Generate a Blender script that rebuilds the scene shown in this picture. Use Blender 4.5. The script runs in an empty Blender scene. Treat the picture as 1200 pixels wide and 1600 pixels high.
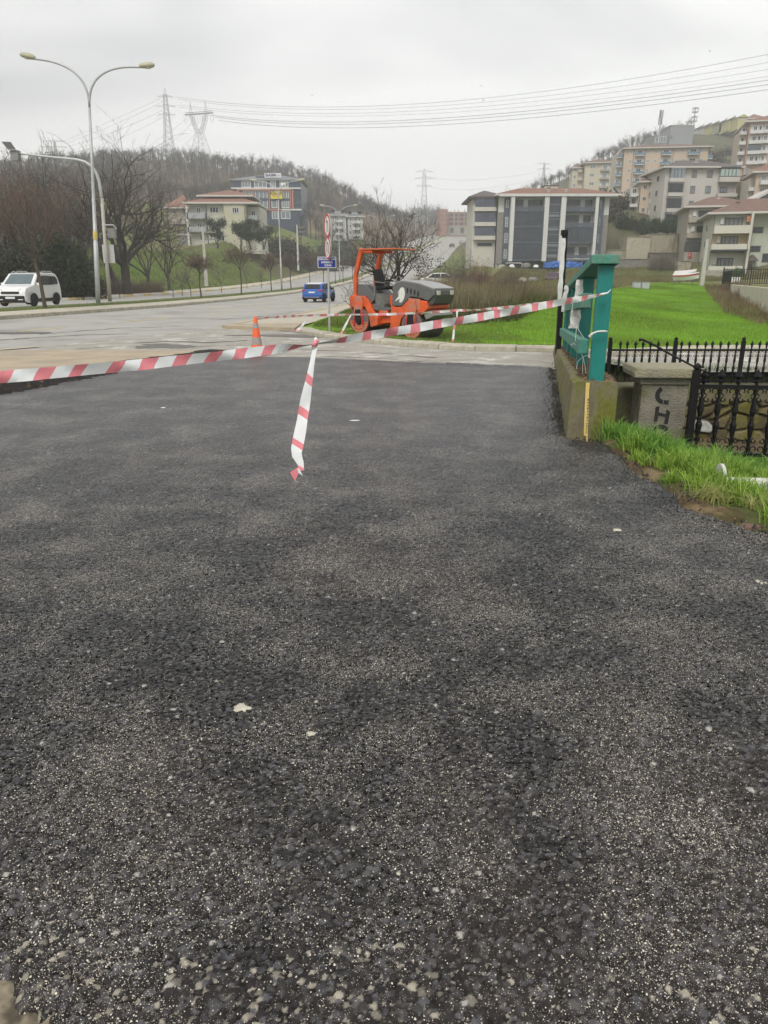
import bpy, math, random
import numpy as np
from mathutils import Vector, Matrix
R = math.radians
SC = bpy.context.scene
COL = SC.collection
rnd = random.Random(7)
nrg = np.random.default_rng(11)
# ---------------------------------------------------------------- camera
PITCH = R(17.5); FPX = 1155.0; EYE = 1.6
cs, sn = math.cos(PITCH), math.sin(PITCH)
cam = bpy.data.cameras.new('camera'); cam.sensor_fit = 'VERTICAL'; cam.sensor_height = 24
cam.lens = 24 * FPX / 1600; cam.clip_start = 0.05; cam.clip_end = 5000
camo = bpy.data.objects.new('camera', cam); COL.objects.link(camo)
camo.location = (0, 0, EYE); camo.rotation_euler = (R(90) - PITCH, 0, 0)
SC.camera = camo

def ray(x, y):
    v = 800.0 - y
    return (x - 600.0, FPX * cs + v * sn, -FPX * sn + v * cs)
def P(x, y, D):                       # point seen at photo pixel (x, y), D metres ahead
    a, b, c = ray(x, y)
    return Vector((a / b * D, D, EYE + c / b * D))
def G(x, y, z=0.0):                   # point seen at a photo pixel on height z
    a, b, c = ray(x, y); t = (z - EYE) / c
    return Vector((a * t, b * t, z))

# ---------------------------------------------------------------- object helpers
def tag(o, label=None, cat=None, group=None, kind=None):
    if label: o['label'] = label
    if cat: o['category'] = cat
    if group: o['group'] = group
    if kind: o['kind'] = kind
    return o
def empty(name, loc, rz=0.0, label=None, cat=None, group=None):
    o = bpy.data.objects.new(name, None); COL.objects.link(o)
    o.location = loc; o.rotation_euler = (0, 0, rz); o.empty_display_size = .1
    return tag(o, label, cat, group)
def link(name, me, parent=None, loc=None, rot=None):
    o = bpy.data.objects.new(name, me); COL.objects.link(o)
    if parent: o.parent = parent
    if loc is not None: o.location = loc
    if rot is not None: o.rotation_euler = rot
    return o
def copy_tree(o, parent=None):
    c = o.copy(); COL.objects.link(c)
    if parent: c.parent = parent
    for ch in list(o.children): copy_tree(ch, c)
    return c
ORD = ['first', 'second', 'third', 'fourth', 'fifth', 'sixth', 'seventh', 'eighth', 'ninth', 'tenth', 'eleventh', 'twelfth', 'thirteenth', 'fourteenth', 'fifteenth']

class MB:
    def __init__(s): s.v = []; s.f = []; s.m = []; s.mi = 0; s.M = None
    def add(s, vs, fs):
        b = len(s.v)
        if s.M is not None: vs = [tuple(s.M @ Vector(v)) for v in vs]
        s.v += [tuple(v) for v in vs]
        s.f += [tuple(b + i for i in f) for f in fs]; s.m += [s.mi] * len(fs)
        return s
    def box(s, x0, x1, y0, y1, z0, z1):
        return s.add([(x0,y0,z0),(x1,y0,z0),(x1,y1,z0),(x0,y1,z0),(x0,y0,z1),(x1,y0,z1),(x1,y1,z1),(x0,y1,z1)],
              [(3,2,1,0),(4,5,6,7),(0,1,5,4),(1,2,6,5),(2,3,7,6),(3,0,4,7)])
    def cbox(s, c, d): return s.box(c[0]-d[0]/2, c[0]+d[0]/2, c[1]-d[1]/2, c[1]+d[1]/2, c[2]-d[2]/2, c[2]+d[2]/2)
    def tube(s, pts, rad, n=8, cap=True):
        pts = [Vector(p) for p in pts]; k = len(pts)
        if not hasattr(rad, '__len__'): rad = [rad] * k
        vs = []; ref = Vector((0,0,1))
        for i, p in enumerate(pts):
            d = (pts[min(i+1,k-1)] - pts[max(i-1,0)])
            d = d.normalized() if d.length > 1e-9 else Vector((0,0,1))
            if i == 0:
                u = d.cross(ref)
                if u.length < .05: u = d.cross(Vector((1,0,0)))
                u.normalize()
            else:
                u = (u - d * u.dot(d)).normalized()
            w = d.cross(u)
            for j in range(n):
                a = 2*math.pi*j/n; vs.append(p + (u*math.cos(a) + w*math.sin(a))*rad[i])
        fs = [(i*n+j, i*n+(j+1)%n, (i+1)*n+(j+1)%n, (i+1)*n+j) for i in range(k-1) for j in range(n)]
        if cap: fs += [tuple(range(n))[::-1], tuple((k-1)*n+j for j in range(n))]
        return s.add(vs, fs)
    def lathe(s, prof, c=(0,0,0), axis='z', n=16):     # prof: (radius, height)
        vs = []
        for r, h in prof:
            for j in range(n):
                a = 2*math.pi*j/n; x, y = r*math.cos(a), r*math.sin(a)
                vs.append({'z': (c[0]+x, c[1]+y, c[2]+h), 'y': (c[0]+x, c[1]+h, c[2]+y), 'x': (c[0]+h, c[1]+x, c[2]+y)}[axis])
        k = len(prof)
        fs = [(i*n+j, i*n+(j+1)%n, (i+1)*n+(j+1)%n, (i+1)*n+j) for i in range(k-1) for j in range(n)]
        fs += [tuple(range(n))[::-1], tuple((k-1)*n+j for j in range(n))]
        return s.add(vs, fs)
    def prism(s, poly, y0, y1, plane='xz'):            # outline in a plane, given a thickness
        n = len(poly)
        mk = {'xz': lambda p, t: (p[0], t, p[1]), 'xy': lambda p, t: (p[0], p[1], t), 'yz': lambda p, t: (t, p[0], p[1])}[plane]
        vs = [mk(p, y0) for p in poly] + [mk(p, y1) for p in poly]
        fs = [tuple(range(n)), tuple(range(2*n-1, n-1, -1))] + [(i, i+n, (i+1)%n+n, (i+1)%n) for i in range(n)]
        return s.add(vs, fs)
    def quad(s, *v): return s.add(v, [tuple(range(len(v)))])
    def mesh(s, name, mats, smooth=False):
        me = bpy.data.meshes.new(name); me.from_pydata(s.v, [], s.f)
        if not isinstance(mats, (list, tuple)): mats = [mats]
        for m in mats: me.materials.append(m)
        if len(mats) > 1: me.polygons.foreach_set('material_index', s.m)
        if smooth: me.polygons.foreach_set('use_smooth', [True]*len(s.f))
        me.update(); return me
    def build(s, name, mats, parent=None, smooth=False, bevel=0, fix=True):
        me = s.mesh(name, mats, smooth)
        if fix:
            import bmesh
            bm = bmesh.new(); bm.from_mesh(me); bmesh.ops.recalc_face_normals(bm, faces=bm.faces); bm.to_mesh(me); bm.free()
        o = link(name, me, parent)
        if bevel:
            b = o.modifiers.new('bevel', 'BEVEL'); b.width = bevel; b.segments = 2; b.limit_method = 'ANGLE'
        return o

def np_mesh(name, V, F, mat, smooth=False, col=None):
    """V (n,3), F (m,k) all faces of k corners"""
    me = bpy.data.meshes.new(name); V = np.asarray(V, np.float32); F = np.asarray(F, np.int32)
    k = F.shape[1]
    me.vertices.add(len(V)); me.vertices.foreach_set('co', V.ravel())
    me.loops.add(F.size); me.loops.foreach_set('vertex_index', F.ravel())
    me.polygons.add(len(F)); me.polygons.foreach_set('loop_start', np.arange(0, F.size, k, dtype=np.int32))
    me.polygons.foreach_set('loop_total', np.full(len(F), k, np.int32))
    if smooth: me.polygons.foreach_set('use_smooth', np.ones(len(F), bool))
    me.materials.append(mat)
    if col is not None:
        a = me.color_attributes.new('tint', 'FLOAT_COLOR', 'POINT')
        c = np.ones((len(V), 4), np.float32); c[:, :col.shape[1]] = col; a.data.foreach_set('color', c.ravel())
    me.update(calc_edges=True); me.validate(); return me

# ---------------------------------------------------------------- materials
MATS = {}
def mat(name, col, rough=.75, var=.18, scale=2.0, bump=0.0, bscale=40., metal=0., col2=None, stain=None, spec=.5, sscale=.6, coords='Object', zs=1.0):
    if name in MATS: return MATS[name]
    m = bpy.data.materials.new(name); MATS[name] = m; m.use_nodes = True
    nt = m.node_tree; N = nt.nodes; L = nt.links; b = N['Principled BSDF']
    b.inputs['Roughness'].default_value = rough; b.inputs['Metallic'].default_value = metal
    b.inputs['Specular IOR Level'].default_value = spec
    tc = N.new('ShaderNodeTexCoord'); mp = N.new('ShaderNodeMapping'); mp.inputs['Scale'].default_value = (1,1,zs)
    L.new(tc.outputs[coords], mp.inputs[0])
    n = N.new('ShaderNodeTexNoise'); n.inputs['Scale'].default_value = scale; n.inputs['Detail'].default_value = 6; n.inputs['Roughness'].default_value = .65
    L.new(mp.outputs[0], n.inputs['Vector'])
    rp = N.new('ShaderNodeValToRGB'); rp.color_ramp.elements[0].position = .32; rp.color_ramp.elements[1].position = .68
    c2 = col2 or tuple(min(1, c*(1+var)) for c in col)
    rp.color_ramp.elements[0].color = (*[c*(1-var) for c in col], 1) if not col2 else (*col, 1)
    rp.color_ramp.elements[1].color = (*c2, 1)
    L.new(n.outputs[0], rp.inputs[0]); out = rp.outputs[0]
    if stain:                                          # (colour, amount, lo, hi)
        n2 = N.new('ShaderNodeTexNoise'); n2.inputs['Scale'].default_value = sscale; n2.inputs['Detail'].default_value = 8; n2.inputs['Roughness'].default_value = .7
        L.new(mp.outputs[0], n2.inputs['Vector'])
        mr = N.new('ShaderNodeMapRange'); mr.inputs[1].default_value = stain[2]; mr.inputs[2].default_value = stain[3]; mr.inputs[4].default_value = stain[1]
        L.new(n2.outputs[0], mr.inputs[0])
        mx = N.new('ShaderNodeMix'); mx.data_type = 'RGBA'; mx.inputs[7].default_value = (*stain[0], 1)
        L.new(mr.outputs[0], mx.inputs[0]); L.new(out, mx.inputs[6]); out = mx.outputs[2]
    L.new(out, b.inputs['Base Color'])
    if bump:
        n3 = N.new('ShaderNodeTexNoise'); n3.inputs['Scale'].default_value = bscale; n3.inputs['Detail'].default_value = 4
        L.new(mp.outputs[0], n3.inputs['Vector'])
        bp = N.new('ShaderNodeBump'); bp.inputs['Strength'].default_value = min(1, bump); bp.inputs['Distance'].default_value = .02
        L.new(n3.outputs[0], bp.inputs['Height']); L.new(bp.outputs[0], b.inputs['Normal'])
    return m
def tint_mat(name, rough=.8, spec=.3, trans=0.0, fine=0., fscale=200.):
    m = bpy.data.materials.new(name); MATS[name] = m; m.use_nodes = True
    nt = m.node_tree; N = nt.nodes; L = nt.links; b = N['Principled BSDF']
    b.inputs['Roughness'].default_value = rough; b.inputs['Specular IOR Level'].default_value = spec
    a = N.new('ShaderNodeAttribute'); a.attribute_name = 'tint'; out = a.outputs['Color']
    if fine:
        tc = N.new('ShaderNodeTexCoord'); n = N.new('ShaderNodeTexNoise'); n.inputs['Scale'].default_value = fscale; n.inputs['Detail'].default_value = 5; n.inputs['Roughness'].default_value = .8
        L.new(tc.outputs['Object'], n.inputs['Vector'])
        mr = N.new('ShaderNodeMapRange'); mr.inputs[1].default_value = .3; mr.inputs[2].default_value = .7; mr.inputs[3].default_value = 1-fine; mr.inputs[4].default_value = 1+fine
        L.new(n.outputs[0], mr.inputs[0])
        vm = N.new('ShaderNodeVectorMath'); vm.operation = 'SCALE'; L.new(out, vm.inputs[0]); L.new(mr.outputs[0], vm.inputs['Scale']); out = vm.outputs[0]
    L.new(out, b.inputs['Base Color'])
    if trans:
        t = N.new('ShaderNodeBsdfTranslucent'); L.new(out, t.inputs[0]); mx = N.new('ShaderNodeMixShader'); mx.inputs[0].default_value = trans
        o = N['Material Output']; L.new(b.outputs[0], mx.inputs[1]); L.new(t.outputs[0], mx.inputs[2]); L.new(mx.outputs[0], o.inputs[0])
    return m

black_iron = mat('black_iron', (.007,.007,.008), .5, .4, 9, .3, 60, spec=.22, stain=((.06,.035,.02),.35,.62,.8), sscale=6)
steel = mat('galvanised_steel', (.42,.43,.43), .5, .12, 3, metal=.35)
steel_dark = mat('weathered_steel', (.22,.22,.21), .6, .15, 3)
concrete = mat('concrete', (.34,.32,.27), .9, .2, 5, .6, 70, stain=((.13,.12,.08),.6,.5,.72), sscale=2)
mossy = mat('mossy_concrete', (.13,.115,.07), .95, .3, 5, .9, 60, stain=((.10,.115,.02),.85,.46,.62), sscale=3.2)
kerbm = mat('kerb_concrete', (.42,.39,.31), .9, .2, 6, .6, 60, stain=((.20,.18,.12),.6,.5,.7), sscale=1.3)
white_pl = mat('white_plastic', (.72,.72,.70), .5, .06, 4)
black_pl = mat('black_plastic', (.012,.012,.013), .55, .2, 4, spec=.25)
rubber = mat('rubber', (.012,.012,.012), .85, .2, 9, spec=.2)
glass_d = mat('dark_glass', (.018,.024,.03), .08, .4, .5, spec=.5)
glass_l = mat('pale_glass', (.16,.19,.21), .12, .3, .4, spec=.8)
bark = mat('bark', (.055,.045,.036), .9, .3, 6, .6, 30)
bark_red = mat('reddish_twigs', (.15,.092,.068), .9, .3, 3)
bark_far = mat('far_bark', (.125,.102,.086), .9, .3, .2)

def fbm(X, Y, scale, octv=4, seed=0, gain=.55):
    g = np.random.default_rng(seed); out = np.zeros_like(X, dtype=float); amp = 1.; tot = 0
    for o in range(octv):
        T = g.random((64, 64)); u = X*scale + 17.3*o; w = Y*scale + 5.1*o
        i = np.floor(u).astype(int); j = np.floor(w).astype(int); fu = u-i; fw = w-j
        fu = fu*fu*(3-2*fu); fw = fw*fw*(3-2*fw)
        a = T[i%64, j%64]; b = T[(i+1)%64, j%64]; c = T[i%64, (j+1)%64]; d = T[(i+1)%64, (j+1)%64]
        out += amp*((a*(1-fu)+b*fu)*(1-fw) + (c*(1-fu)+d*fu)*fw); tot += amp; amp *= gain; scale *= 2.03
    return out/tot
def sst(a, b, x):
    t = np.clip((x-a)/(b-a), 0, 1); return t*t*(3-2*t)
def inpoly(X, Y, poly):
    ins = np.zeros(X.shape, bool); n = len(poly)
    for i in range(n):
        x0, y0 = poly[i]; x1, y1 = poly[(i+1)%n]
        if y0 == y1: continue
        c = ((y0 > Y) != (y1 > Y)) & (X < (x1-x0)*(Y-y0)/(y1-y0)+x0); ins ^= c
    return ins
def polydist(X, Y, poly, closed=True):
    d = np.full(X.shape, 1e9); n = len(poly)
    for i in range(n if closed else n-1):
        x0, y0 = poly[i]; x1, y1 = poly[(i+1)%n]; dx, dy = x1-x0, y1-y0; L2 = dx*dx+dy*dy
        t = np.clip(((X-x0)*dx+(Y-y0)*dy)/L2, 0, 1); d = np.minimum(d, np.hypot(X-x0-t*dx, Y-y0-t*dy))
    return d

def text(body, size, parent, loc, rot, m, name='lettering', ext=.004, sx=1.0, bold=0.0, align='CENTER'):
    c = bpy.data.curves.new(name, 'FONT'); c.body = body; c.size = size; c.extrude = ext; c.align_x = align; c.align_y = 'CENTER'; c.offset = bold
    c.materials.append(m)
    t_ = bpy.data.objects.new(name, c); me = bpy.data.meshes.new_from_object(t_); bpy.data.objects.remove(t_)
    o = bpy.data.objects.new(name, me); COL.objects.link(o); o.parent = parent; o.location = loc; o.rotation_euler = rot; o.scale = (sx,1,1)
    return o
# ---------------------------------------------------------------- sky and light
w = bpy.data.worlds.new('World'); SC.world = w; w.use_nodes = True
nt = w.node_tree; N = nt.nodes; L = nt.links; bg = N['Background']
SUN_EL, SUN_ROT = R(48), R(200)
sky = N.new('ShaderNodeTexSky'); sky.sky_type = 'NISHITA'; sky.sun_disc = False; sky.sun_elevation = SUN_EL; sky.sun_rotation = SUN_ROT
sky.air_density = 1.5; sky.dust_density = 4
tc = N.new('ShaderNodeTexCoord'); mp = N.new('ShaderNodeMapping'); mp.inputs['Scale'].default_value = (1.0, 1.0, 3.4)
L.new(tc.outputs['Generated'], mp.inputs[0])
n1 = N.new('ShaderNodeTexNoise'); n1.inputs['Scale'].default_value = 1.25; n1.inputs['Detail'].default_value = 4; n1.inputs['Roughness'].default_value = .47; n1.inputs['Distortion'].default_value = .35
L.new(mp.outputs[0], n1.inputs['Vector'])
rp = N.new('ShaderNodeValToRGB'); e = rp.color_ramp.elements
e[0].position = .38; e[0].color = (4.0, 4.0, 4.15, 1); e[1].position = .64; e[1].color = (8.0, 8.0, 7.85, 1)
L.new(n1.outputs[0], rp.inputs[0])
mx = N.new('ShaderNodeMix'); mx.data_type = 'RGBA'; mx.inputs[0].default_value = .95
L.new(sky.outputs[0], mx.inputs[6]); L.new(rp.outputs[0], mx.inputs[7]); L.new(mx.outputs[2], bg.inputs[0])
bg.inputs[1].default_value = .1
sd = bpy.data.lights.new('sun', 'SUN'); sd.energy = 1.5; sd.angle = R(25); sd.color = (1, .97, .92)
so = bpy.data.objects.new('sun', sd); COL.objects.link(so); so.location = (0, 0, 200)
# sun_rotation turns the sun clockwise from +Y
sdir = Vector((math.sin(SUN_ROT)*math.cos(SUN_EL), math.cos(SUN_ROT)*math.cos(SUN_EL), math.sin(SUN_EL)))
so.rotation_euler = sdir.to_track_quat('Z', 'Y').to_euler()
SC.view_settings.view_transform = 'Standard'; SC.view_settings.look = 'None'; SC.view_settings.exposure = 0.6; SC.view_settings.gamma = 1
cy = SC.cycles; cy.max_bounces = 6; cy.diffuse_bounces = 3; cy.glossy_bounces = 3; cy.transmission_bounces = 4; cy.volume_bounces = 2; cy.transparent_max_bounces = 8
cy.use_denoising = True; cy.caustics_reflective = False; cy.caustics_refractive = False

# ---------------------------------------------------------------- plan of the place
MK = [(-40,-30.0),(10,-20.0),(31.2,-15.7),(45.5,-12.8),(62,-11.2),(88,-9.8),(110,-7.5),(140,-4.9),(180,-1.5),(230,5.7),(320,17),(420,34),(520,52),(620,72)]
NK = [(-40,-22.0),(10,-11.2),(17.8,-9.1),(18.5,-8.5),(26.5,-5.3),(29.3,-5.0),(35.2,-3.8),(45.5,-2.6),(51,-2.1),(62,-.9),(88,1.5),(110,4),(140,7),(180,10.5),(230,18),(320,30),(420,47),(520,66),(620,87)]
RZ = [(-60,0),(60,0),(88,.05),(110,.37),(140,1.14),(180,3.0),(230,6.2),(320,14.2),(420,23),(520,30),(620,35)]
def itp(T, y): return np.interp(y, [a for a, b in T], [b for a, b in T])
def sitp(T, y):                       # smoothed
    y = np.asarray(y, float); s = np.clip(np.abs(y)*.06, .3, 14)
    return (itp(T, y-s)+itp(T, y)*2+itp(T, y+s))/4
def Mx(y): return sitp(MK, y)
def Nx(y): return itp(NK, y) if np.ndim(y) == 0 and y < 32 else sitp(NK, y)
def Nx(y): y = np.asarray(y, float); return np.where(y < 32, itp(NK, y), sitp(NK, y))
def rz(y): return sitp(RZ, y)
MEDW = 3.0; FARW = 9.2
KERB_K = [(-2.8,24.2),(-2.2,22.3),(-1.3,20.8),(-.4,19.5),(.7,18.5),(1.5,17.8),(2.3,17.4),(3.9,17.1),(5.0,17.9),(6.3,19.1),(8,19.9),(14,20.4),(30,21),(60,22)]
WALL_A = (1.90, 7.5); WALL_B = (3.84, 17.0)          # top left edge of the low wall by the creek
def wallx(y): return 1.90 + (y-7.5)*(3.84-1.90)/9.5
CTRL = [(-18,60,.3),(-28,70,1.2),(-60,20,0),(-60,60,1),(-150,0,2),(-300,100,20),(0,-80,0),(100,-100,0),(-100,-100,0),(5,24,-.12),(12,24,-.35),(16,31,-.3),(5,34,.3),
  (11.5,53,.5),(20,66,.7),(37,90,.95),(20,40,-.2),(30,60,.2),(60,60,2),(100,60,6),(160,100,20),(300,50,50),(300,-100,40),(30,0,-.3),(60,0,0),
  (300,700,60),(-300,700,40),(0,720,50),(-600,500,60),(600,500,100),(600,100,80),(-600,0,20),(120,700,60),(-600,900,60),(600,900,90),(0,900,70)]
for x, y, D in [(1090,345,150),(1030,352,148),(1150,432,112),(1070,445,95),(845,419,131),(760,415,125),(1000,362,150),(1040,362,150),(960,330,160),(1000,305,235),(930,312,290),
  (1060,224,330),(980,238,420),(1100,204,440),(1190,196,390),(900,270,430),(820,306,450),(760,338,480),(1190,322,138),(1180,300,210),(1120,262,260),(1130,228,330),(1250,300,180),(1300,250,300),
  (150,262,420),(60,270,420),(270,257,430),(330,258,430),(400,266,430),(500,290,430),(590,332,430),(640,347,450),(200,322,300),(400,332,300),(300,312,330),(420,352,228),(350,387,143),(300,390,140),
  (250,402,110),(250,440,75),(200,456,66),(100,452,62),(0,320,250),(60,340,200),(540,377,250),(480,385,190),(500,362,280),(700,358,440),(690,345,600),(860,400,170),(950,440,85)]:
    p = P(x, y, D); CTRL.append((p.x, p.y, p.z))
for y in (-20, 20, 60, 110, 180, 230, 320, 420, 520):
    CTRL.append((float(Mx(y)), y, float(rz(y))-.1))
C_ = np.array(CTRL); D_ = np.hypot(C_[:,0][:,None]-C_[:,0][None], C_[:,1][:,None]-C_[:,1][None])
W_ = np.linalg.solve(-np.sqrt(D_**2+9)+np.eye(len(C_))*-1.5, C_[:,2]-C_[:,2].mean())
def rbf(X, Y):
    o = np.zeros(X.shape)
    for (a, b, c), wt in zip(CTRL, W_): o += -np.sqrt((X-a)**2+(Y-b)**2+9)*wt
    return o + C_[:,2].mean()
kx = np.array([k[0] for k in KERB_K]); ky = np.array([k[1] for k in KERB_K])
def lane_z(X): return -.25*sst(3.9, 6.0, X)
def ground(X, Y):
    X = np.asarray(X, float); Y = np.asarray(Y, float); z = rbf(X, Y)
    z += (fbm(X, Y, .02, 4, 3)-.5)*sst(60, 200, Y)*10 + (fbm(X, Y, .25, 4, 4)-.5)*.35*sst(24, 34, Y)
    # island between the kerb and the field
    kb = np.interp(X, kx, ky, left=24.2)
    isl = (1-sst(2., 9., Y-kb))*(Y > kb+.22)*(X > -3.2)*(X < 70)
    zi = .10 + lane_z(X)*.9 - .07*sst(0,2,X)*(X < 5)
    z = z*(1-isl) + (zi*(1-sst(0,6,Y-kb)) + z*sst(0,6,Y-kb))*isl
    z = np.where((X > 36.5) & (X < 53) & (Y > 122) & (Y < 137.6), np.minimum(z, 3.0), z)
    # road corridor
    lo = Mx(Y)-MEDW-FARW-3.2; hi = Nx(Y)+np.where(Y > 26, 1.2, 4.)
    d = np.maximum(lo-X, X-hi)
    wr = 1-sst(0, 9, d); wr = np.where((X > hi) & (Y < 60), 1-sst(0, 2.0, X-hi), wr)
    z = z*(1-wr) + (rz(Y)-.14)*wr
    # everything paved or dug near the camera
    near = (Y < kb+.22)*(X > -16)
    zn = np.full(X.shape, -.14) + lane_z(X)*(Y > 12)
    bx = 2.1+.0*Y
    verge = np.maximum(sst(2.0, 2.25, X)*sst(4.2, 4.7, Y), sst(3.3, 3.75, X))*(1-sst(7.75, 8.3, Y))
    zv = .035-.22*sst(2.3, 3.6, X)*sst(4.6,6.5,Y)-.12*sst(2.5,3.0,X)*sst(6.8,7.6,Y) + (fbm(X, Y, 2.2, 3, 9)-.5)*.10
    creek = sst(2.2, 2.5, X-(Y-7.5)*.204)*np.where(X > 2.85, sst(7.85, 8.5, Y), sst(8.1, 9.2, Y))*(1-sst(15.45, 15.7, Y))
    zn = zn*(1-verge) + zv*verge
    zn = zn*(1-creek) + (-1.95+(fbm(X, Y, 1.2, 3, 8)-.5)*.3)*creek
    z = np.where(near, zn, z)
    return z
def gz(x, y): return float(ground(np.array([x]), np.array([y]))[0])
def hit(x, y, d0=22., d1=260.):       # where the ray through a photo pixel meets the ground
    D = np.arange(d0, d1, .5); a, b, c = ray(x, y); z = ground(a/b*D, D); h = EYE+c/b*D
    k = np.nonzero(h <= z)[0]; return float(D[k[0]]) if len(k) else None

# ---------------------------------------------------------------- ground sheet
tx = np.linspace(-5.15, 5.15, 250); GX = 4 + 8*np.sinh(tx)
ty = np.linspace(-2.6, 5.45, 240); GY = 12 + 8*np.sinh(ty)
XX, YY = np.meshgrid(GX, GY); ZZ = ground(XX, YY)
nx, ny = len(GX), len(GY)
idx = np.arange(nx*ny).reshape(ny, nx)
F = np.stack([idx[:-1,:-1], idx[:-1,1:], idx[1:,1:], idx[1:,:-1]], -1).reshape(-1, 4)
# where the winter-green field, dry grass, bare soil and leaf litter lie
FIELD = [(1.2,18),(3.9,17.3),(6.3,19.4),(14,20.8),(30,21.4),(16.5,31.5),(18.8,38),(31,72),(36.5,88),(27,78),(19.8,66),(11.8,54),(8,40),(5.2,31),(2.6,26),(1.0,22)]
fieldm = inpoly(XX, YY, FIELD)
fd = polydist(XX, YY, FIELD)
fm = np.where(fieldm, sst(-.2, 1.2, fd+fbm(XX,YY,.5,3,21)), 1-sst(0, 1.0, fd)-.25)
fm = np.clip(fm, 0, 1)
fm = np.maximum(fm, ((XX > -2.8)*(XX < 3)*(YY > 18)*(YY < 34))*.75)
fm = np.maximum(fm, ((XX > 1.9)*(XX < 14)*(YY < 9))*.55)
a = fbm(XX, YY, .12, 4, 31); a2 = fbm(XX, YY, .6, 4, 33); a3 = fbm(XX, YY, .03, 4, 34)
bright = np.array([.135,.255,.018]); dull = np.array([.155,.165,.06]); dry = np.array([.20,.17,.085]); soil = np.array([.14,.105,.065]); litter = np.array([.125,.09,.055])
base = dull[None,None]*(1-sst(.45,.65,a))[...,None] + dry[None,None]*sst(.45,.65,a)[...,None]
gl = sst(.42,.58,a3)[...,None]; base = base*(1-.6*gl) + np.array([.10,.17,.03])*gl*.6
left = ((XX < -16)*(YY < 175)*(YY > 55))[...,None]; gs_ = sst(.40,.62,fbm(XX,YY,.07,4,35))[...,None]; base = np.where(left, base*.35+(np.array([.115,.185,.03])*(1-gs_)+np.array([.17,.145,.07])*gs_)*.65*(.75+.5*a2[...,None]), base)
hill = (sst(250, 320, YY)*(1-sst(20, 60, XX)))[...,None]; base = base*(1-hill)+litter*hill
rh = np.clip(sst(150, 180, YY)*sst(60, 90, XX)+sst(118, 132, YY)*sst(31, 36, XX)*(XX < 110), 0, 1)[...,None]; base = base*(1-rh)+(np.array([.10,.098,.055])*(.6+.8*a2[...,None]))*rh
base = base*(1-fm[...,None]) + (bright*(.75+.5*a2[...,None]))*fm[...,None]
crk = ((XX > 2.2+(YY-7.5)*.204)*(YY > 8.3)*(YY < 15.6))[...,None]; base = np.where(crk, soil*.8, base)
nearp = ((YY < 17)*(XX < 2.2))[...,None]; base = np.where(nearp, np.array([.17,.145,.10]), base)
gm = tint_mat('ground_cover', .95, .15, fine=.45, fscale=6)
b_ = gm.node_tree.nodes['Principled BSDF']
n3 = gm.node_tree.nodes.new('ShaderNodeTexNoise'); n3.inputs['Scale'].default_value = 14; n3.inputs['Detail'].default_value = 5
bp = gm.node_tree.nodes.new('ShaderNodeBump'); bp.inputs['Strength'].default_value = .9; bp.inputs['Distance'].default_value = .08
tcn = gm.node_tree.nodes.new('ShaderNodeTexCoord'); gm.node_tree.links.new(tcn.outputs['Object'], n3.inputs['Vector'])
gm.node_tree.links.new(n3.outputs[0], bp.inputs['Height']); gm.node_tree.links.new(bp.outputs[0], b_.inputs['Normal'])
me = np_mesh('ground', np.stack([XX, YY, ZZ], -1).reshape(-1,3), F, gm, True, base.reshape(-1,3))
tag(link('ground', me), 'green field, creek bank and wooded hills rising to the skyline', kind='structure')

# ---------------------------------------------------------------- road strips
road_m = mat('old_road_surface', (.36,.35,.32), .85, .09, .8, .5, 90, stain=((.21,.20,.185),.75,.47,.68), sscale=.35)
lane_m = mat('worn_side_lane', (.33,.31,.27), .9, .16, 1.6, .8, 60, stain=((.66,.64,.59),.85,.53,.66), sscale=1.3)
sand_m = mat('sandy_shoulder', (.40,.33,.235), .95, .16, 1.2, .9, 50, stain=((.30,.27,.22),.7,.5,.68), sscale=.5)
pave_m = mat('pale_pavement', (.44,.40,.32), .9, .14, 2, .5, 50)
yell = mat('road_yellow', (.62,.47,.10), .8, .2, 5, stain=((.40,.36,.27),.8,.45,.65), sscale=3)
kwhite = mat('kerb_white_paint', (.62,.60,.54), .8, .15, 4); kyel = mat('kerb_yellow_paint', (.58,.44,.17), .8, .2, 4)
grass_m = mat('short_grass', (.09,.13,.03), .95, .3, 6, .9, 40, col2=(.15,.19,.05))
def strip(name, ys, xa, xb, za, zb, m, label, cols=6):
    V = []; 
    for y in ys:
        a, b, c, d = float(xa(y)), float(xb(y)), float(za(y)), float(zb(y))
        for k in range(cols+1):
            t = k/cols; V.append((a+(b-a)*t, y, c+(d-c)*t))
    n = cols+1; F = [(i*n+k, i*n+k+1, (i+1)*n+k+1, (i+1)*n+k) for i in range(len(ys)-1) for k in range(cols)]
    o = link(name, np_mesh(name, np.array(V), np.array(F), m, True)); return tag(o, label, kind='structure')
ys = list(np.arange(-38, 60, 1.0)) + list(np.arange(60, 150, 2.5)) + list(np.arange(150, 600, 6))
strip('main_road', ys, Mx, Nx, lambda y: rz(y), lambda y: rz(y), road_m, 'pale worn carriageway of the main road leading away to the hill')
strip('far_carriageway', ys, lambda y: Mx(y)-MEDW-FARW, lambda y: Mx(y)-MEDW+.05, lambda y: rz(y)+.05, lambda y: rz(y)+.05, road_m, 'oncoming carriageway beyond the grass median')
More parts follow.
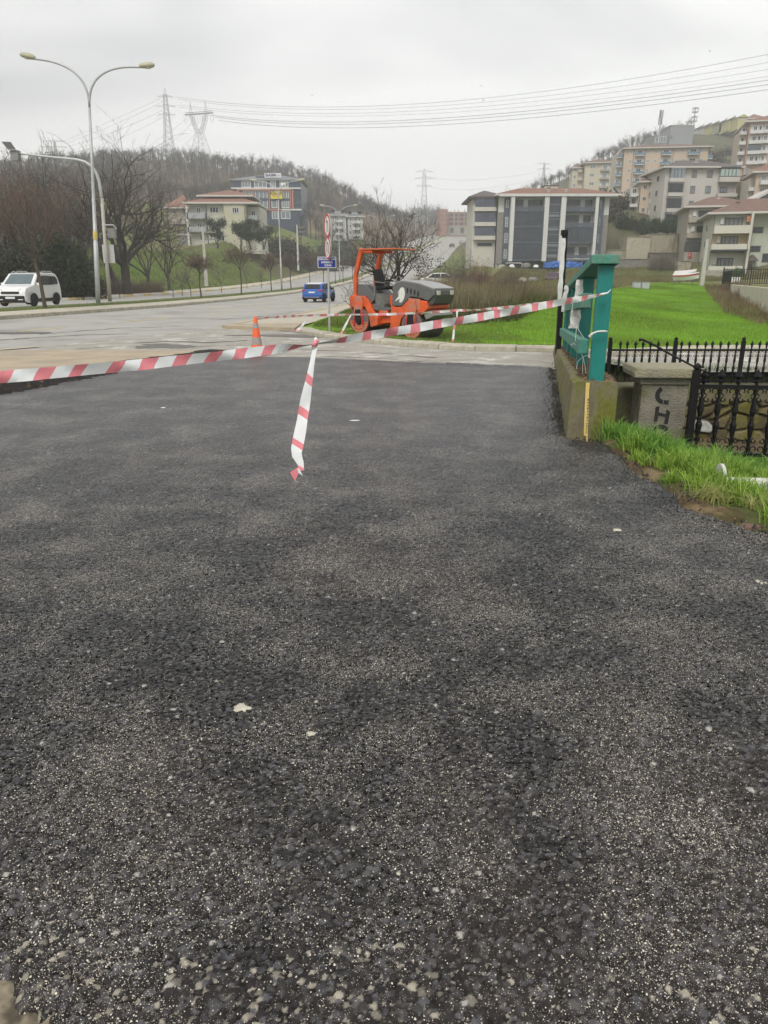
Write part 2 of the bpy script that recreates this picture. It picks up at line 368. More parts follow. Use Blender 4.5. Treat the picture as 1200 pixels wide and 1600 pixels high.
def solid_strip(name, ys, prof, m, label, parent=None, dash=None, mats=None):
    """prof(y) -> list of (x,z) across; closed solid along y"""
    mb = MB(); P0 = prof(ys[0]); n = len(P0); V = []
    for y in ys: V += [(float(p[0]), float(y), float(p[1])) for p in prof(y)]
    F = [(i*n+k, i*n+k+1, (i+1)*n+k+1, (i+1)*n+k) for i in range(len(ys)-1) for k in range(n-1)]
    mb.add(V, F); mb.add(V[:n], [tuple(range(n))])
    if dash:
        mb.m = [dash(ys[i//(n-1)]) for i in range((len(ys)-1)*(n-1))]+[0]
    o = mb.build(name, mats or m, parent, fix=True); return tag(o, label, kind='structure') if not parent else o
ysm = [y for y in ys if y > 8]
solid_strip('median_kerb', ysm, lambda y: [(Mx(y)+.0, rz(y)-.1),(Mx(y)-.01, rz(y)+.15),(Mx(y)-.05, rz(y)+.17),(Mx(y)-.24, rz(y)+.175),(Mx(y)-.25, rz(y)+.1)], kerbm, 'weathered kerb along the near side of the median')
solid_strip('median_paving', ysm, lambda y: [(Mx(y)-.252, rz(y)+.165),(Mx(y)-1.25, rz(y)+.25),(Mx(y)-1.27, rz(y)+.1)], pave_m, 'pale concrete strip beside the median grass')
solid_strip('median_grass_bed', ysm, lambda y: [(Mx(y)-1.25, rz(y)+.2),(Mx(y)-1.3, rz(y)+.27),(Mx(y)-2.0, rz(y)+.33),(Mx(y)-2.8, rz(y)+.30),(Mx(y)-2.98, rz(y)+.2),(Mx(y)-3.0, rz(y)-.1)], grass_m, 'short grass on the raised median')
FKX = lambda y: Mx(y)-MEDW-FARW
solid_strip('far_kerb', [y for y in np.arange(8, 300, 1.25)], lambda y: [(FKX(y)+.02, rz(y)-.1),(FKX(y), rz(y)+.2),(FKX(y)-.3, rz(y)+.22)], None, 'white and yellow painted kerb across the road', dash=lambda y: int(y/1.25)//2 % 2, mats=[kwhite, kyel])
solid_strip('far_pavement', [y for y in ysm if y < 300], lambda y: [(FKX(y)-.3, rz(y)+.22),(FKX(y)-2.4, rz(y)+.26),(FKX(y)-2.5, rz(y)-.1)], pave_m, 'narrow pale pavement behind the painted kerb')
SX = [(24.2,-2.9),(27.7,-2.6),(36,-1.6),(46,-.5),(52,.1),(62,1.4),(88,3.8),(110,6.3),(140,9.4),(180,13)]
ysn = [y for y in [26.5,27,28]+ys if y >= 26.5 and y < 180]
ysn = sorted(set(ysn))
solid_strip('road_kerb', ysn, lambda y: [(Nx(y)-.02, rz(y)-.1),(Nx(y), rz(y)+.12),(Nx(y)+.22, rz(y)+.13),(Nx(y)+.23, rz(y))], None, 'yellow painted kerb on the near side of the main road', dash=lambda y: 1 if y < 70 else 0, mats=[kerbm, mat('faded_yellow_kerb', (.5,.40,.17), .85, .25, 3, stain=((.42,.38,.3),.9,.45,.6), sscale=1.2)])
strip('near_pavement', ysn, lambda y: Nx(y)+.225, lambda y: itp(SX, y), lambda y: rz(y)+.112, lambda y: rz(y)+.10, pave_m, 'narrow pavement beside the grass island', 3)
# pavement nose at the junction
mb = MB(); pts = [(-5.3,26.5),(-5.55,26.0),(-5.2,25.4),(-4.2,24.9),(-2.85,24.25),(-2.9,27.0),(-5.05,27.0)]
mb.prism(pts, -.1, .108, 'xy'); tag(mb.build('pavement_nose', sand_m), 'sandy pavement nose at the junction corner', kind='structure')
# side lane
def ya(x): return float(np.interp(x, [-9.5,-4.45,-4.3,-1.6,3.1,3.2,3.9,4.3,4.5,40], [17.3,17.3,16.1,15.4,13.2,13.2,14,15.5,15.55,15.55]))
def yb(x): return float(np.interp(x, [-9.0,-8.5,-5.3,-2.8]+list(kx[1:]), [17.4,18.5,26.5,24.2]+list(ky[1:])))
xs = sorted(set(list(np.arange(-9, 40, .5))+[-8.5,-5.3,-2.8]+[float(k) for k in kx if k < 40])); V = []; n = 9
for x in xs:
    for k in range(n):
        t = k/(n-1); V.append((x, ya(x)+(yb(x)-ya(x))*t, .004+float(lane_z(np.array(x)))))
F = [(i*n+k, (i+1)*n+k, (i+1)*n+k+1, i*n+k+1) for i in range(len(xs)-1) for k in range(n-1)]
tag(link('side_lane', np_mesh('side_lane', np.array(V), np.array(F), lane_m, True)), 'dusty side lane between fresh asphalt and the grass kerb', kind='structure')
# sandy shoulder standing above the new asphalt on the left
LK = [(-30,-9.5),(4,-7.3),(8,-6.7),(11.2,-5.85),(12.8,-5.3),(15.5,-4.75),(16.6,-4.4),(17.6,-4.35)]
LZ = [(-30,.27),(11,.27),(13,.17),(15.5,.07),(17.6,.012)]
Lx = lambda y: itp(LK, y) + .10 + (fbm(np.array([y*1.0]), np.array([0.]), 2.6, 3, 77)[0]-.5)*.28
strip('shoulder', list(np.arange(-30, 8, .6))+list(np.arange(8, 17.7, .06)), Nx, Lx, lambda y: .006, lambda y: itp(LZ, y), sand_m, 'sandy old surface between the main road and new asphalt', 8)
# broken dark face of the step
yr = np.arange(4, 17.6, .045); V = []; g = np.random.default_rng(5)
for y in yr:
    x, z = float(Lx(y)), float(itp(LZ, y))
    j = g.random(5)
    V += [(x-.08, y, z-.005), (x+.0+j[0]*.04, y, z+.008*j[1]+.004), (x+.06+.12*j[1], y, z*.68+.02*j[0]), (x+.18+.16*j[2], y, z*.42+.035*j[3]), (x+.42+.22*j[3], y, .0+.03*j[4])]
F = [(i*5+k, i*5+k+1, (i+1)*5+k+1, (i+1)*5+k) for i in range(len(yr)-1) for k in range(4)]
tag(link('broken_edge', np_mesh('broken_edge', np.array(V), np.array(F), mat('broken_tar', (.016,.013,.011), .9, .5, 14, 1, 80, stain=((.16,.11,.07),.9,.57,.68), sscale=9))), 'crumbled dark edge where the old surface was cut', kind='structure')
# markings
mk = MB()
def dash(x0, y0, x1, y1, wd, z):
    a, b = Vector((x0,y0,z)), Vector((x1,y1,z)); d = (b-a).normalized(); s = Vector((-d.y, d.x, 0))*wd/2
    mk.quad(a-s, b-s, b+s, a+s)
for k in range(24):
    y0 = 3.0+k*6.6; y1 = y0+3.4
    if k in (3,): pass
    zz = float(rz((y0+y1)/2))+.006
    fx = lambda y: float(Nx(max(y, 26.5)) - 3.7 if y > 45 else np.interp(y, [0,23.4,35,45], [-17.2,-11.8,-8.6,-6.4]))
    dash(fx(y0), y0, fx(y1), y1, .13, zz)
    dash(float(Mx(y0))+3.6, y0, float(Mx(y1))+3.6, y1, .13, zz) if y0 > 40 else None
tag(mk.build('lane_markings', yell, fix=False), 'faded dashed lane markings on the main road', kind='structure')
mb = MB(); 
for i in range(12):
    y0 = 8.5+i*.83; y1 = y0+.82; mb.quad((float(Nx(y0))-.05,y0,.02),(float(Nx(y0))+.2,y0,.03),(float(Nx(y1))+.2,y1,.03),(float(Nx(y1))-.05,y1,.02))
tag(mb.build('edge_line', yell, fix=False), 'yellow painted edge of the shoulder', kind='structure')

# kerb stones of the island
def kerb(name, pts, wd, h, zf, m, label, seg=.95, gap=.012):
    pts = [Vector((a, b, 0)) for a, b in pts]; mb = MB()
    S = [0]
    for a, b in zip(pts, pts[1:]): S.append(S[-1]+(b-a).length)
    def at(s):
        for i in range(len(S)-1):
            if s <= S[i+1] or i == len(S)-2: return pts[i].lerp(pts[i+1], (s-S[i])/(S[i+1]-S[i]))
    s = 0
    while s < S[-1]-.2:
        e = min(s+seg, S[-1]); a, b = at(s+gap), at(e-gap); d = (b-a).normalized(); nrm = Vector((-d.y, d.x, 0))
        dz = rnd.uniform(-.012, .012); V = []
        for p in (a, b):
            z = zf(p)+dz
            for o, hh in ((0, -.12), (0.02, h*.8), (.06, h), (wd, h+.01), (wd, -.12)): V.append((p.x+nrm.x*o, p.y+nrm.y*o, z+hh))
        mb.add(V, [(0,1,6,5),(1,2,7,6),(2,3,8,7),(3,4,9,8),(0,4,3,2,1),(5,6,7,8,9)]); s = e
    return tag(mb.build(name, m), label, kind='structure')
kk = []
for i in range(len(KERB_K)-1):
    a, b = Vector(KERB_K[i]), Vector(KERB_K[i+1]); n_ = max(2, int((b-a).length/.5))
    kk += [tuple(a.lerp(b, t/n_)) for t in range(n_)]
kerb('island_kerb', kk, .42, .13, lambda p: float(lane_z(np.array(p.x))), kerbm, 'broad weathered kerb along the grass island')

# sealed cracks, old scars and a drain slot in the worn surfaces
def scar(mb, pts, w_, z=.012, seed=0):
    g = random.Random(seed); q = []
    for (a, b), (c, d) in zip(pts, pts[1:]):
        for i in range(8): t = i/8; q.append(G(a+(c-a)*t+g.uniform(-1.5,1.5), b+(d-b)*t+g.uniform(-.25,.25), z))
    for A, B in zip(q, q[1:]):
        d = (B-A); d.z = 0; d.normalize(); s = Vector((-d.y, d.x, 0))*w_*g.uniform(.5, 1.3)/2; mb.quad(A-s, B-s, B+s, A+s)
mb = MB()
for i, (pts, w_) in enumerate([([(210,536),(262,533),(330,535),(395,531)],.16),([(0,531),(60,527),(130,523),(210,521)],.10),([(60,522),(175,513),(300,509)],.07),([(290,543),(350,539),(430,540)],.05),([(410,514),(462,519),(520,528)],.07),([(330,500),(410,494),(470,486)],.06),([(120,545),(190,540),(240,541)],.04),([(540,470),(520,480),(478,488)],.05),([(380,548),(455,545),(560,549),(700,560)],.05),([(500,556),(600,560),(760,572)],.04)]): scar(mb, pts, w_, seed=i)
tag(mb.build('road_cracks', mat('crack_filler', (.13,.12,.11), .9, .3, 6), fix=False), 'dark cracks and sealed joints in the old road and lane', kind='structure')
mb = MB()
for i, (x, y, a, b) in enumerate([(262,541,.75,.22),(228,543,.3,.1),(438,524,1.6,.18),(505,526,1.3,.16),(247,538,.4,.1),(20,520,1.2,.2)]):
    c = G(x, y, .009); n = 16; g = random.Random(i); mb.add([(c.x+a*math.cos(t*6.283/n)*g.uniform(.6,1.1), c.y+b*3*math.sin(t*6.283/n)*g.uniform(.6,1.1), .0095+i*.0007) for t in range(n)], [tuple(range(n))])
tag(mb.build('road_patches', mat('patched_tar', (.16,.15,.135), .9, .35, 5, .8, 60), fix=False), 'irregular dark repair patches on the road and lane', kind='structure')
# ---------------------------------------------------------------- fresh asphalt
ASP = [(-7.1,-8),(-7.3,4),(-6.7,8),(-5.85,11.2),(-5.25,12.8),(-4.65,15.5),(-4.25,16.4),(-1.6,15.9),(.8,14.9),(3.15,13.8),(1.95,7.6),(1.93,7.45),(2.25,7.2),(2.22,6.6),(2.12,6.0),(2.3,5.6),(2.2,5.1),(2.38,4.75),(2.55,4.4),(3.2,4.0),(3.6,1),(3.6,-8)]
ASP_IN = [(-.62,1.05),(-.69,1.22),(-.80,1.30),(-.95,1.35),(-1.5,1.37),(-3,1.33),(-4,.2),(-1.,.2),(-.62,.9)]
def cells(X, Y, size, seed, rmin, rmax, prob=1.0):
    g = np.random.default_rng(seed); T = g.random((256, 256, 4)).astype(np.float32)
    u = X/size; w = Y/size; ci = np.floor(u).astype(int); cj = np.floor(w).astype(int)
    best = np.full(X.shape, -9., np.float32); rid = np.zeros(X.shape, np.float32)
    for di in (-1,0,1):
        for dj in (-1,0,1):
            t = T[(ci+di)%256, (cj+dj)%256]
            d = np.hypot(ci+di+.5+(t[...,0]-.5)*.85-u, cj+dj+.5+(t[...,1]-.5)*.85-w)
            r = (rmin+(rmax-rmin)*t[...,2]); h = 1-(d/r)**2
            h = np.where(t[...,3] < prob, h, -9)
            m = h > best; best = np.where(m, h, best); rid = np.where(m, t[...,0]*.37+t[...,2]*.63, rid)
    return best, (rid*7.13) % 1.0
rows = [.45]
while rows[-1] < 16.7:
    y = rows[-1]; rows.append(y+min(.09, max(.0042, .62*(y*y+2.56)/1182)))
rows = np.array(rows); NC = 1060; U = np.linspace(-1, 1, NC)
YY = np.repeat(rows[:,None], NC, 1); XX = .25+U[None]*(1.65+.53*YY)
g1 = np.random.default_rng(3)
XX = XX + g1.normal(0, .0007, XX.shape)*(1+YY*.5); 
coarse = sst(.40, .62, fbm(XX, YY, .9, 4, 41)) ; coarse = np.clip(coarse*.9+sst(3.2, 1.2, YY)*.35, 0, 1)
h1, r1 = cells(XX, YY, .0145, 1, .48, .70)
h2, r2 = cells(XX+3, YY+1, .027, 2, .36, .56, .5)
h3, r3 = cells(XX+7, YY+2, .0075, 4, .5, .7)
s1 = np.sqrt(np.clip(h1, 0, 1)); s2 = np.sqrt(np.clip(h2, 0, 1)); s3 = np.sqrt(np.clip(h3, 0, 1))
z1 = s1*.0058*(.6+.4*coarse)*(.6+.8*r1); z2 = s2*.0092*coarse*(r2 > .3); z3 = s3*.0022
Z = np.maximum(np.maximum(z1, z2), z3) + (fbm(XX, YY, .5, 3, 51)-.5)*.022 + (fbm(XX, YY, 6, 3, 52)-.5)*.008
top = np.where(z2 > z1, r2, r1)
on = np.maximum(z1/.0045, np.where(z2 > .002, s2, 0))                 # 0 in the gaps, 1 on the crown of a stone
dust = np.clip(fbm(XX, YY, .75, 5, 61)*1.25-.28 + .14*(fbm(XX, YY, 7, 3, 62)-.5), 0, 1)
dust = sst(.22, .70, dust)*(1-.55*sst(2.2, 5.5, YY))
dust = np.clip(dust + .75*sst(1.62, 1.28, YY+.12*fbm(XX,YY,3,3,63))*(.5+.5*sst(.4,-.6,XX)) + .55*np.exp(-((XX-.27)**2/.02+(YY-1.75)**2/.30)), 0, 1)
tar = np.array([.0078,.0077,.0085]); grey = np.array([.075,.072,.069]); beige = np.array([.36,.335,.29]); pale = np.array([.50,.48,.44])
q = (top*13.7) % 1
stone = tar[None,None]*(.7+9*q[...,None]**4)  # some stones lighter at random: glints put into their colour
stone = np.where((top > .93)[...,None], grey*(.35+.6*q[...,None]), stone)
lightp = .988-.03*dust
stone = np.where((top > .9975)[...,None], pale*(.4+.4*q[...,None]), stone)
band = sst(1.50, 1.22, YY+.25*(fbm(XX,YY,4,4,63)-.5))*(.15+.85*sst(.5, -.6, XX)); stone = np.where((((top*5.3)%1) > 1-.16*band)[...,None], np.array([.34,.31,.25])*(.35+.7*q[...,None]), stone)
r3n = (r3*5.7) % 1
gap_shade_fines = np.where((r3n > (.975-.16*dust))[...,None], beige*(.3+.6*r3[...,None]), tar*.35+.003*dust[...,None])  # gaps: shade painted in as darkened tar, plus beige dust grains
mixw = sst(.15, .45, on)[...,None]
col = gap_shade_fines*(1-mixw)+stone*mixw
film = (.006+.068*dust)[...,None]*(.4+.9*fbm(XX, YY, 34, 2, 64)[...,None]); col = col*(1-film)+np.array([.32,.27,.235])*film
tone = fbm(XX, YY, .35, 4, 66)[...,None]; col = col*(.92+.16*tone)
farb = sst(3, 10, YY)[...,None]; lum = np.array([.047,.045,.049])*(.9+.2*fbm(XX*1.0, YY*.35, 1.6, 4, 67)[...,None])
col = col*(1-farb*.65)+lum*farb*.65
# beige chips pressed into the surface are things of their own further down
pd = polydist(XX, YY, ASP); edge = sst(.16, -.02, pd + (fbm(XX, YY, 5, 3, 71)-.5)*.16)
rim = sst(.55, .1, pd)*(XX > 1.2)
h4, r4 = cells(XX+1, YY+5, .035, 8, .4, .62)
Z = Z + .034 + rim*np.sqrt(np.clip(h4,0,1))*.012 + rim*.02 - edge*.06
col = col*(1-rim[...,None]*.75) + tar*1.1*rim[...,None]*.75
wx_ = XX+(fbm(XX,YY,9,4,91)-.5)*.16; wy_ = YY+(fbm(XX,YY,9,4,92)-.5)*.10; pi_ = polydist(wx_, wy_, ASP_IN); ini = inpoly(wx_, wy_, ASP_IN); Z = np.where(ini, Z-.05*sst(0, .06, pi_), Z)
ok = inpoly(XX, YY, ASP) | (pd < .05)
NR = len(rows); idx = np.arange(NR*NC).reshape(NR, NC)
keep = (ok[:-1,:-1] & ok[:-1,1:] & ok[1:,1:] & ok[1:,:-1])
F = np.stack([idx[:-1,:-1], idx[:-1,1:], idx[1:,1:], idx[1:,:-1]], -1)[keep]
used = np.zeros(NR*NC, bool); used[F.ravel()] = True; remap = np.cumsum(used)-1
Vv = np.stack([XX, YY, Z], -1).reshape(-1,3)[used]; F = remap[F]
am = tint_mat('fresh_asphalt', .42, .42)
an_ = am.node_tree.nodes; al_ = am.node_tree.links; ab_ = an_['Principled BSDF']; ta_ = [n for n in an_ if n.type == 'ATTRIBUTE'][0]
tcx = an_.new('ShaderNodeTexCoord'); src_ = ta_.outputs['Color']; dn_ = an_.new('ShaderNodeTexNoise'); dn_.inputs['Scale'].default_value = 1.7; dn_.inputs['Detail'].default_value = 6; dn_.inputs['Roughness'].default_value = .62; al_.new(tcx.outputs['Object'], dn_.inputs['Vector'])
for sc_, lo_, hi_, cc_, rd_ in ((270, .98, .80, (.58,.53,.44), .47), (160, .996, .945, (.62,.58,.50), .44), (520, .965, .76, (.42,.38,.32), .46)):
    vo = an_.new('ShaderNodeTexVoronoi'); vo.inputs['Scale'].default_value = sc_; al_.new(tcx.outputs['Object'], vo.inputs['Vector'])
    sp_ = an_.new('ShaderNodeSeparateColor'); al_.new(vo.outputs['Color'], sp_.inputs[0])
    th = an_.new('ShaderNodeMapRange'); th.inputs[1].default_value = .44; th.inputs[2].default_value = .70; th.inputs[3].default_value = lo_; th.inputs[4].default_value = hi_; al_.new(dn_.outputs[0], th.inputs[0])
    gt = an_.new('ShaderNodeMath'); gt.operation = 'GREATER_THAN'; al_.new(sp_.outputs[0], gt.inputs[0]); al_.new(th.outputs[0], gt.inputs[1])
    lt = an_.new('ShaderNodeMath'); lt.operation = 'LESS_THAN'; lt.inputs[1].default_value = rd_; al_.new(vo.outputs['Distance'], lt.inputs[0])
    mu = an_.new('ShaderNodeMath'); mu.operation = 'MULTIPLY'; al_.new(gt.outputs[0], mu.inputs[0]); al_.new(lt.outputs[0], mu.inputs[1])
    mm = an_.new('ShaderNodeMix'); mm.data_type = 'RGBA'; mm.inputs[7].default_value = (*cc_, 1); al_.new(mu.outputs[0], mm.inputs[0]); al_.new(src_, mm.inputs[6]); src_ = mm.outputs[2]
al_.new(src_, ab_.inputs['Base Color']); sm2 = an_.new('ShaderNodeMath'); sm2.operation = 'MULTIPLY'; sm2.inputs[1].default_value = .54; al_.new(ta_.outputs['Alpha'], sm2.inputs[0]); al_.new(sm2.outputs[0], ab_.inputs['Specular IOR Level'])
vb = an_.new('ShaderNodeTexVoronoi'); vb.inputs['Scale'].default_value = 230; al_.new(tcx.outputs['Object'], vb.inputs['Vector']); bb_ = an_.new('ShaderNodeBump'); bb_.invert = True; bb_.inputs['Strength'].default_value = .55; bb_.inputs['Distance'].default_value = .002
al_.new(vb.outputs['Distance'], bb_.inputs['Height']); al_.new(bb_.outputs[0], ab_.inputs['Normal'])
bpy.context.view_layer.update()
shn = np.clip(np.maximum(mixw, farb*.8)*(.35+.65*np.abs(q[...,None]*2-1)+.3*farb), 0, 1)*(1-.6*dust[...,None])
me = np_mesh('asphalt', Vv, F, am, True, np.concatenate([np.clip(col, 0, 1), shn], -1).reshape(-1,4)[used])
tag(link('asphalt', me), 'freshly laid dark coarse asphalt with dusty patches', kind='structure')
# the same surface behind and beside the camera, outside the picture
mb = MB(); mb.add([(x, y, .0) for x, y in ASP], [tuple(range(len(ASP)))])
tag(mb.build('asphalt_base', mat('asphalt_bed', (.05,.05,.052), .7, .3, 30, .8, 120), fix=False), 'lower bed of the new asphalt', kind='structure')
# old concrete showing in the lower corner
X2, Y2 = np.meshgrid(np.arange(-3.4, -.30, .006), np.arange(.3, 1.50, .006)); Z2 = .016+(fbm(X2, Y2, 9, 5, 81)-.5)*.022+(fbm(X2, Y2, 120, 3, 85)-.5)*.012+(fbm(X2, Y2, 45, 4, 83)-.5)*.02
i2 = np.arange(X2.size).reshape(X2.shape); F2 = np.stack([i2[:-1,:-1], i2[:-1,1:], i2[1:,1:], i2[1:,:-1]], -1).reshape(-1,4)
c2 = np.array([.27,.23,.165])[None,None]*(.35+1.2*fbm(X2, Y2, 18, 5, 82)[...,None])*(1-.6*sst(.55,.68,fbm(X2, Y2, 11, 4, 84))[...,None])
tag(link('old_concrete', np_mesh('old_concrete', np.stack([X2,Y2,Z2],-1).reshape(-1,3), F2, tint_mat('broken_concrete', .95, .2), True, c2.reshape(-1,3))), 'broken beige concrete at the foot of the new asphalt', kind='structure')

def rock(name, c, sx, sy, sz, m, label, cat, seed, group=None):
    g = np.random.default_rng(seed); mb = MB(); n = 15; vs = []; rr = 1+g.uniform(-.38, .38, n)
    for k, (s, h) in enumerate(((1., -.3), (1.05, .35), (.72, .9), (.3, 1.0))):
        for j in range(n):
            a = 2*math.pi*j/n; vs.append((math.cos(a)*s*sx/2*rr[j], math.sin(a)*s*sy/2*rr[j], sz*(h+g.uniform(-.12,.12))))
    fs = [(i*n+j, i*n+(j+1)%n, (i+1)*n+(j+1)%n, (i+1)*n+j) for i in range(3) for j in range(n)]+[tuple(3*n+j for j in range(n))]
    mb.add(vs, fs); o = mb.build(name, m, smooth=True); o.location = c; return tag(o, label, cat, group)
pst = mat('pale_stone', (.50,.47,.38), .9, .2, 30, .5, 90); wst = mat('white_chip', (.68,.67,.63), .8, .1, 20)
def on_asp(x, y): p = G(x, y, .035); return p
for i, (x, y, sx, sy, sz, lab) in enumerate([(380,1106,.062,.052,.004,'largest flat beige concrete flake pressed in the asphalt'),(486,1147,.033,.022,.007,'oval pale stone chip beside the large beige flake'),
      (622,1366,.016,.013,.005,'small beige stone near the lower middle of the asphalt'),(255,637,.06,.05,.006,'small white chip on the far asphalt near the left'),(554,657,.10,.05,.005,'flat white scrap near the hanging tape end'),
      (963,828,.05,.05,.006,'beige clod on asphalt near the right verge'),(1188,910,.06,.06,.004,'pale patch of mortar by the right edge of the asphalt')]):
    rock('stone_chip', on_asp(x, y), sx, sy, sz, pst if i not in (3,4) else wst, lab, 'stone', i)

# crumbs of asphalt along the ragged edges
g = np.random.default_rng(93); EP = [((1.95,7.6),(2.6,10.7)),((2.6,10.7),(3.4,14.6)),((1.93,7.45),(2.27,7.2)),((2.27,7.2),(2.24,6.6)),((2.24,6.6),(2.14,6.0)),((2.14,6.0),(2.32,5.6)),((2.32,5.6),(2.22,5.1)),((2.22,5.1),(2.4,4.75)),((2.4,4.75),(2.6,4.4)),((2.6,4.4),(3.2,4.0))]
V = []; F = []; C = []
for (a, b) in EP:
    n_ = int(math.hypot(b[0]-a[0], b[1]-a[1])*(75 if a[1] < 7.6 and a[0] != 1.95 else 100))
    for k in range(n_):
        t = g.random(); sd_ = g.normal(0, .055) if a[1] < 7.5 else -abs(g.normal(0, .045)); x = a[0]+(b[0]-a[0])*t+sd_; y = a[1]+(b[1]-a[1])*t; s = g.uniform(.004, .011)*(1.6 if g.random() < .08 else 1); z = .045+g.random()*.012; bb = len(V); a0 = g.random()*6.28
        for j in range(5): V.append((x+math.cos(a0+j*1.2566)*s*g.uniform(.7,1.2), y+math.sin(a0+j*1.2566)*s, z-.012))
        V.append((x+g.uniform(-.4,.4)*s, y, z+s*g.uniform(.4,1.)))
        for j in range(5): F.append((bb+j, bb+(j+1)%5, bb+5))
        c = [.008,.008,.009] if g.random() < .85 else [.14,.10,.06]; C += [c]*6
tag(link('asphalt_crumbs', np_mesh('asphalt_crumbs', np.array(V), np.array(F), tint_mat('crumb_tar', .5, .4), False, np.array(C))), 'loose black asphalt crumbs along the ragged edge', kind='stuff')
# ---------------------------------------------------------------- low concrete wall carrying the green railing
def rough_solid(name, rings, m, parent=None, amp=.012, seed=1):
    pass
def wtop(y): return .61 + (y-7.5)*(.17-.61)/9.5
root = empty('parapet_wall', (1.9, 7.5, 0), 0, 'mossy concrete parapet wall between the asphalt and the creek', 'wall')
n_y = 60; g = np.random.default_rng(9); V = []; pr = 9
for i in range(n_y+1):
    y = 7.5+9.5*i/n_y; x0 = wallx(y); t = wtop(y); jj = lambda a: float(g.uniform(-a, a))
    ring = [(x0-.03, -.2), (x0-.02+jj(.012), t*.35), (x0+jj(.014), t*.75), (x0+.012+jj(.01), t-.02+jj(.008)), (x0+.035+jj(.01), t+jj(.008)), (x0+.23, t+.004+jj(.006)), (x0+.44+jj(.006), t+jj(.006)), (x0+.465, t-.03), (x0+.47, -2.0)]
    V += [(a-1.9, y-7.5, b) for a, b in ring]
F = [(i*pr+k, i*pr+k+1, (i+1)*pr+k+1, (i+1)*pr+k) for i in range(n_y) for k in range(pr-1)]
mb = MB(); mb.add(V, F); mb.add(V[:pr], [tuple(range(pr))]); mb.add(V[-pr:], [tuple(range(pr))])
wm = mat('parapet_concrete', (.10,.082,.045), .95, .25, 3, 1, 45, col2=(.29,.26,.18), stain=((.135,.14,.015),.95,.46,.56), sscale=3.0, zs=.30)
mb.build('wall_body', wm, root)
# dirt and stones lying on the wall: one countless layer
g = np.random.default_rng(12); V = []; F = []
for k in range(1500):
    y = 7.56+9.3*g.random()**1.3; x = wallx(y)+.10+.33*g.random(); s = g.uniform(.008, .035)*(1.3 if g.random() < .1 else 1); z = wtop(y)+.004
    b = len(V); a0 = g.random()*6.28
    for j in range(5): V.append((x+math.cos(a0+j*1.2566)*s, y+math.sin(a0+j*1.2566)*s*g.uniform(.6,1.2), z-.01))
    V.append((x+g.uniform(-.3,.3)*s, y, z+s*g.uniform(.5,1.1)))
    for j in range(5): F.append((b+j, b+(j+1)%5, b+5))
cc = np.repeat(np.clip(np.array([.12,.085,.05])[None]*g.uniform(.5,1.9,(1500,1)), 0, 1), 6, 0)
tag(link('debris', np_mesh('debris', np.array(V), np.array(F), tint_mat('soil_crumbs', .95, .2), False, cc)), 'soil crumbs and dead leaves lying on top of the parapet wall', kind='stuff')
# yellow tape measure strip glued on the wall end
def on_wall(px, py, off=.0): return P(px, py, 7.5-off)
tp = [on_wall(915.5,598,.012), on_wall(921.5,598,.012), on_wall(920.4,612,.012), on_wall(919.0,660,.012), on_wall(918.2,692,.012), on_wall(916.5,692,.012), on_wall(915.8,681,.012), on_wall(912.0,681,.012), on_wall(913.6,640,.012)]
r2_ = empty('adhesive_strip', (tp[0].x, 7.49, .2), 0, 'torn yellow adhesive strip with dark marks on the wall end', 'tape strip')
o_ = Vector(r2_.location); mb = MB(); mb.prism([(p.x-o_.x, p.z-o_.z) for p in tp], -.002, .003)
mb.build('strip', mat('yellow_strip', (.66,.46,.10), .6, .12, 20, col2=(.72,.56,.25)), r2_)
mb = MB()
for k in range(12):
    p = on_wall(918.4-k*.24, 624+k*4.6); mb.cbox((p.x-o_.x, -.006+.0, p.z-o_.z), (.010, .006, .010 if k % 3 else .018))
mb.build('lettering', mat('faded_print', (.16,.10,.03), .8, .3, 30), r2_)

# ---------------------------------------------------------------- green timber railing
green = mat('green_paint', (.006,.19,.165), .45, .14, 4, .25, 30, stain=((.03,.10,.07),.7,.56,.72), sscale=3, zs=.25)
green_w = mat('weathered_green_paint', (.07,.27,.21), .72, .2, 4, .5, 40, stain=((.17,.20,.13),.8,.48,.64), sscale=5, zs=.6)
rf = empty('green_railing', (2.15, 7.6, .6), 0, 'tall turquoise green timber railing standing on the parapet wall', 'railing')
rl = Vector(rf.location); slope = (.17-.61)/9.5; DX = .2042
def rpt(s, lat, up):          # s metres along, lat to the right, up above the wall top
    return Vector((s*DX+lat, s, s*slope+up))
mb0 = None
ang = math.atan(DX)
for s in (0, 2.5, 4.4, 6.1, 7.5, 8.6):
    ln = 1.13; c = rpt(s, 0.0 if s else .012, 0)
    mb = MB(); wd = .145; th = .085
    M = Matrix.Translation(c) @ Matrix.Rotation(-ang*.55, 4, 'Z') @ Matrix.Rotation(R(rnd.uniform(-.7,.7)), 4, 'Y'); mb.M = M
    mb.box(-wd/2, wd/2, -th/2, th/2, -.02, ln)
    mb.build('post', green, rf, bevel=.006)
def beam(name, s0, s1, lat, up, wd, th, m, seg=1):
    mb = MB(); a, b = rpt(s0, lat, up), rpt(s1, lat, up); V = []
    for p in (a, b):
        for dx, dz in ((-wd/2,-th/2),(wd/2,-th/2),(wd/2,th/2),(-wd/2,th/2)): V.append((p.x+dx, p.y, p.z+dz))
    mb.add(V, [(0,1,2,3),(7,6,5,4),(0,4,5,1),(1,5,6,2),(2,6,7,3),(3,7,4,0)])
    return mb.build(name, m, rf, bevel=.008)
beam('top_rail', -.12, 4.1, -.0, 1.175, .27, .085, green_w); beam('top_rail', 4.12, 8.35, -.0, 1.175, .27, .085, green_w)
beam('middle_rail', .18, 8.3, -.135, .80, .10, .145, green_w); beam('lower_rail', .12, 8.3, -.135, .345, .10, .145, green_w)
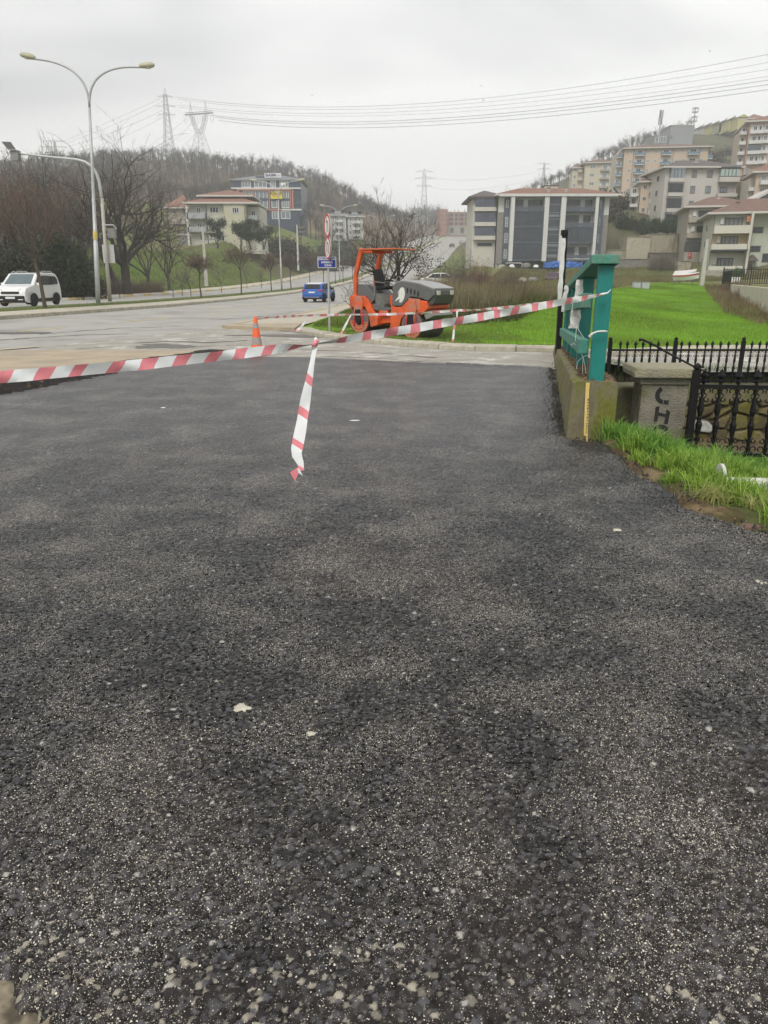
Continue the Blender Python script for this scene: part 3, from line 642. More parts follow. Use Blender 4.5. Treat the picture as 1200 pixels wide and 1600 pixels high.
# ---------------------------------------------------------------- dark post with its torn white cover
pb = P(872, 545, 15.2); pt = P(883, 361, 15.2)
dp = empty('dark_post', (pb.x, 15.2, .2), 0, 'slim black square post at the far end of the green railing', 'post')
hh = pt.z-.2; lx = pt.x-pb.x
mb = MB(); mb.add([(-.05,-.05,-.1),(.05,-.05,-.1),(.05,.05,-.1),(-.05,.05,-.1),(lx-.045,-.045,hh),(lx+.045,-.045,hh),(lx+.045,.045,hh),(lx-.045,.045,hh)], [(3,2,1,0),(4,5,6,7),(0,1,5,4),(1,2,6,5),(2,3,7,6),(3,0,4,7)])
mb.build('shaft', black_iron, dp); mb = MB(); mb.cbox((lx-.01, 0, hh-.03), (.12,.12,.1)); mb.build('cap', black_iron, dp, bevel=.01)
plastic = mat('crumpled_white_plastic', (.66,.65,.62), .45, .08, 3, .8, 25)
def ribbon(mb, pts, wd, side, n=None, crumple=.0, seed=0, mats=None):
    g = random.Random(seed); pts = [Vector(p) for p in pts]; V = []
    for i, p in enumerate(pts):
        w_ = wd[i] if hasattr(wd, '__len__') else wd; s_ = side[i] if isinstance(side, list) else side; s_ = Vector(s_).normalized()
        for t in (-.5, 0, .5): V.append(p+s_*w_*t+Vector((g.uniform(-1,1), g.uniform(-1,1), 0))*crumple)
    mb.add(V, [(i*3+k, i*3+k+1, (i+1)*3+k+1, (i+1)*3+k) for i in range(len(pts)-1) for k in range(2)])
ps = []
for k in range(15):
    t = k/14; y = 372+t*(470-372); x = 880.5-6.5*t; ps.append(P(x, y, 15.10))
o_ = empty('torn_wrapping', ps[-1], 0, 'long crumpled white plastic wrapping hanging on the dark post', 'wrapping')
mb = MB(); ribbon(mb, [p-ps[-1] for p in ps], [.085+.012*math.sin(k*1.3) for k in range(15)], (1,0,0), crumple=.005, seed=4)
ob = mb.build('sheet', plastic, o_); sm = ob.modifiers.new('solid', 'SOLIDIFY'); sm.thickness = .004
redm = mat('tape_red', (.76,.24,.27), .45, .06, 6); whit = mat('tape_white', (.78,.80,.80), .4, .05, 6)
prnt = mat('printed_pink', (.55,.33,.30), .6, .2, 20); inkb = mat('ink_blue', (.10,.13,.28), .6, .2, 20)
for (x0,y0,x1,y1,Y,w_,lab) in [(906.5,437,897,513,10.1,.115,'printed white plastic strip hanging from the middle of the green railing'),(885,446,880,487,13.4,.075,'short crumpled white strip hanging at the far part of the green railing')]:
    ps = [P(x0+(x1-x0)*t/9, y0+(y1-y0)*t/9, Y-.25) for t in range(10)]
    o_ = empty('hanging_strip', ps[0], 0, lab, 'plastic strip'); mb = MB()
    ribbon(mb, [p-ps[0] for p in ps], [w_*(.55 if k == 0 else .8+.35*k/9) for k in range(10)], (1,0,0), crumple=.012, seed=int(x0))
    ob = mb.build('sheet', plastic, o_); sm = ob.modifiers.new('solid', 'SOLIDIFY'); sm.thickness = .003
    if w_ > .12:
        mb = MB(); q0 = ps[7]-ps[0]; q1 = ps[9]-ps[0]
        for a in (0,):   # printed red frame and blue bar
            for (dx, z0, z1, ww) in ((-.045, q1.z+.03, q0.z, .012), (.045, q1.z+.03, q0.z, .012)): mb.box(dx-ww/2+q1.x, dx+ww/2+q1.x, -.03, -.024, z0, z1)
            mb.box(q1.x-.045, q1.x+.045, -.03, -.024, q0.z-.012, q0.z)
        mb.build('printed_frame', redm, o_)
        mb = MB(); q = ps[5]-ps[0]; mb.box(q.x-.05, q.x+.05, -.03, -.024, q.z-.01, q.z+.008); mb.box(q.x-.04, q.x+.04, -.03, -.024, q.z-.05, q.z-.035); mb.build('printed_bar', inkb, o_)
# string tied round the railing
mb = MB(); o_ = empty('white_string', P(905, 520, 8.4), 0, 'loose white string looped over the lower green rail', 'string'); oo = Vector(o_.location)
for pp in ([(901,510),(899,530),(903,546),(911,557),(910,585)],[(911,557),(902,566),(901,576)],[(911,557),(920,555),(932,552)],[(901,510),(908,522),(914,530)],[(892,539),(897,536),(903,546)],[(911,557),(914,572),(916,590)]):
    q = [P(a, b, 8.35+.0*i)-oo for i, (a, b) in enumerate(pp)]; mb.tube(q, .0035, 5)
mb.build('string', white_pl, o_)
mb = MB(); o_ = empty('rag_knot', P(925, 521, 7.5), 0, 'white plastic rag knotted round the nearest green post', 'rag'); oo = Vector(o_.location)
q = [P(a, b, 7.48)-oo for a, b in [(921,527),(926,521),(934,518),(944,517.5),(949,518)]]; mb.tube(q, [.020,.010,.009,.010,.008], 7); mb.build('rag', plastic, o_, smooth=True)

# ---------------------------------------------------------------- barrier tapes
def tape(name, label, path, width, period, redf, slant, seed, twist=None, parent=None, ref=(0,0,1)):
    """path: list of Vectors; stripes cut across the strip"""
    S = [0]
    for a, b in zip(path, path[1:]): S.append(S[-1]+(b-a).length)
    def at(s):
        for i in range(len(S)-1):
            if s <= S[i+1] or i == len(S)-2: return path[i].lerp(path[i+1], max(0, min(1, (s-S[i])/(S[i+1]-S[i]))))
    g = random.Random(seed); L_ = S[-1]; mb = MB(); s = 0; cols = []
    cuts = [(0, 0)]; s = g.uniform(0, period)*.5; k = 0
    while s < L_: 
        cuts.append((s, k)); s += period*(redf if k == 1 else 1-redf)*g.uniform(.8, 1.2); k = 1-k
    cuts.append((L_, k))
    org = path[0]
    for (a, kk), (b, _) in zip(cuts, cuts[1:]):
        n_ = max(1, int((b-a)/.035))
        for i in range(n_):
            q = []
            for e in (a+(b-a)*i/n_, a+(b-a)*(i+1)/n_):
                sl = slant*(1 if 0 < e < L_ else 0)
                for v in (-.5, -.17, .17, .5):
                    ss = min(L_, max(0, e+sl*v)); p = at(ss); wv = width(ss/L_) if callable(width) else width
                    tw = twist(ss/L_) if twist else 0.
                    d = (at(min(L_, ss+.02))-at(max(0, ss-.02))).normalized(); up = Vector(ref); up = (up-d*up.dot(d)).normalized(); sd_ = d.cross(up)
                    u = up*math.cos(tw)+sd_*math.sin(tw)
                    rip = .006*math.sin(ss*23+v*4)*math.sin(ss*5+seed) + .010*math.sin(ss*9+v*2)
                    q.append(p+u*wv*v+sd_*rip*min(1, wv/.06)-org)
            mb.mi = kk; mb.add(q, [(0,1,5,4),(1,2,6,5),(2,3,7,6)])
    return mb.build(name, [whit, redm], parent, smooth=True, fix=False)
def cat_path(pts, sag, n=40):
    out = []
    for (a, b), sg in zip(zip(pts, pts[1:]), sag):
        for i in range(n):
            t = i/n; p = a.lerp(b, t); p = p - Vector((0,0,sg*4*t*(1-t))); out.append(p)
    out.append(pts[-1]); return out
A0 = P(-60, 594, 3.75); A1 = P(490, 538, 5.34); A2 = P(946, 459, 7.5)
r_ = empty('barrier_tape', A0, 0, 'wide red and white barrier tape sagging from the left to the green railing', 'barrier tape')
wl = lambda t: .0625-.045*float(sst(.86, 1.0, t))
tape('left_span', '', cat_path([A0, A1], [.015]), wl, .212, .42, .05, 3, twist=lambda t: 1.15*float(sst(.85, 1., t)), parent=r_)
ob = tape('right_span', '', cat_path([A1, A2], [.012]), lambda t: .064-.03*float(sst(.78, 1., t))-.045*float(1-sst(0, .10, t)), .245, .40, .015, 8, twist=lambda t: 1.0*float(1-sst(0, .2, t))+.5*float(sst(.8,1,t)), parent=r_); ob.location = A1-A0
hp = [P(x, y, D) for x, y, D in [(494,536,5.30),(489,560,5.29),(484,590,5.28),(478,620,5.27),(472,655,5.25),(466,690,5.23),(463,708,5.22),(470,724,5.2),(471,735,5.19)]]
ob = tape('hanging_end', '', cat_path(hp, [0]*(len(hp)-1), 5), lambda t: .035+.058*float(sst(.05, .75, t))-.05*float(sst(.83,.98,t)), .205, .27, .03, 5, parent=r_, ref=(1,-.25,0)); ob.location = hp[0]-A0
mb = MB()
for v_ in (0,): 
    q = [P(x, y, 5.17)-A0 for x, y in [(453,738),(464,731),(468,733),(473,743),(461,752)]]
    mb.mi = 1; mb.quad(q[0], q[1], (q[1]+q[3])*.5+Vector((-.01,0,-.01)), q[4]); mb.mi = 0; mb.quad(q[1], q[2], q[3], (q[1]+q[3])*.5+Vector((-.01,0,-.01)))
mb.build('curled_tip', [whit, redm], r_, fix=False)
mb = MB(); q = [P(x, y, 5.30)-A0 for x, y in [(493,527),(494,533),(492,540),(487,545)]]; mb.tube(q, [.006,.016,.019,.006], 7)
q = [P(x, y, 5.29)-A0 for x, y in [(496,531),(492,538),(487,541)]]; mb.mi = 1; mb.tube(q, [.012,.02,.006], 7); mb.build('knot', [whit, redm], r_, smooth=True)
mb = MB(); q = [P(x, y, 7.45)-A0 for x, y in [(934,461),(944,459),(949,458),(955,452)]]; mb.tube(q, [.012,.010,.007,.002], 7); mb.build('tied_end', whit, r_, smooth=True)

B = [P(402,497,16.5), P(478,493,18.6), P(548,491.5,19.6), P(714,485,19.2), P(800,479,17.2), P(872,471.5,15.1)]
r_ = empty('rear_barrier_tape', B[0], 0, 'thin far barrier tape running from the cone past the roller to the dark post', 'barrier tape')
tape('span', '', cat_path(B, [.0, .0, .03, .02, .0], 24), .062, .42, .45, .0, 13, twist=lambda t: .5+.35*math.sin(t*40), parent=r_)
for k, (pts, D) in enumerate([([(548,492),(541,506),(533,521)], 19.6), ([(714,486),(714,497),(710,510),(708,528),(707,534)], 19.2), ([(478,494),(477,502),(475,506),(468,513),(462,517)], 18.6)]):
    q = [P(x, y, D-.02) for x, y in pts]; ob = tape('loose_end', '', cat_path(q, [0]*(len(q)-1), 8), .055, .4, .4, .0, 20+k, twist=lambda t: .5+.5*math.sin(t*7), parent=r_, ref=(1,0,0)); ob.location = q[0]-B[0]

# ---------------------------------------------------------------- traffic cone
cp = G(402, 553, .03); H = .80
orange = mat('cone_orange', (.85,.13,.035), .5, .08, 5); refl = mat('cone_grey_band', (.33,.29,.27), .6, .12, 12)
r_ = empty('traffic_cone', cp, R(12), 'orange traffic cone with two grey bands on the asphalt edge', 'traffic cone')
rad = lambda h: .145-(.145-.028)*h/H
def cone_seg(name, z0, z1, m, e=0): MB().lathe([(rad(z0)+e, z0), (rad(z1)+e, z1)], n=28).build(name, m, r_, smooth=False)
for pr_ in ([(.155,.03),(.145,.05),(rad(.20),.20)], [(rad(.36),.36),(rad(.55),.55)], [(rad(.66),.66),(rad(H-.02),H-.02),(.02,H)]): mb = MB(); mb.lathe(pr_, n=28); mb.build('cone_section', orange, r_)
mb = MB(); mb.lathe([(rad(.20)+.001,.2),(rad(.36)+.001,.36)], n=28); mb.build('band', refl, r_); mb = MB(); mb.lathe([(rad(.55)+.001,.55),(rad(.66)+.001,.66)], n=28); mb.build('band', refl, r_)
mb = MB(); mb.prism([(-.21,-.17),(-.17,-.21),(.17,-.21),(.21,-.17),(.21,.17),(.17,.21),(-.17,.21),(-.21,.17)], 0, .032, 'xy'); mb.build('base', orange, r_, bevel=.006)

# ---------------------------------------------------------------- concrete gate pillar with stencilled letters
pc = P(1032, 690, 8.35); pz = -.25
r_ = empty('gate_pillar', (pc.x, 8.55, pz), R(-4), 'weathered concrete gate pillar with a flat cap and stencilled black letters', 'pillar')
hp_ = .66-pz
mb = MB(); g = random.Random(4)
def rbox(mb, x0, x1, y0, y1, z0, z1, n=6, amp=.006):
    V = []; F = []
    for k in range(n+1):
        z = z0+(z1-z0)*k/n
        for x, y in ((x0,y0),(x1,y0),(x1,y1),(x0,y1)): V.append((x+g.uniform(-amp,amp), y+g.uniform(-amp,amp), z))
    for k in range(n):
        for j in range(4): F.append((k*4+j, k*4+(j+1)%4, (k+1)*4+(j+1)%4, (k+1)*4+j))
    F += [(3,2,1,0), tuple(n*4+j for j in range(4))]; mb.add(V, F)
rbox(mb, -.255, .255, -.2, .2, -1.8, hp_-.19, 12)
pm = mat('pillar_concrete', (.25,.23,.185), .95, .22, 4, 1, 50, stain=((.11,.115,.035),.85,.5,.66), sscale=3)
mb.build('shaft', pm, r_, bevel=.012)
mb = MB(); rbox(mb, -.285, .285, -.225, .225, hp_-.19, hp_-.11, 1); mb.build('neck', pm, r_, bevel=.01)
mb = MB(); rbox(mb, -.37, .36, -.30, .30, hp_-.11, hp_, 2, .009); mb.mi = 0
mb.build('cap', mat('cap_concrete', (.33,.30,.22), .95, .22, 4, 1, 50, stain=((.15,.16,.05),.8,.5,.68), sscale=4), r_, bevel=.012)
stn = mat('stencil_black', (.02,.02,.018), .8, .4, 12, .3, 60)
def arc_band(mb, c, r0, r1, a0, a1, y0, y1, n=12):
    po = [(c[0]+r1*math.cos(a0+(a1-a0)*i/n), c[1]+r1*math.sin(a0+(a1-a0)*i/n)) for i in range(n+1)] + [(c[0]+r0*math.cos(a1-(a1-a0)*i/n), c[1]+r0*math.sin(a1-(a1-a0)*i/n)) for i in range(n+1)]
    for i in range(n): mb.prism([po[i], po[i+1], po[2*n-i], po[2*n+1-i]], y0, y1)
mb = MB(); arc_band(mb, (.0, .60), .055, .105, R(118), R(262), -.206, -.203); mb.prism([(-.005,.498),(.05,.492),(.055,.54),(.0,.545)], -.2065, -.2035)
mb.prism([(-.085,.465),(-.042,.475),(-.048,.305),(-.088,.30)], -.206, -.203); mb.prism([(-.048,.405),(.045,.385),(.04,.35),(-.048,.37)], -.2065, -.2035); mb.prism([(.04,.44),(.082,.41),(.07,.275),(.03,.275)], -.206, -.203)
arc_band(mb, (.0, .17), .05, .095, R(20), R(160), -.206, -.203)
mb.build('stencil_letters', stn, r_)

# ---------------------------------------------------------------- wrought iron fences
def baluster(h, th, scroll=True, bottom=True):
    mb = MB(); z0, zt = .03, h
    pr = [(th*.38,0),(th*.38,h*.10),(th*.5,h*.14),(th*.42,h*.2),(th*.7,h*.30),(th*.85,h*.36),(th*.45,h*.42),(th*.6,h*.44),(th*.45,h*.46),(th*.8,h*.52),(th*.65,h*.60),(th*.36,h*.66),(th*.36,h*.80)]
    mb.lathe(pr, n=6)
    mb.lathe([(th*.40,h*.80),(th*.40,h*.84),(th*.75,h*.86),(th*.5,h*.88),(th*1.15,h*.915),(.001,h)], n=4)
    def scr(cx, cz, r, sgn, flip):
        pts = []
        for i in range(11):
            a = R(-80+i*31)*flip; rr = r*(1-.055*i); pts.append((cx+sgn*(rr*math.cos(a)), 0, cz+rr*math.sin(a)))
        mb.tube(pts, th*.16, 4)
    if scroll:
        for sg in (-1, 1):
            scr(sg*th*1.25, h*.745, th*1.0, -sg, 1); scr(sg*th*1.15, h*.65, th*.75, -sg, -1)
            if bottom: scr(sg*th*1.3, h*.085, th*1.0, -sg, 1); scr(sg*th*1.15, h*.18, th*.7, -sg, -1)
    return mb
def fence(label, p0, p1, h, sp, th, posts, posth, rail_lo, rail_hi, gname='iron_fence', cat='fence', railw=.035):
    p0 = Vector(p0); p1 = Vector(p1); d = p1-p0; L_ = d.length; yaw = math.atan2(d.y, d.x)
    r_ = empty(gname, p0, yaw, label, cat)
    mb = MB(); mb.box(0, L_, -railw*.5, railw*.5, rail_hi-.02, rail_hi+.02); mb.build('top_rail', black_iron, r_)
    mb = MB(); mb.box(0, L_, -railw*.5, railw*.5, rail_lo-.018, rail_lo+.018); mb.build('bottom_rail', black_iron, r_)
    me = baluster(h, th).mesh('baluster', black_iron); n_ = int(L_/sp)
    for k in range(n_+1):
        x = sp*.5+k*sp
        if x > L_-.03 or any(abs(x-q) < sp*.45 for q in posts): continue
        link('baluster', me, r_, (x, 0, 0), (0, R(rnd.uniform(-1,1)), 0))
    for q in posts:
        mb = MB(); mb.cbox((q, 0, posth/2-.1), (.07,.07,posth+.2)); mb.lathe([(.02,posth),(.042,posth+.02),(.042,posth+.045),(.001,posth+.075)], (q,0,0), n=8); mb.build('fence_post', black_iron, r_)
    return r_
zf = -.46; f0 = P(946, 598, 15.45); f1x = 13.5
# post positions from the picture
fx0 = f0.x; post_x = [0.03, P(1052, 570, 15.45).x-fx0, P(1157, 570, 15.45).x-fx0]
step = post_x[2]-post_x[1]; post_x += [post_x[2]+step*k for k in range(1, 4)]
fence('long black spiked iron fence along the far bank of the creek', (fx0, 15.45, zf), (f1x, 15.45, zf), .86, .158, .036, post_x, .86, .03, .67)
nf0 = P(1075, 690, 7.75); 
fence('nearer black iron fence panel with a leaning end post beside the pillar', (nf0.x, 7.75, -.2), (nf0.x+3.2, 7.35, -.2), .92, .176, .042, [0.0], .9, .02, .735, 'iron_fence', 'fence', .045)
# loose rod leaning across
a, b = P(1000, 531, 8.15), P(1116, 586, 7.6); o_ = empty('iron_rod', a, 0, 'thin bent black iron rod leaning over the fence post by the pillar', 'rod')
mb = MB(); q = [a, P(1004,530.5,8.15), P(1024,540,8.05), P(1052,556,7.9), P(1085,573,7.75), b]; mb.tube([p-a for p in q], [.014,.012,.012,.011,.010,.008], 8); mb.lathe([(.002,-.015),(.016,-.008),(.016,.008),(.002,.015)], (0,0,0), 'x', 10); mb.build('shaft', black_iron, o_, smooth=True)

# ---------------------------------------------------------------- stone retaining wall of the creek
r_ = empty('creek_wall', (9, 15.5, -2), 0, 'mossy rubble stone retaining wall with a concrete band on top', 'wall')
g = np.random.default_rng(31)
NX_, NZ_ = 420, 90; xs_ = np.linspace(-5.2, 9, NX_); zs_ = np.linspace(-.3, 1.18, NZ_); XA, ZA = np.meshgrid(xs_, zs_)
gg = np.random.default_rng(2); T = gg.random((64, 64, 3)); sx_, sz_ = .42, .27
u = XA/sx_; v_ = ZA/sz_; ci = np.floor(u).astype(int); cj = np.floor(v_).astype(int); d1 = np.full(XA.shape, 9.); d2 = np.full(XA.shape, 9.); rid = np.zeros(XA.shape)
for di in (-1,0,1):
    for dj in (-1,0,1):
        t = T[(ci+di)%64, (cj+dj)%64]; d = np.hypot(ci+di+.5+(t[...,0]-.5)*.8-u, cj+dj+.5+(t[...,1]-.5)*.8-v_)
        nw = d < d1; d2 = np.where(nw, d1, np.minimum(d2, d)); rid = np.where(nw, t[...,2], rid); d1 = np.where(nw, d, d1)
e_ = sst(.04, .22, d2-d1); YA = -.12*e_*(.6+.6*rid)+(fbm(XA, ZA, 6, 4, 5)-.5)*.05
stc = np.array([.14,.115,.06])[None,None]*(.45+1.0*rid[...,None])
stc = np.where((rid > .86)[...,None], np.array([.36,.36,.34]), stc)
ms = sst(.45,.6, fbm(XA, ZA, 2.2, 4, 6))[...,None]; stc = stc*(1-ms*.6)+np.array([.13,.125,.02])*ms*.6
stc = stc*(.25+.75*e_[...,None])+np.array([.05,.04,.025])*(1-e_[...,None])*.6
i2 = np.arange(XA.size).reshape(XA.shape); F2 = np.stack([i2[:-1,:-1], i2[:-1,1:], i2[1:,1:], i2[1:,:-1]], -1).reshape(-1,4)
link('rubble_face', np_mesh('rubble_face', np.stack([XA,YA,ZA],-1).reshape(-1,3), F2, tint_mat('rubble', .95, .2, fine=.35, fscale=18), True, stc.reshape(-1,3)), r_)
mb = MB(); mb.box(-5.2, 9, -.10, .12, 1.18, 1.53); mb.build('coping', mat('coping_concrete', (.15,.13,.08), .95, .25, 3, 1, 40, stain=((.10,.12,.02),.9,.46,.6), sscale=2.5), r_)
# scrap of old masonry by the parapet end
mb = MB(); g = random.Random(8)
r_ = empty('masonry_stub', (3.0, 9.0, -.6), 0, 'crumbling mossy masonry stub between parapet and pillar', 'masonry')
rbox(mb, -.55, .35, 0, .5, -1.3, .95, 6, .03); mb.build('block', mossy, r_, bevel=.02)
rock('rubble_stone', (2.62, 8.85, .36), .25, .2, .16, mossy, 'rough dark stone lying on the masonry stub', 'stone', 44)

# ---------------------------------------------------------------- white pipe with flange
a = P(1128, 741, 5.75); r_ = empty('steel_pipe', a, R(-6), 'fallen white painted pipe with a round flange lying on the grass', 'pipe')
wp = mat('chalky_white_paint', (.56,.56,.52), .6, .12, 5, .3, 30, stain=((.30,.25,.18),.7,.55,.7), sscale=4)
mb = MB(); mb.lathe([(.062,0),(.063,1.6)], (0,0,-.085), 'x', 20); mb.build('tube', wp, r_, smooth=False)
mb = MB(); mb.lathe([(.115,-.012),(.115,.012)], (-.01,0,-.03), 'x', 24); mb.build('flange', wp, r_)

# ---------------------------------------------------------------- sign post at the corner
sb = G(515, 519, .1); r_ = empty('road_sign_post', sb, 0, 'grey sign post with two round red ringed signs above a blue street name plate', 'road sign')
mb = MB(); mb.tube([(0,0,-.2),(-.0,0,P(514,338,sb.y).z-sb.z)], .03, 12); mb.build('pole', steel, r_)
sgw = mat('sign_white', (.74,.73,.71), .4, .04, 3); sgr = mat('sign_red', (.55,.03,.035), .4, .08, 3); sgk = mat('sign_black', (.015,.015,.015), .4, .1, 3); sgb = mat('sign_blue', (.012,.03,.24), .4, .1, 3)
def disc(mb, r, y, n=40, r0=0, z=0):
    if r0: arc_band(mb, (0, z), r0, r, 0, 2*math.pi, y-.002, y, n)
    else: mb.prism([(r*math.cos(2*math.pi*i/n), z+r*math.sin(2*math.pi*i/n)) for i in range(n)], y-.002, y)
zc1 = P(514, 353, sb.y).z-sb.z; zc2 = P(514, 387.5, sb.y).z-sb.z
for k, zc in enumerate((zc1, zc2)):
    s_ = empty('round_sign', (0,0,0)); s_.parent = r_; s_.location = (-.0, -.05, zc); s_.rotation_euler = (0, 0, R(-71)); s_['label'] = 'no left turn sign' if k == 0 else 'no U turn sign'
    mb = MB(); mb.prism([(.33*math.cos(2*math.pi*i/40), .33*math.sin(2*math.pi*i/40)) for i in range(40)], 0, .02); mb.build('plate', steel, s_)
    mb = MB(); disc(mb, .325, -.001); mb.build('face', sgw, s_)
    mb = MB(); disc(mb, .325, -.004, r0=.255); mb.build('ring', sgr, s_)
    mb = MB(); M_ = Matrix.Rotation(R(45), 4, 'Y'); 
    mb.prism([(.055,-.17),(.10,-.17),(.10,.04),(.055,.04)] if k == 0 else [(.06,-.17),(.105,-.17),(.105,.05),(.06,.05)], -.006, -.004)
    if k == 0: arc_band(mb, (.0, .04), .055, .10, 0, R(90), -.006, -.004); mb.prism([(0,.095),(-.06,.095),(-.06,.14),(0,.14)], -.0062, -.0042); mb.prism([(-.06,.06),(-.06,.175),(-.14,.118)], -.0064, -.0044)
    else: arc_band(mb, (.0, .05), .06, .105, 0, R(180), -.006, -.004); mb.prism([(-.105,.05),(-.06,.05),(-.06,-.04),(-.105,-.04)], -.0062, -.0042); mb.prism([(-.145,-.04),(-.02,-.04),(-.083,-.13)], -.0064, -.0044)
    mb.build('arrow', sgk, s_)
zb = P(513, 410, sb.y).z-sb.z
s_ = empty('name_plate', (0,0,0)); s_.parent = r_; s_.location = (-.03, -.05, zb)
mb = MB(); mb.box(-.265,.265,0,.02,-.15,.15); mb.build('plate', sgw, s_, bevel=.003)
mb = MB(); mb.box(-.25,.25,-.003,0,-.135,.135); mb.build('blue_face', sgb, s_)
for t_, z_, sz, x_ in (('KEMALPAŞA MAH', .083, .078, 0), ('BARBAROS', 0, .08, 0), ('SOKAK', -.083, .078, .03)): text(t_, sz, s_, (x_, -.006, z_), (R(90),0,0), sgw, ext=.001, sx=.82, bold=.001)

# ---------------------------------------------------------------- tall double lamps
lampm = mat('lamp_housing', (.40,.385,.27), .5, .1, 5); lens_m = mat('lamp_lens', (.55,.55,.5), .2, .05, 5)
def lamp_head(parent, loc, yaw, tilt):
    h_ = empty('lamp_head', (0,0,0)); h_.parent = parent; h_.location = loc; h_.rotation_euler = (0, tilt, yaw)
    mb = MB(); V = []; n = 12; secs = [(0,.05,.05),(.07,.13,.10),(.27,.175,.14),(.5,.175,.145),(.69,.14,.11),(.77,.05,.05)]
    for x, w_, t in secs:
        for j in range(n):
            a = 2*math.pi*j/n; V.append((x, w_*math.cos(a), t*math.sin(a)*(1.15 if math.sin(a) > 0 else .8)))
    mb.add(V, [(i*n+j, i*n+(j+1)%n, (i+1)*n+(j+1)%n, (i+1)*n+j) for i in range(5) for j in range(n)]+[tuple(range(n)), tuple(5*n+j for j in range(n))])
    mb.build('housing', lampm, h_, smooth=True)
    mb = MB(); mb.lathe([(.13,-.10),(.09,-.125),(.01,-.13)], (.45,0,0), 'z', 14); mb.build('lens', lens_m, h_, smooth=True)
def double_lamp(loc, H, span, label, yaw=0., lean=0., zsplit=.83, group='double arm street lamps on the median', band=None, rad=.1):
    r_ = empty('street_lamp', loc, yaw, label, 'street lamp', group); r_.rotation_euler = (0, lean, yaw)
    zs = H*zsplit
    mb = MB(); mb.tube([(0,0,-.4),(0,0,H*.28),(0,0,H*.281),(0,0,H*.55),(0,0,zs)], [rad,rad*.95,rad*.82,rad*.62,rad*.5], 14); mb.build('pole', steel, r_, smooth=True)
    mb = MB(); mb.box(-.05,.05,-rad-.01,-rad+.03,.35,.75); mb.build('hatch', steel_dark, r_)
    for sg in (-1, 1):
        pts = [Vector((0,0,zs-.1))]
        for i in range(1, 15):
            t = i/14; a = t*math.pi/2; pts.append(Vector((sg*(span*.86)*(1-math.cos(a))*(.55+.45*t), 0, zs+(H-zs)*math.sin(a)**.9)))
        pts.append(Vector((sg*span*.9, 0, H+.04)))
        mb = MB(); mb.tube(pts, [rad*.42]*len(pts), 9); mb.build('arm', steel, r_, smooth=True)
        lamp_head(r_, (sg*span*.86, 0, H+.03), 0 if sg > 0 else math.pi, R(-8))
    if band:
        mb = MB(); mb.lathe([(rad*.95,band-.2),(rad*.95,band+.2)], n=14); mb.build('yellow_band', yell, r_)
    return r_
lb = P(153, 471, 41.5); double_lamp((lb.x, 41.5, .25), 11.55, 2.95, 'tallest double arm street lamp with a yellow band near the white van', 0, R(4.0), band=3.55, rad=.125)
for k, (x, Y, lab) in enumerate([(440, 90, 'double arm street lamp in front of the dark office building'), (531, 128, 'third double arm street lamp seen behind the round road signs'), (596, 172, 'distant double arm street lamp beyond the roller canopy'), (648, 232, 'most distant double arm street lamp where the road climbs')]):
    X = (x-600)/1208*Y; double_lamp((X, Y, float(rz(Y))+.25), 11.7, 2.7, lab, R(-4), 0)
# solar powered arm pole
sb = P(172, 471, 42.6); H = 7.95-.3
r_ = empty('signal_pole', (sb.x, 42.6, .25), 0, 'curved grey pole carrying a solar panel and grey box on its long arm', 'pole')
p0 = Vector(r_.location)
pp = [P(172,471,42.6), P(166,400,42.6), P(159,310,42.6)]
mb = MB(); mb.tube([p-p0 for p in pp], [.105,.095,.085], 14); mb.build('pole', mat('painted_grey_pole', (.40,.39,.34), .6, .1, 3), r_, smooth=True)
pp = [P(x, y, 42.6) for x, y in [(159.5,318),(157.5,300),(155,284),(150,270),(143,260),(133,253),(120,249.5),(105,248),(80,245.5),(40,241),(18,239)]]
mb = MB(); mb.tube([p-p0 for p in pp], [.085]*6+[.075,.07,.06,.05,.05], 10); mb.build('arm', steel, r_, smooth=True)
c = P(24.5, 242, 42.6)-p0; mb = MB(); mb.cbox(c, (.42,.35,.42)); mb.cbox(c+Vector((0,-.02,-.25)), (.36,.30,.1)); mb.build('control_box', steel_dark, r_, bevel=.02)
c4 = [P(3,222,42.9)-p0, P(17,222.5,42.9)-p0, P(24.5,233,42.3)-p0, P(12,233,42.3)-p0]; nn = (c4[1]-c4[0]).cross(c4[3]-c4[0]).normalized()*.03
mb = MB(); mb.add([v-nn for v in c4]+[v+nn for v in c4], [(0,1,2,3),(7,6,5,4),(0,4,5,1),(1,5,6,2),(2,6,7,3),(3,7,4,0)]); sp_ = mb.build('solar_panel', steel_dark, r_)
mb = MB(); bl = lambda u, v: (c4[0]*(1-u)+c4[1]*u)*(1-v)+(c4[3]*(1-u)+c4[2]*u)*v
for i in range(3):
    for j in range(4):
        q = [bl(.04+i*.315, .03+j*.24), bl(.04+i*.315+.29, .03+j*.24), bl(.04+i*.315+.29, .03+j*.24+.22), bl(.04+i*.315, .03+j*.24+.22)]; mb.add([v-nn*1.25 for v in q]+[v+nn*1.25 for v in q], [(0,1,2,3),(7,6,5,4),(0,4,5,1),(1,5,6,2),(2,6,7,3),(3,7,4,0)])
mb.build('solar_cells', mat('solar_cell', (.035,.02,.02), .25, .3, 6), sp_)
mb = MB(); a, b = P(157.5,382,42.6)-p0, P(179,411,42.6)-p0; mb.box(a.x, b.x, .13,.15, b.z, a.z); mb.build('sign_back', mat('sign_back_grey', (.50,.49,.47), .5, .06, 3), r_, bevel=.01)
mb = MB(); a, b = P(166,354,42.6)-p0, P(181,372,42.6)-p0; mb.box(a.x+.06, b.x, -.12,.2, b.z, a.z-.1); mb.build('camera_box', steel_dark, r_, bevel=.02)
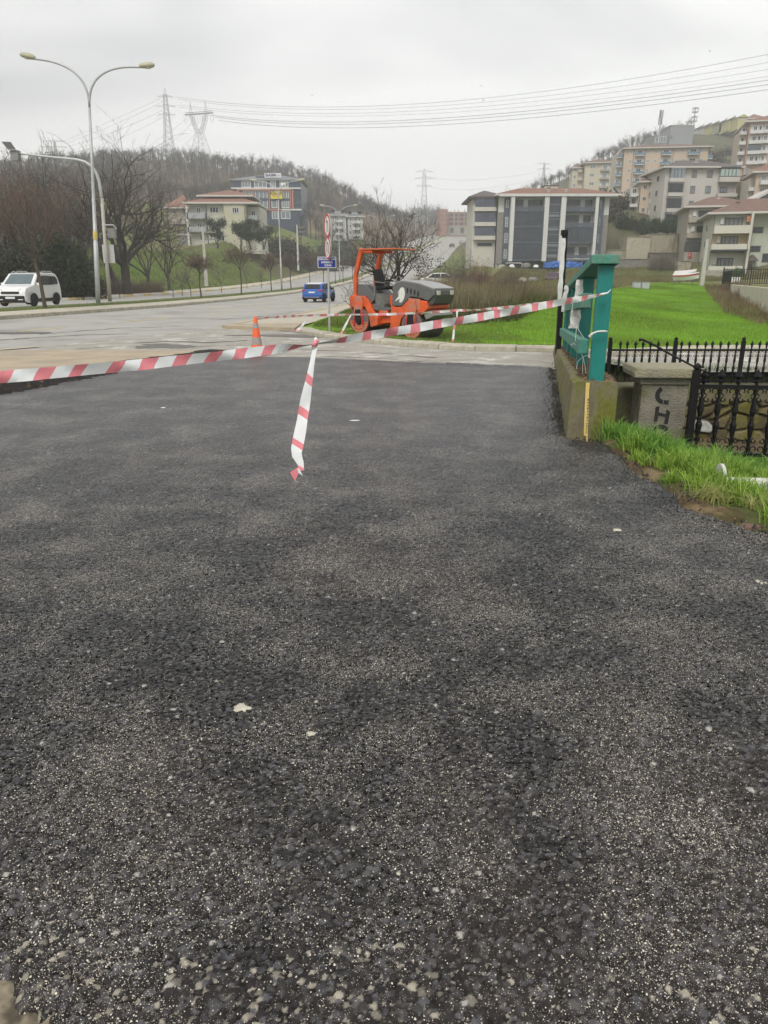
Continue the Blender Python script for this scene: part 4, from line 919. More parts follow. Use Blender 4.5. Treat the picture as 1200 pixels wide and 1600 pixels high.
mb = MB(); mb.tube([P(163.5,351.5,42.6)-p0, P(177,351.5,42.6)-p0, P(182,358,42.6)-p0], .035, 6); mb.build('bracket', steel, r_)
# utility poles
def util_pole(x, y, D, ytop, label, arms=True):
    b = P(x, y, D); t = P(x, ytop, D); r_ = empty('utility_pole', (b.x, D, b.z-.3), 0, label, 'utility pole', 'concrete utility poles'); h = t.z-b.z+.3
    mb = MB(); mb.add([(-.2,-.16,-.5),(.2,-.16,-.5),(.2,.16,-.5),(-.2,.16,-.5),(-.11,-.1,h),(.11,-.1,h),(.11,.1,h),(-.11,.1,h)], [(3,2,1,0),(4,5,6,7),(0,1,5,4),(1,2,6,5),(2,3,7,6),(3,0,4,7)]); mb.build('pole', mat('pale_concrete', (.46,.45,.40), .9, .1, 3), r_)
    if arms:
        for dz in (.5, 1.3, 2.1):
            mb = MB(); mb.box(-.1, 1.5, -.05, .05, h-dz-.05, h-dz+.05)
            for q in (.5, 1., 1.45): mb.lathe([(.05,h-dz+.05),(.07,h-dz+.12),(.03,h-dz+.25)], (q,0,0), n=6)
            mb.build('crossarm', steel_dark, r_)
util_pole(322, 436, 92, 356, 'concrete utility pole in front of the cream house'); util_pole(466, 416, 150, 351, 'concrete utility pole right of the dark office building')
util_pole(1096, 448, hit(1096,447) or 97, 374, 'stained concrete utility pole beside the stored boat', False)
# ---------------------------------------------------------------- cars
def body_loft(side, hw, n_=None):
    """side: outline (x,z) closed, hw(x,z): half width"""
    mb = MB(); n = len(side); V = [(x, -hw(x,z), z) for x, z in side]+[(x, hw(x,z), z) for x, z in side]
    mb.add(V, [tuple(range(n)), tuple(range(2*n-1, n-1, -1))]+[(i, i+n, (i+1)%n+n, (i+1)%n) for i in range(n)]); return mb
def wheel(parent, x, y, r, wd, side):
    w_ = empty('wheel', (0,0,0)); w_.parent = parent; w_.location = (x, y, r)
    mb = MB(); mb.lathe([(r*.68,-wd/2),(r*.93,-wd/2),(r,-wd*.35),(r,wd*.35),(r*.93,wd/2),(r*.68,wd/2)], (0,0,0), 'y', 28); mb.build('tyre', rubber, w_)
    mb = MB(); s = side; mb.lathe([(r*.67,-wd*.3),(r*.67,wd*.3)], (0,0,0), 'y', 24)
    rim = mb.build('rim', MATS.get('rim_dark') or mat('rim_dark', (.03,.03,.03), .5, .1, 5), w_)
    mb = MB()
    for k in range(5):
        a = k*2*math.pi/5; ca, sa = math.cos(a), math.sin(a); q = .13*r
        mb.prism([(ca*r*.1-sa*q, sa*r*.1+ca*q), (ca*r*.1+sa*q, sa*r*.1-ca*q), (ca*r*.64+sa*q*1.3, sa*r*.64-ca*q*1.3), (ca*r*.64-sa*q*1.3, sa*r*.64+ca*q*1.3)], s*wd*.36, s*wd*.42)
    arc_band(mb, (0,0), r*.58, r*.68, 0, 2*math.pi, s*wd*.34, s*wd*.41, 24)
    mb.build('spokes', mat('rim_silver', (.42,.42,.43), .35, .08, 5, metal=.6), w_)
def paint(name, c, r=.25): 
    m = mat(name, c, r, .03, 1); m.node_tree.nodes['Principled BSDF'].inputs['Coat Weight'].default_value = .6; return m
def car(name, label, cat, loc, yaw, L, W, side, belt, wins, wx, wr, paintm, group=None, tumble=.12, cladding=True, roofm=None, plate=('front','rear'), extra=None, roofpoly=None):
    r_ = empty(name, loc, yaw, label, cat, group)
    zt = max(z for x, z in side)
    def hw(x, z):
        e = 1-.10*abs((x)/(L/2))**4; t = max(0, (z-belt)/(zt-belt)); lo = max(0, (.45-z)/.45)
        return W/2*e*(1-tumble*t**1.2)*(1-.05*lo)
    mb = body_loft(side, hw); mb.build('body', paintm, r_, bevel=.045)
    for nm, poly in wins:
        f = empty(nm, (0,0,0)) if False else None
        for sg in (-1, 1):
            mb = MB(); n = len(poly); V = [(x, sg*(hw(x,z)+.006), z) for x, z in poly]+[(x, sg*(hw(x,z)-.02), z) for x, z in poly]
            mb.add(V, [tuple(range(n)), tuple(range(2*n-1,n-1,-1))]+[(i,i+n,(i+1)%n+n,(i+1)%n) for i in range(n)]); mb.build('side_window', glass_d, r_)
    for x in wx:
        for sg in (-1, 1):
            wheel(r_, x, sg*(W/2-.10), wr, .21, sg)
            mb = MB(); arc_band(mb, (x, wr), wr*1.02, wr*1.20, R(-8), R(188), sg*(W/2-.03) if sg > 0 else -(W/2+.012), (W/2+.012) if sg > 0 else -(W/2-.03), 20); 
            mb.build('wheel_arch', black_pl, r_)
            mb = MB(); mb.prism([(x+wr*1.03*math.cos(R(a)), wr+wr*1.03*math.sin(R(a))) for a in range(-20, 201, 10)], sg*(W/2-.26), sg*(W/2-.03)); mb.build('wheel_well', black_pl, r_)
    return r_, hw
def across(mb, x0, z0, x1, z1, h0, h1, off=.008, t=.02, inset=0):
    """panel across the body from (x0,z0) to (x1,z1), half widths h0,h1, standing proud"""
    d = Vector((x1-x0, 0, z1-z0)).normalized(); n = Vector((-d.z, 0, d.x))
    if n.z < 0: n = -n
    A = Vector((x0,0,z0)); B = Vector((x1,0,z1))
    f = [A+n*off+Vector((0,-h0,0)), A+n*off+Vector((0,h0,0)), B+n*off+Vector((0,h1,0)), B+n*off+Vector((0,-h1,0))]
    b = [p-n*t for p in f]; mb.add(f+b, [(0,1,2,3),(7,6,5,4),(0,4,5,1),(1,5,6,2),(2,6,7,3),(3,7,4,0)])
tail = mat('tail_light', (.45,.02,.02), .2, .1, 6); headl = mat('headlight_glass', (.55,.53,.45), .1, .1, 9); platem = mat('number_plate', (.66,.68,.66), .5, .05, 9)
# white van, facing the camera: local +x is its nose
side = [(-2.18,.30),(-2.20,.75),(-2.12,1.15),(-1.98,1.55),(-1.80,1.74),(-1.4,1.80),(.1,1.80),(.52,1.74),(1.28,1.16),(1.75,1.06),(2.05,.98),(2.18,.82),(2.22,.55),(2.20,.28),(1.9,.2),(-1.9,.22)]
vx, vy = -20.35, 44.3; yaw = R(-90)+R(-2)
van, hw = car('passenger_van', 'white passenger van with lit headlight on the far carriageway', 'van', (vx, vy, .14), yaw, 4.4, 1.86, side, 1.12,
   [('w', [(.35,1.14),(1.10,1.14),(.62,1.56),(.42,1.62),(.2,1.64),(.18,1.14)]), ('w', [(-.86,1.14),(.10,1.14),(.12,1.64),(-.80,1.64)]), ('w', [(-1.72,1.18),(-.94,1.14),(-.90,1.62),(-1.62,1.60),(-1.80,1.42)])], [1.36,-1.36], .325, paint('white_paint', (.72,.72,.71)), tumble=.13)
mb = MB(); across(mb, 1.24,1.19,.56,1.70, .74,.66, .03, .05); mb.build('windscreen', mat('windscreen_glass', (.10,.14,.15), .1, .2, 1, spec=.8), van)
mb = MB(); mb.box(1.5,2.255,-.78,.78,.22,.58); mb.box(2.0,2.25,-.5,.5,.68,.80); mb.build('front_bumper', black_pl, van, bevel=.04)
mb = MB(); mb.box(2.23,2.275,-.26,.26,.42,.53); mb.build('number_plate', platem, van)
for sg in (-1,1):
    h_ = MB(); h_.add([(2.14,sg*.45,.74),(2.16,sg*.48,.90),(1.98,sg*.84,.98),(1.86,sg*.905,.93),(1.95,sg*.89,.80),(2.16,sg*.55,.72)], [(0,1,2,5),(2,3,4,5)]); 
    h_.M = None; ob = h_.build('headlight', headl, van); s_ = ob.modifiers.new('s','SOLIDIFY'); s_.thickness = .05; s_.offset = 0
    mb = MB(); mb.lathe([(.06,0),(.05,.03),(.01,.04)], (2.17,sg*.62,.81), 'x', 14)
    lit = mat('lit_lamp', (1,.9,.6), .3, 0, 1); bb = lit.node_tree.nodes['Principled BSDF']; bb.inputs['Emission Color'].default_value = (1,.85,.5,1); bb.inputs['Emission Strength'].default_value = 1.6
    mb.build('lit_bulb', lit, ob)
    mb = MB(); mb.box(2.235,2.265,sg*.42 if sg>0 else -.70,.70 if sg>0 else -.42,.36,.40); mb.build('fog_trim', white_pl, van)
    mb = MB(); mb.cbox((.92, sg*1.0, 1.17), (.12,.22,.18)); mb.build('mirror', paint('white_paint', (.72,.72,.71)), van, bevel=.03)
    mb = MB(); mb.tube([(-1.5,sg*.72,1.80),(-1.4,sg*.72,1.87),(-.3,sg*.72,1.88),(-.2,sg*.72,1.81)], .022, 6); mb.tube([(-.1,sg*.72,1.81),(0,sg*.72,1.87),(.2,sg*.72,1.86),(.4,sg*.70,1.78)], .022, 6); mb.build('roof_rail', steel, van)
    mb = MB(); mb.box(-1.0,1.0,sg*.90 if sg > 0 else -.945,.945 if sg > 0 else -.90,.24,.42); mb.build('side_trim', black_pl, van, bevel=.01)
# blue car driving away: local +x is forward
side = [(-2.10,.38),(-2.12,.62),(-2.06,.92),(-1.98,1.02),(-1.62,1.40),(-1.50,1.47),(-.9,1.53),(0,1.54),(.35,1.48),(1.0,1.08),(1.7,.96),(2.0,.84),(2.1,.6),(2.06,.3),(1.8,.24),(-1.8,.28)]
bp_ = Vector((-4.75, 56.5, 0)); blue = paint('blue_paint', (.008,.085,.36), .25)
bc, hw = car('parked_blue_car' if 0 else 'blue_hatchback', 'blue hatchback with a pale roof driving away on the main road', 'car', bp_, R(78), 4.2, 1.82, side, 1.0,
   [('w', [(-1.55,1.06),(-.75,1.04),(-.72,1.42),(-1.25,1.42)]), ('w', [(-.68,1.04),(.82,1.06),(.35,1.38),(.1,1.43),(-.65,1.43)])], [1.3,-1.3], .34, blue, tumble=.17)
bc.scale = (.87,.87,.87); mb = MB(); across(mb, -1.62,1.385,-1.94,1.06, .58,.68, .03, .05); mb.build('rear_window', glass_d, bc)
mb = MB(); mb.prism([(-1.62,1.43),(-1.5,1.485),(-.9,1.55),(0,1.56),(.36,1.495),(.36,1.45),(0,1.5),(-1.5,1.42)], -.64, .64); mb.build('roof_panel', mat('pale_roof', (.55,.55,.56), .3, .03, 3), bc, bevel=.01)
mb = MB(); mb.box(-2.15,-1.9,-.84,.84,.26,.42); mb.build('rear_bumper', black_pl, bc, bevel=.03)
mb = MB(); mb.box(-2.165,-2.13,-.62,.62,.40,.43); mb.build('bumper_trim', steel, bc)
mb = MB(); mb.box(-2.14,-2.09,-.26,.26,.74,.85); mb.build('number_plate', platem, bc)
for sg in (-1,1):
    mb = MB(); mb.box(-2.10,-1.85,sg*.55 if sg>0 else -.86,.86 if sg>0 else -.55,.90,1.0); mb.build('tail_light', tail, bc, bevel=.015)
    mb = MB(); mb.cbox((.72,sg*.98,1.08),(.1,.2,.14)); mb.build('mirror', black_pl, bc, bevel=.02)
# white saloon beside the blue direction board
side = [(-2.25,.35),(-2.28,.7),(-2.2,.95),(-1.75,1.02),(-1.15,1.38),(-.5,1.46),(.2,1.44),(1.0,1.02),(1.9,.88),(2.25,.7),(2.28,.4),(2.0,.25),(-2.0,.28)]
wc = P(693, 446.5, 74); 
sc_, hw = car('white_saloon', 'white saloon car half hidden behind dead weeds under the blue board', 'car', (wc.x, 74, wc.z-.28), R(-3), 4.55, 1.8, side, .98,
   [('w', [(-1.5,1.03),(-.35,1.01),(-.33,1.38),(-.6,1.39),(-1.08,1.32)]), ('w', [(-.28,1.01),(.85,1.03),(.2,1.37),(-.26,1.39)])], [1.35,-1.35], .32, paint('cream_white_paint', (.66,.65,.62)), tumble=.2)
b_ = P(691, 433, 76); r_ = empty('direction_board', P(691, 446, 76), 0, 'small blue and white lettered board above the white saloon', 'sign'); pz_ = b_.z-r_.location.z
mb = MB(); mb.box(-.44,.44,0,.05,pz_-.34,pz_+.34); mb.tube([(-.3,.08,-.8),(-.3,.08,pz_)],.03,6); mb.tube([(.3,.08,-.8),(.3,.08,pz_)],.03,6); mb.build('frame', sgw, r_)
mb = MB(); mb.box(-.38,.38,-.006,0,pz_-.12,pz_+.28); mb.build('blue_face', mat('sky_blue_sign', (.10,.32,.68), .5, .05, 3), r_)
text('ADANA', .2, r_, (0,-.012,pz_+.16), (R(90),0,0), sgb, sx=1.0, bold=.006)
mb = MB()
for k in range(9): mb.box(-.34+k*.078,-.34+k*.078+.05,-.014,-.004,pz_-.05,pz_+.0)
for k in range(7): mb.box(-.30+k*.09,-.30+k*.09+.055,-.008,-.0005,pz_-.25,pz_-.2)
mb.build('small_print', sgb, r_)
# maroon car beyond the field, partly hidden by the dark post
side = [(-1.9,.35),(-1.92,.7),(-1.8,.95),(-1.4,1.38),(-.5,1.45),(.3,1.42),(1.0,1.0),(1.7,.9),(1.95,.7),(1.95,.35)]
mc = P(868, 440, 92); car('maroon_hatchback', 'dark maroon car standing on dry grass behind the black post', 'car', (mc.x, 92, mc.z-.35), R(62), 3.9, 1.7, side, .95, [('w', [(-1.4,1.0),(-.3,.99),(-.3,1.36),(-1.15,1.34)]), ('w', [(-.25,.99),(.85,1.01),(.25,1.36),(-.22,1.37)])], [1.2,-1.2], .3, paint('maroon_paint', (.06,.03,.04)), tumble=.18)
# distant vehicles on the climbing road
for (x, y, D, w_, h_, c, lab) in [(722,377,330,1.8,1.5,(.5,.5,.5),'tiny grey car far up the climbing road'),(735,371,345,1.8,1.5,(.6,.6,.6),'tiny white car beside the apartment block on the hill road'),(706,382,315,1.8,1.5,(.12,.03,.03),'tiny dark red car far up the climbing road')]:
    p = P(x, y, D); z_ = gz(p.x, D); 
    ss = [(-1.9,.3),(-1.9,.8),(-1.3,1.35),(.3,1.4),(1.,.95),(1.9,.8),(1.9,.3)]
    c_, _ = car('distant_car', lab, 'car', (p.x, D, max(z_, p.z-1)), R(95), 3.8, 1.75, ss, .9, [('w',[(-1.3,.95),(.8,.98),(.2,1.3),(-1.1,1.28)])], [1.2,-1.2], .3, paint('far_paint_%d' % x, c), tumble=.15)
    mb = MB(); across(mb, -1.35,1.28,-1.8,.9,.55,.68,.012); mb.build('rear_window', glass_d, c_)

# ---------------------------------------------------------------- road roller
OR = mat('machine_orange', (.68,.10,.02), .5, .15, 4, .2, 40, stain=((.20,.11,.07),.8,.52,.72), sscale=3.2)
ORd = mat('scuffed_orange', (.66,.12,.04), .65, .2, 5, .3, 30, stain=((.30,.24,.19),.9,.45,.6), sscale=6)
GR = mat('machine_grey', (.115,.115,.117), .45, .1, 4); GRl = mat('hood_top_grey', (.32,.32,.32), .5, .1, 4)
DS = mat('drum_steel', (.05,.043,.04), .45, .4, 8, .3, 30, stain=((.13,.09,.06),.7,.5,.7), sscale=5)
BK = black_pl
yaw = R(-38); rc = Vector((.36, 22.9, -.02))
r_ = empty('road_roller', rc, yaw, 'orange and grey tandem road roller with an open canopy on the grass island', 'road roller')
r_.rotation_euler = (0, R(2.4), yaw); r_.scale = (.95, .95, .97)
def S(px, py): return ((px-540)/301., (945+(px-230)*.129-py)/348.)
def SP(pts): return [S(a, b) for a, b in pts]
def plate(name, pts, y0, y1, m, bevel=.012, parent=None): mb = MB(); mb.prism(SP(pts), y0, y1); return mb.build(name, m, parent or r_, bevel=bevel)
HWD = .52
for nm, x in (('rear', -1.03), ('front', 1.03)):
    d_ = empty('drum', (0,0,0)); d_.parent = r_; d_.location = (x, 0, .39); rd = .40
    mb = MB(); mb.lathe([(rd-.02,-.60),(rd,-.585),(rd,.585),(rd-.02,.60)], (0,0,0), 'y', 48); mb.build('shell', DS, d_, smooth=False)
    for sg in (-1,1):
        mb = MB(); mb.lathe([(rd-.035,0),(rd-.04,.012)], (0,sg*.60-.006,0), 'y', 40); mb.build('side_disc', ORd, d_)
        mb = MB(); mb.prism([(.345*math.cos(R(a)), .345*math.sin(R(a))) for a in range(0,181,9)], sg*.606, sg*.622); mb.build('upper_plate', GR, d_)
        mb = MB(); mb.lathe([(.12,-.03),(.125,.0),(.09,.05),(.02,.06)] if sg > 0 else [(.02,-.06),(.09,-.05),(.125,0),(.12,.03)], (0,sg*.62,0), 'y', 24); mb.build('hub', BK, d_)
        mb = MB()
        for k in range(7):
            a = R(195+k*25); mb.lathe([(.013,-.02),(.013,.02)], (.26*math.cos(a),sg*.615,.26*math.sin(a)), 'y', 8)
        mb.build('bolts', BK, d_)
# forks over the drums
for sg in (-1, 1):
    y0, y1 = (sg*.60, sg*.66) if sg > 0 else (-.66, -.60)
    for dx in (0, 620):
        f_ = [(195+dx-2*0,545+dx*.129),(262+dx,560+dx*.129),(282+dx,640+dx*.129),(270+dx,720+dx*.129),(255+dx,830+dx*.129),(205+dx,830+dx*.129),(180+dx,720+dx*.129),(165+dx,640+dx*.129)]
        plate('fork', [(a,b) for a,b in f_], y0-.005*sg, y1, ORd, .01)
        plate('fork_recess', [(188+dx,690+dx*.129),(258+dx,690+dx*.129),(262+dx,800+dx*.129),(188+dx,800+dx*.129)], y0-.0*sg, y1+sg*.02, BK, .008)
        for q in (172, 272): plate('scraper_arm', [(q+dx,720+dx*.129),(q+14+dx,720+dx*.129),(q+14+dx,850+dx*.129),(q+dx,850+dx*.129)], y0, y1+sg*.03, sgr, .004)
# rear fender, covers
plate('rear_fender', [(108,545),(130,540),(275,555),(330,600),(372,680),(450,790),(455,868),(372,885),(345,760),(290,668),(180,660),(120,668),(104,640)], -.60, .60, OR, .02)
plate('rear_bumper', [(100,560),(125,560),(130,690),(105,690)], -.56, .56, OR, .02)
plate('battery_cover', [(178,425),(285,445),(330,500),(385,565),(392,600),(350,640),(300,570),(178,545)], -.52, .52, GR, .02)
plate('platform', [(385,640),(520,690),(600,700),(600,720),(420,712),(385,690)], -.56, .56, GR, .01)
plate('step_well', [(390,540),(450,545),(505,650),(505,690),(400,680)], -.50, .50, mat('tread_grey', (.14,.14,.13), .6, .2, 9), .01)
plate('frame', [(372,700),(600,705),(600,850),(560,850),(455,855),(372,800)], -.40, .40, OR, .015)
plate('hydraulic_tank', [(455,700),(560,705),(560,760),(455,760)], -.55, -.40, ORd, .015)
plate('joint', [(540,800),(620,800),(620,870),(540,870)], -.2, .2, BK, .01)
plate('foot_console', [(520,570),(585,560),(590,720),(560,730),(520,650)], -.3, .3, OR, .012)
plate('lower_hood', [(600,690),(720,695),(800,620),(1000,655),(1012,725),(950,790),(860,738),(770,760),(722,820),(700,905),(600,905)], -.58, .58, OR, .02)
hd = plate('hood', [(605,478),(640,445),(700,435),(760,445),(900,478),(1060,540),(1072,600),(1005,655),(930,625),(815,600),(715,688),(605,680)], -.56, .56, GR, .03)
plate('hood_top', [(640,441),(700,430),(760,438),(900,470),(1062,532),(1062,545),(900,484),(760,452),(700,443),(650,450)], -.53, .53, GRl, .01)
mb = MB()
for (a, b) in ((778,537),(817,546),(858,560),(897,578)):
    x, z = S(a, b); mb.prism([(x+.036*math.cos(R(t))*(1), z+.085*math.sin(R(t))) for t in range(0,360,18)], -.566, -.559)
mb.build('vents', sgk, hd)
mb = MB(); x, z = S(712, 575)
for q0, q1 in ((-115, -20), (-20, 60), (60, 150)): mb.prism([(x-.03, z-.02)]+[(x+.125*math.cos(R(t))+.025*math.sin(R(t)), z+.22*math.sin(R(t))) for t in list(range(q0, q1, 10))+[q1]], -.566, -.559)
mb.prism([(x-.09,z+.12),(x-.14,z+.085),(x-.09,z+.07),(x-.02,z-.01),(x-.06,z-.11),(x-.23,z-.20),(x-.20,z-.15),(x-.10,z-.04)], -.5665, -.5595)
mb.build('bird_emblem', mat('emblem_white', (.68,.68,.64), .5, .08, 9), hd)
plate('scuffed_plate', [(800,610),(930,630),(940,740),(800,735)], -.595, -.585, ORd, .004)
mb = MB()
for k in range(5):
    x, z = S(1050, 560+k*24); mb.box(x-.01, x+.045, -.46, .46, z-.012, z+.012)
mb.build('grille_slats', BK, r_)
plate('front_face', [(1005,560),(1068,560),(1076,600),(1060,680),(1010,700)], -.50, .50, mat('front_dark', (.06,.06,.06), .5, .2, 6), .01)
for sg in (-1,1):
    x, z = S(1062, 580); mb = MB(); mb.cbox((x+.02, sg*.36, z), (.1,.16,.12)); mb.build('headlight', headl, r_, bevel=.01)
plate('scraper', [(945,760),(1050,750),(1075,800),(985,835)], -.5, .5, steel_dark, .006)
# canopy frame
def bar(name, pts, y, w_, t, m):
    mb = MB(); q = [S(a, b) for a, b in pts]
    for (x0,z0),(x1,z1) in zip(q, q[1:]):
        d = Vector((x1-x0,0,z1-z0)).normalized(); n = Vector((-d.z,0,d.x))*w_/2; A, B = Vector((x0,0,z0))-d*.01, Vector((x1,0,z1))+d*.01
        V = [A-n, A+n, B+n, B-n]; mb.add([v+Vector((0,y-t/2,0)) for v in V]+[v+Vector((0,y+t/2,0)) for v in V], [(0,1,2,3),(7,6,5,4),(0,4,5,1),(1,5,6,2),(2,6,7,3),(3,7,4,0)])
    return mb.build(name, m, r_, bevel=.008)
for sg in (-1,1): bar('canopy_post', [(216,72),(152,330),(156,560)], sg*.50, .13, .10, OR)
rp_ = MB(); x0, z0 = S(196,82); x1, z1 = S(600,118)
V = [(x0,-.56,z0),(x1,-.56,z1),(x1,.56,z1),(x0,.56,z0)]; rp_.add(V+[(a,b,c+.035) for a,b,c in V], [(3,2,1,0),(4,5,6,7),(0,1,5,4),(1,2,6,5),(2,3,7,6),(3,0,4,7)])
rp_.build('canopy_roof', mat('faded_orange_roof', (.62,.15,.07), .6, .1, 4), r_, bevel=.006)
mb = MB(); mb.box(x0, x0+.12, -.55, .55, z0-.09, z0); mb.box(x0+.12, x0+.5, -.52,-.46, z0-.07, z0-.002); mb.box(x0+.12, x0+.5, .46,.52, z0-.07, z0-.002); mb.build('canopy_beam', OR, r_)
# seat, wheel, rails
s_ = empty('driver_seat', (0,0,0)); s_.parent = r_; x, z = S(330, 500); s_.location = (x, -.05, z)
mb = MB(); mb.prism([(-.02,.10),(-.10,.40),(-.17,.58),(-.10,.62),(-.03,.58),(.05,.38),(.09,.12)], -.20, .20); mb.build('backrest', BK, s_, bevel=.05)
mb = MB(); mb.prism([(.02,.0),(.42,.04),(.45,.14),(.05,.14)], -.22, .22); mb.build('cushion', BK, s_, bevel=.04)
for sg in (-1,1): mb = MB(); mb.box(.05,.36,sg*.26-.03,sg*.26+.03,.26,.31); mb.build('armrest', BK, s_, bevel=.02)
x, z = S(560, 560); mb = MB(); mb.tube([(x,0,z-.1),(x-.02,0,z+.25),(x-.06,0,z+.48)], [.07,.05,.035], 10); mb.build('steering_column', BK, r_)
c = Vector((x-.08, 0, z+.5)); mb = MB(); ring = [c+Vector((math.cos(R(t))*.17, math.sin(R(t))*.19, math.cos(R(t))*.05)) for t in range(0,361,20)]; mb.tube(ring, .015, 6, False); mb.tube([c-Vector((.15,0,.04)), c+Vector((.15,0,.04))], .012, 5); mb.build('steering_wheel', BK, r_)
for sg in (-1,1):
    mb = MB(); q = [S(a,b) for a,b in [(165,405),(300,410),(385,470),(390,560)]]; mb.tube([(a, sg*.53, b) for a,b in q], .018, 6); q = [S(a,b) for a,b in [(300,400),(420,425),(500,440)]]; mb.tube([(a, sg*.5, b) for a,b in q], .013, 6); mb.build('hand_rail', steel_dark, r_)
mb = MB(); q = [S(a,b) for a,b in [(590,480),(610,390),(640,385),(650,420),(635,470)]]; mb.tube([(a,-.35,b) for a,b in q], .013, 6); mb.build('mirror_stalk', steel_dark, r_)
x, z = S(588, 455); mb = MB(); mb.lathe([(.06,-.03),(.08,0),(.05,.04)], (x,-.1,z), 'z', 12); mb.build('instrument_pod', BK, r_)
# ---------------------------------------------------------------- bare trees
class Twigs:
    """three-sided tapering twigs gathered as arrays"""
    def __init__(s): s.a = []; s.b = []; s.r = []
    def add(s, a, b, r): s.a.append(a); s.b.append(b); s.r.append(r)
    def arrays(s):
        A = np.array(s.a); B = np.array(s.b); r = np.array(s.r)[:,None]; n = len(A)
        d = B-A; d /= np.linalg.norm(d, axis=1)[:,None]+1e-9; up = np.where(np.abs(d[:,2:3]) > .9, [[1.,0,0]], [[0,0,1.]])
        u = np.cross(d, up); u /= np.linalg.norm(u, axis=1)[:,None]+1e-9; w_ = np.cross(d, u); V = np.empty((n,4,3))
        for j in range(3):
            an = 2*math.pi*j/3; V[:,j] = A+(u*math.cos(an)+w_*math.sin(an))*r
        V[:,3] = B; i = np.arange(n)[:,None]*4; F = np.concatenate([i+[0,1,3], i+[1,2,3], i+[2,0,3]], 0)
        return V.reshape(-1,3), F
def grow(mb, tw, p, d, ln, r, lvl, maxl, g, spread, up, nch, wob=.16, sides=(8,6,5,4,3), twn=3, twl=.35, rmin=.006, start=.3):
    segs = 5 if lvl < 2 else 3; pts = [p.copy()]; rr = [r]; q = p.copy(); dd = d.copy()
    for i in range(segs):
        dd = (dd+Vector((g.gauss(0,wob), g.gauss(0,wob), g.gauss(0,wob)+up*.12))).normalized(); q = q+dd*(ln/segs); pts.append(q.copy()); rr.append(max(rmin*.6, r*(1-.62*(i+1)/segs)))
    mb.tube(pts, rr, sides[min(lvl, len(sides)-1)], cap=False)
    def at(t):
        f = t*segs; i = min(int(f), segs-1); return pts[i].lerp(pts[i+1], f-i), (pts[i+1]-pts[i]).normalized(), rr[i]+(rr[i+1]-rr[i])*(f-i)
    if lvl >= maxl:
        for k in range(twn):
            a, t, _ = at(g.uniform(.15, 1)); o = Vector((g.gauss(0,1), g.gauss(0,1), g.gauss(0,.8)+up)).normalized(); v = (t*.8+o*.8).normalized(); tw.add(tuple(a), tuple(a+v*twl*g.uniform(.5,1.3)), rmin)
        return
    n = nch[min(lvl, len(nch)-1)]
    for k in range(n):
        t = start+(1-start)*(k+g.random())/n if lvl else start+(1-start)*(k+g.random()*.6)/n
        a, tt, r0 = at(min(t, .99)); az = k*2.4+g.uniform(-.6,.6); ref = tt.cross(Vector((0,0,1))); ref = ref.normalized() if ref.length > .1 else Vector((1,0,0)); o = (Matrix.Rotation(az, 3, tt) @ ref)
        sp = spread*g.uniform(.75,1.25); v = (tt*math.cos(sp)+o*math.sin(sp)+Vector((0,0,up*.25))).normalized()
        grow(mb, tw, a, v, ln*g.uniform(.55,.78)*(1-.25*t if lvl == 0 else 1), r0*.62, lvl+1, maxl, g, spread, up, nch, wob, sides, twn, twl, rmin, .2)
    for k in range(max(1, twn//2)):
        a, t, _ = at(g.uniform(.4, 1)); o = Vector((g.gauss(0,1), g.gauss(0,1), g.gauss(0,1)+up)).normalized(); tw.add(tuple(a), tuple(a+(t*.5+o).normalized()*twl*g.uniform(.5,1.2)), rmin)
def bare_tree(name, label, loc, H, trunk, r, seed, spread=.62, up=.5, nch=(5,4,4), maxl=3, wob=.15, twn=4, twl=.4, rmin=.007, m=None, mt=None, group=None, cat='tree', multi=1, lean=(0,0), start=.3, lim=.62, nofinal=False):
    g = random.Random(seed); r_ = empty(name, loc, 0, label, cat, group); mb = MB(); tw = Twigs()
    for q in range(multi):
        az = q*2*math.pi/multi+g.uniform(-.5,.5); ln = Vector((lean[0]+(.32*math.cos(az) if multi > 1 else 0), lean[1]+(.32*math.sin(az) if multi > 1 else 0), 1)).normalized()
        if trunk > 0:
            top = ln*trunk; pts = [Vector((0,0,-.4)), Vector((0,0,0)), top*.5+Vector((g.gauss(0,.04*trunk*.5), g.gauss(0,.03), 0)), top]
            mb.tube(pts, [r*1.35, r*1.15, r*.95, r*.9], 9, False)
        else: top = Vector((0,0,0))
        nl = nch[0]
        for k in range(nl):
            az = k*2*math.pi/nl+g.uniform(-.5,.5); sp = spread*(1.0 if k else .15)*g.uniform(.8,1.25)
            v = Vector((math.sin(sp)*math.cos(az), math.sin(sp)*math.sin(az), math.cos(sp)))+ln*.2
            grow(mb, tw, top-ln*trunk*.12*g.random()*(trunk > 0), v.normalized(), (H-trunk)*lim*g.uniform(.8,1.1)*(1.0 if sp > spread*.5 else 1.05), r*.55, 1, maxl, g, spread*.85, up, nch, wob, twn=twn, twl=twl, rmin=rmin, start=start)
    mb.build('trunk', m or bark, r_, smooth=True, fix=False)
    V, F = tw.arrays(); link('crown', np_mesh('crown', V, F, mt or m or bark), r_)
    return r_, (V, F)
def swap(V, n): return V
# ---- big tree on the far verge
bt = P(199, 456, 71); bare_tree('spreading_tree', 'large spreading bare tree with a dark forked trunk on the far verge', (bt.x, 71, bt.z-.35), 12.4, 2.6, .42, 21, .85, .38, (7,6,5,4), 4, .20, 3, .55, .011, mat('dark_bark', (.045,.036,.03), .9, .3, 4), mat('crown_twigs', (.095,.068,.052), .9, .3, 1), lim=.66)
bt = P(188, 454, 73); bare_tree('leaning_tree', 'dark leaning bare tree with ivy on its trunk behind the blank sign', (bt.x, 73, bt.z-.3), 8.5, 4.0, .28, 22, .6, .4, (4,4,4), 3, .2, 4, .5, .012, MATS['dark_bark'], lean=(-.38,.0))
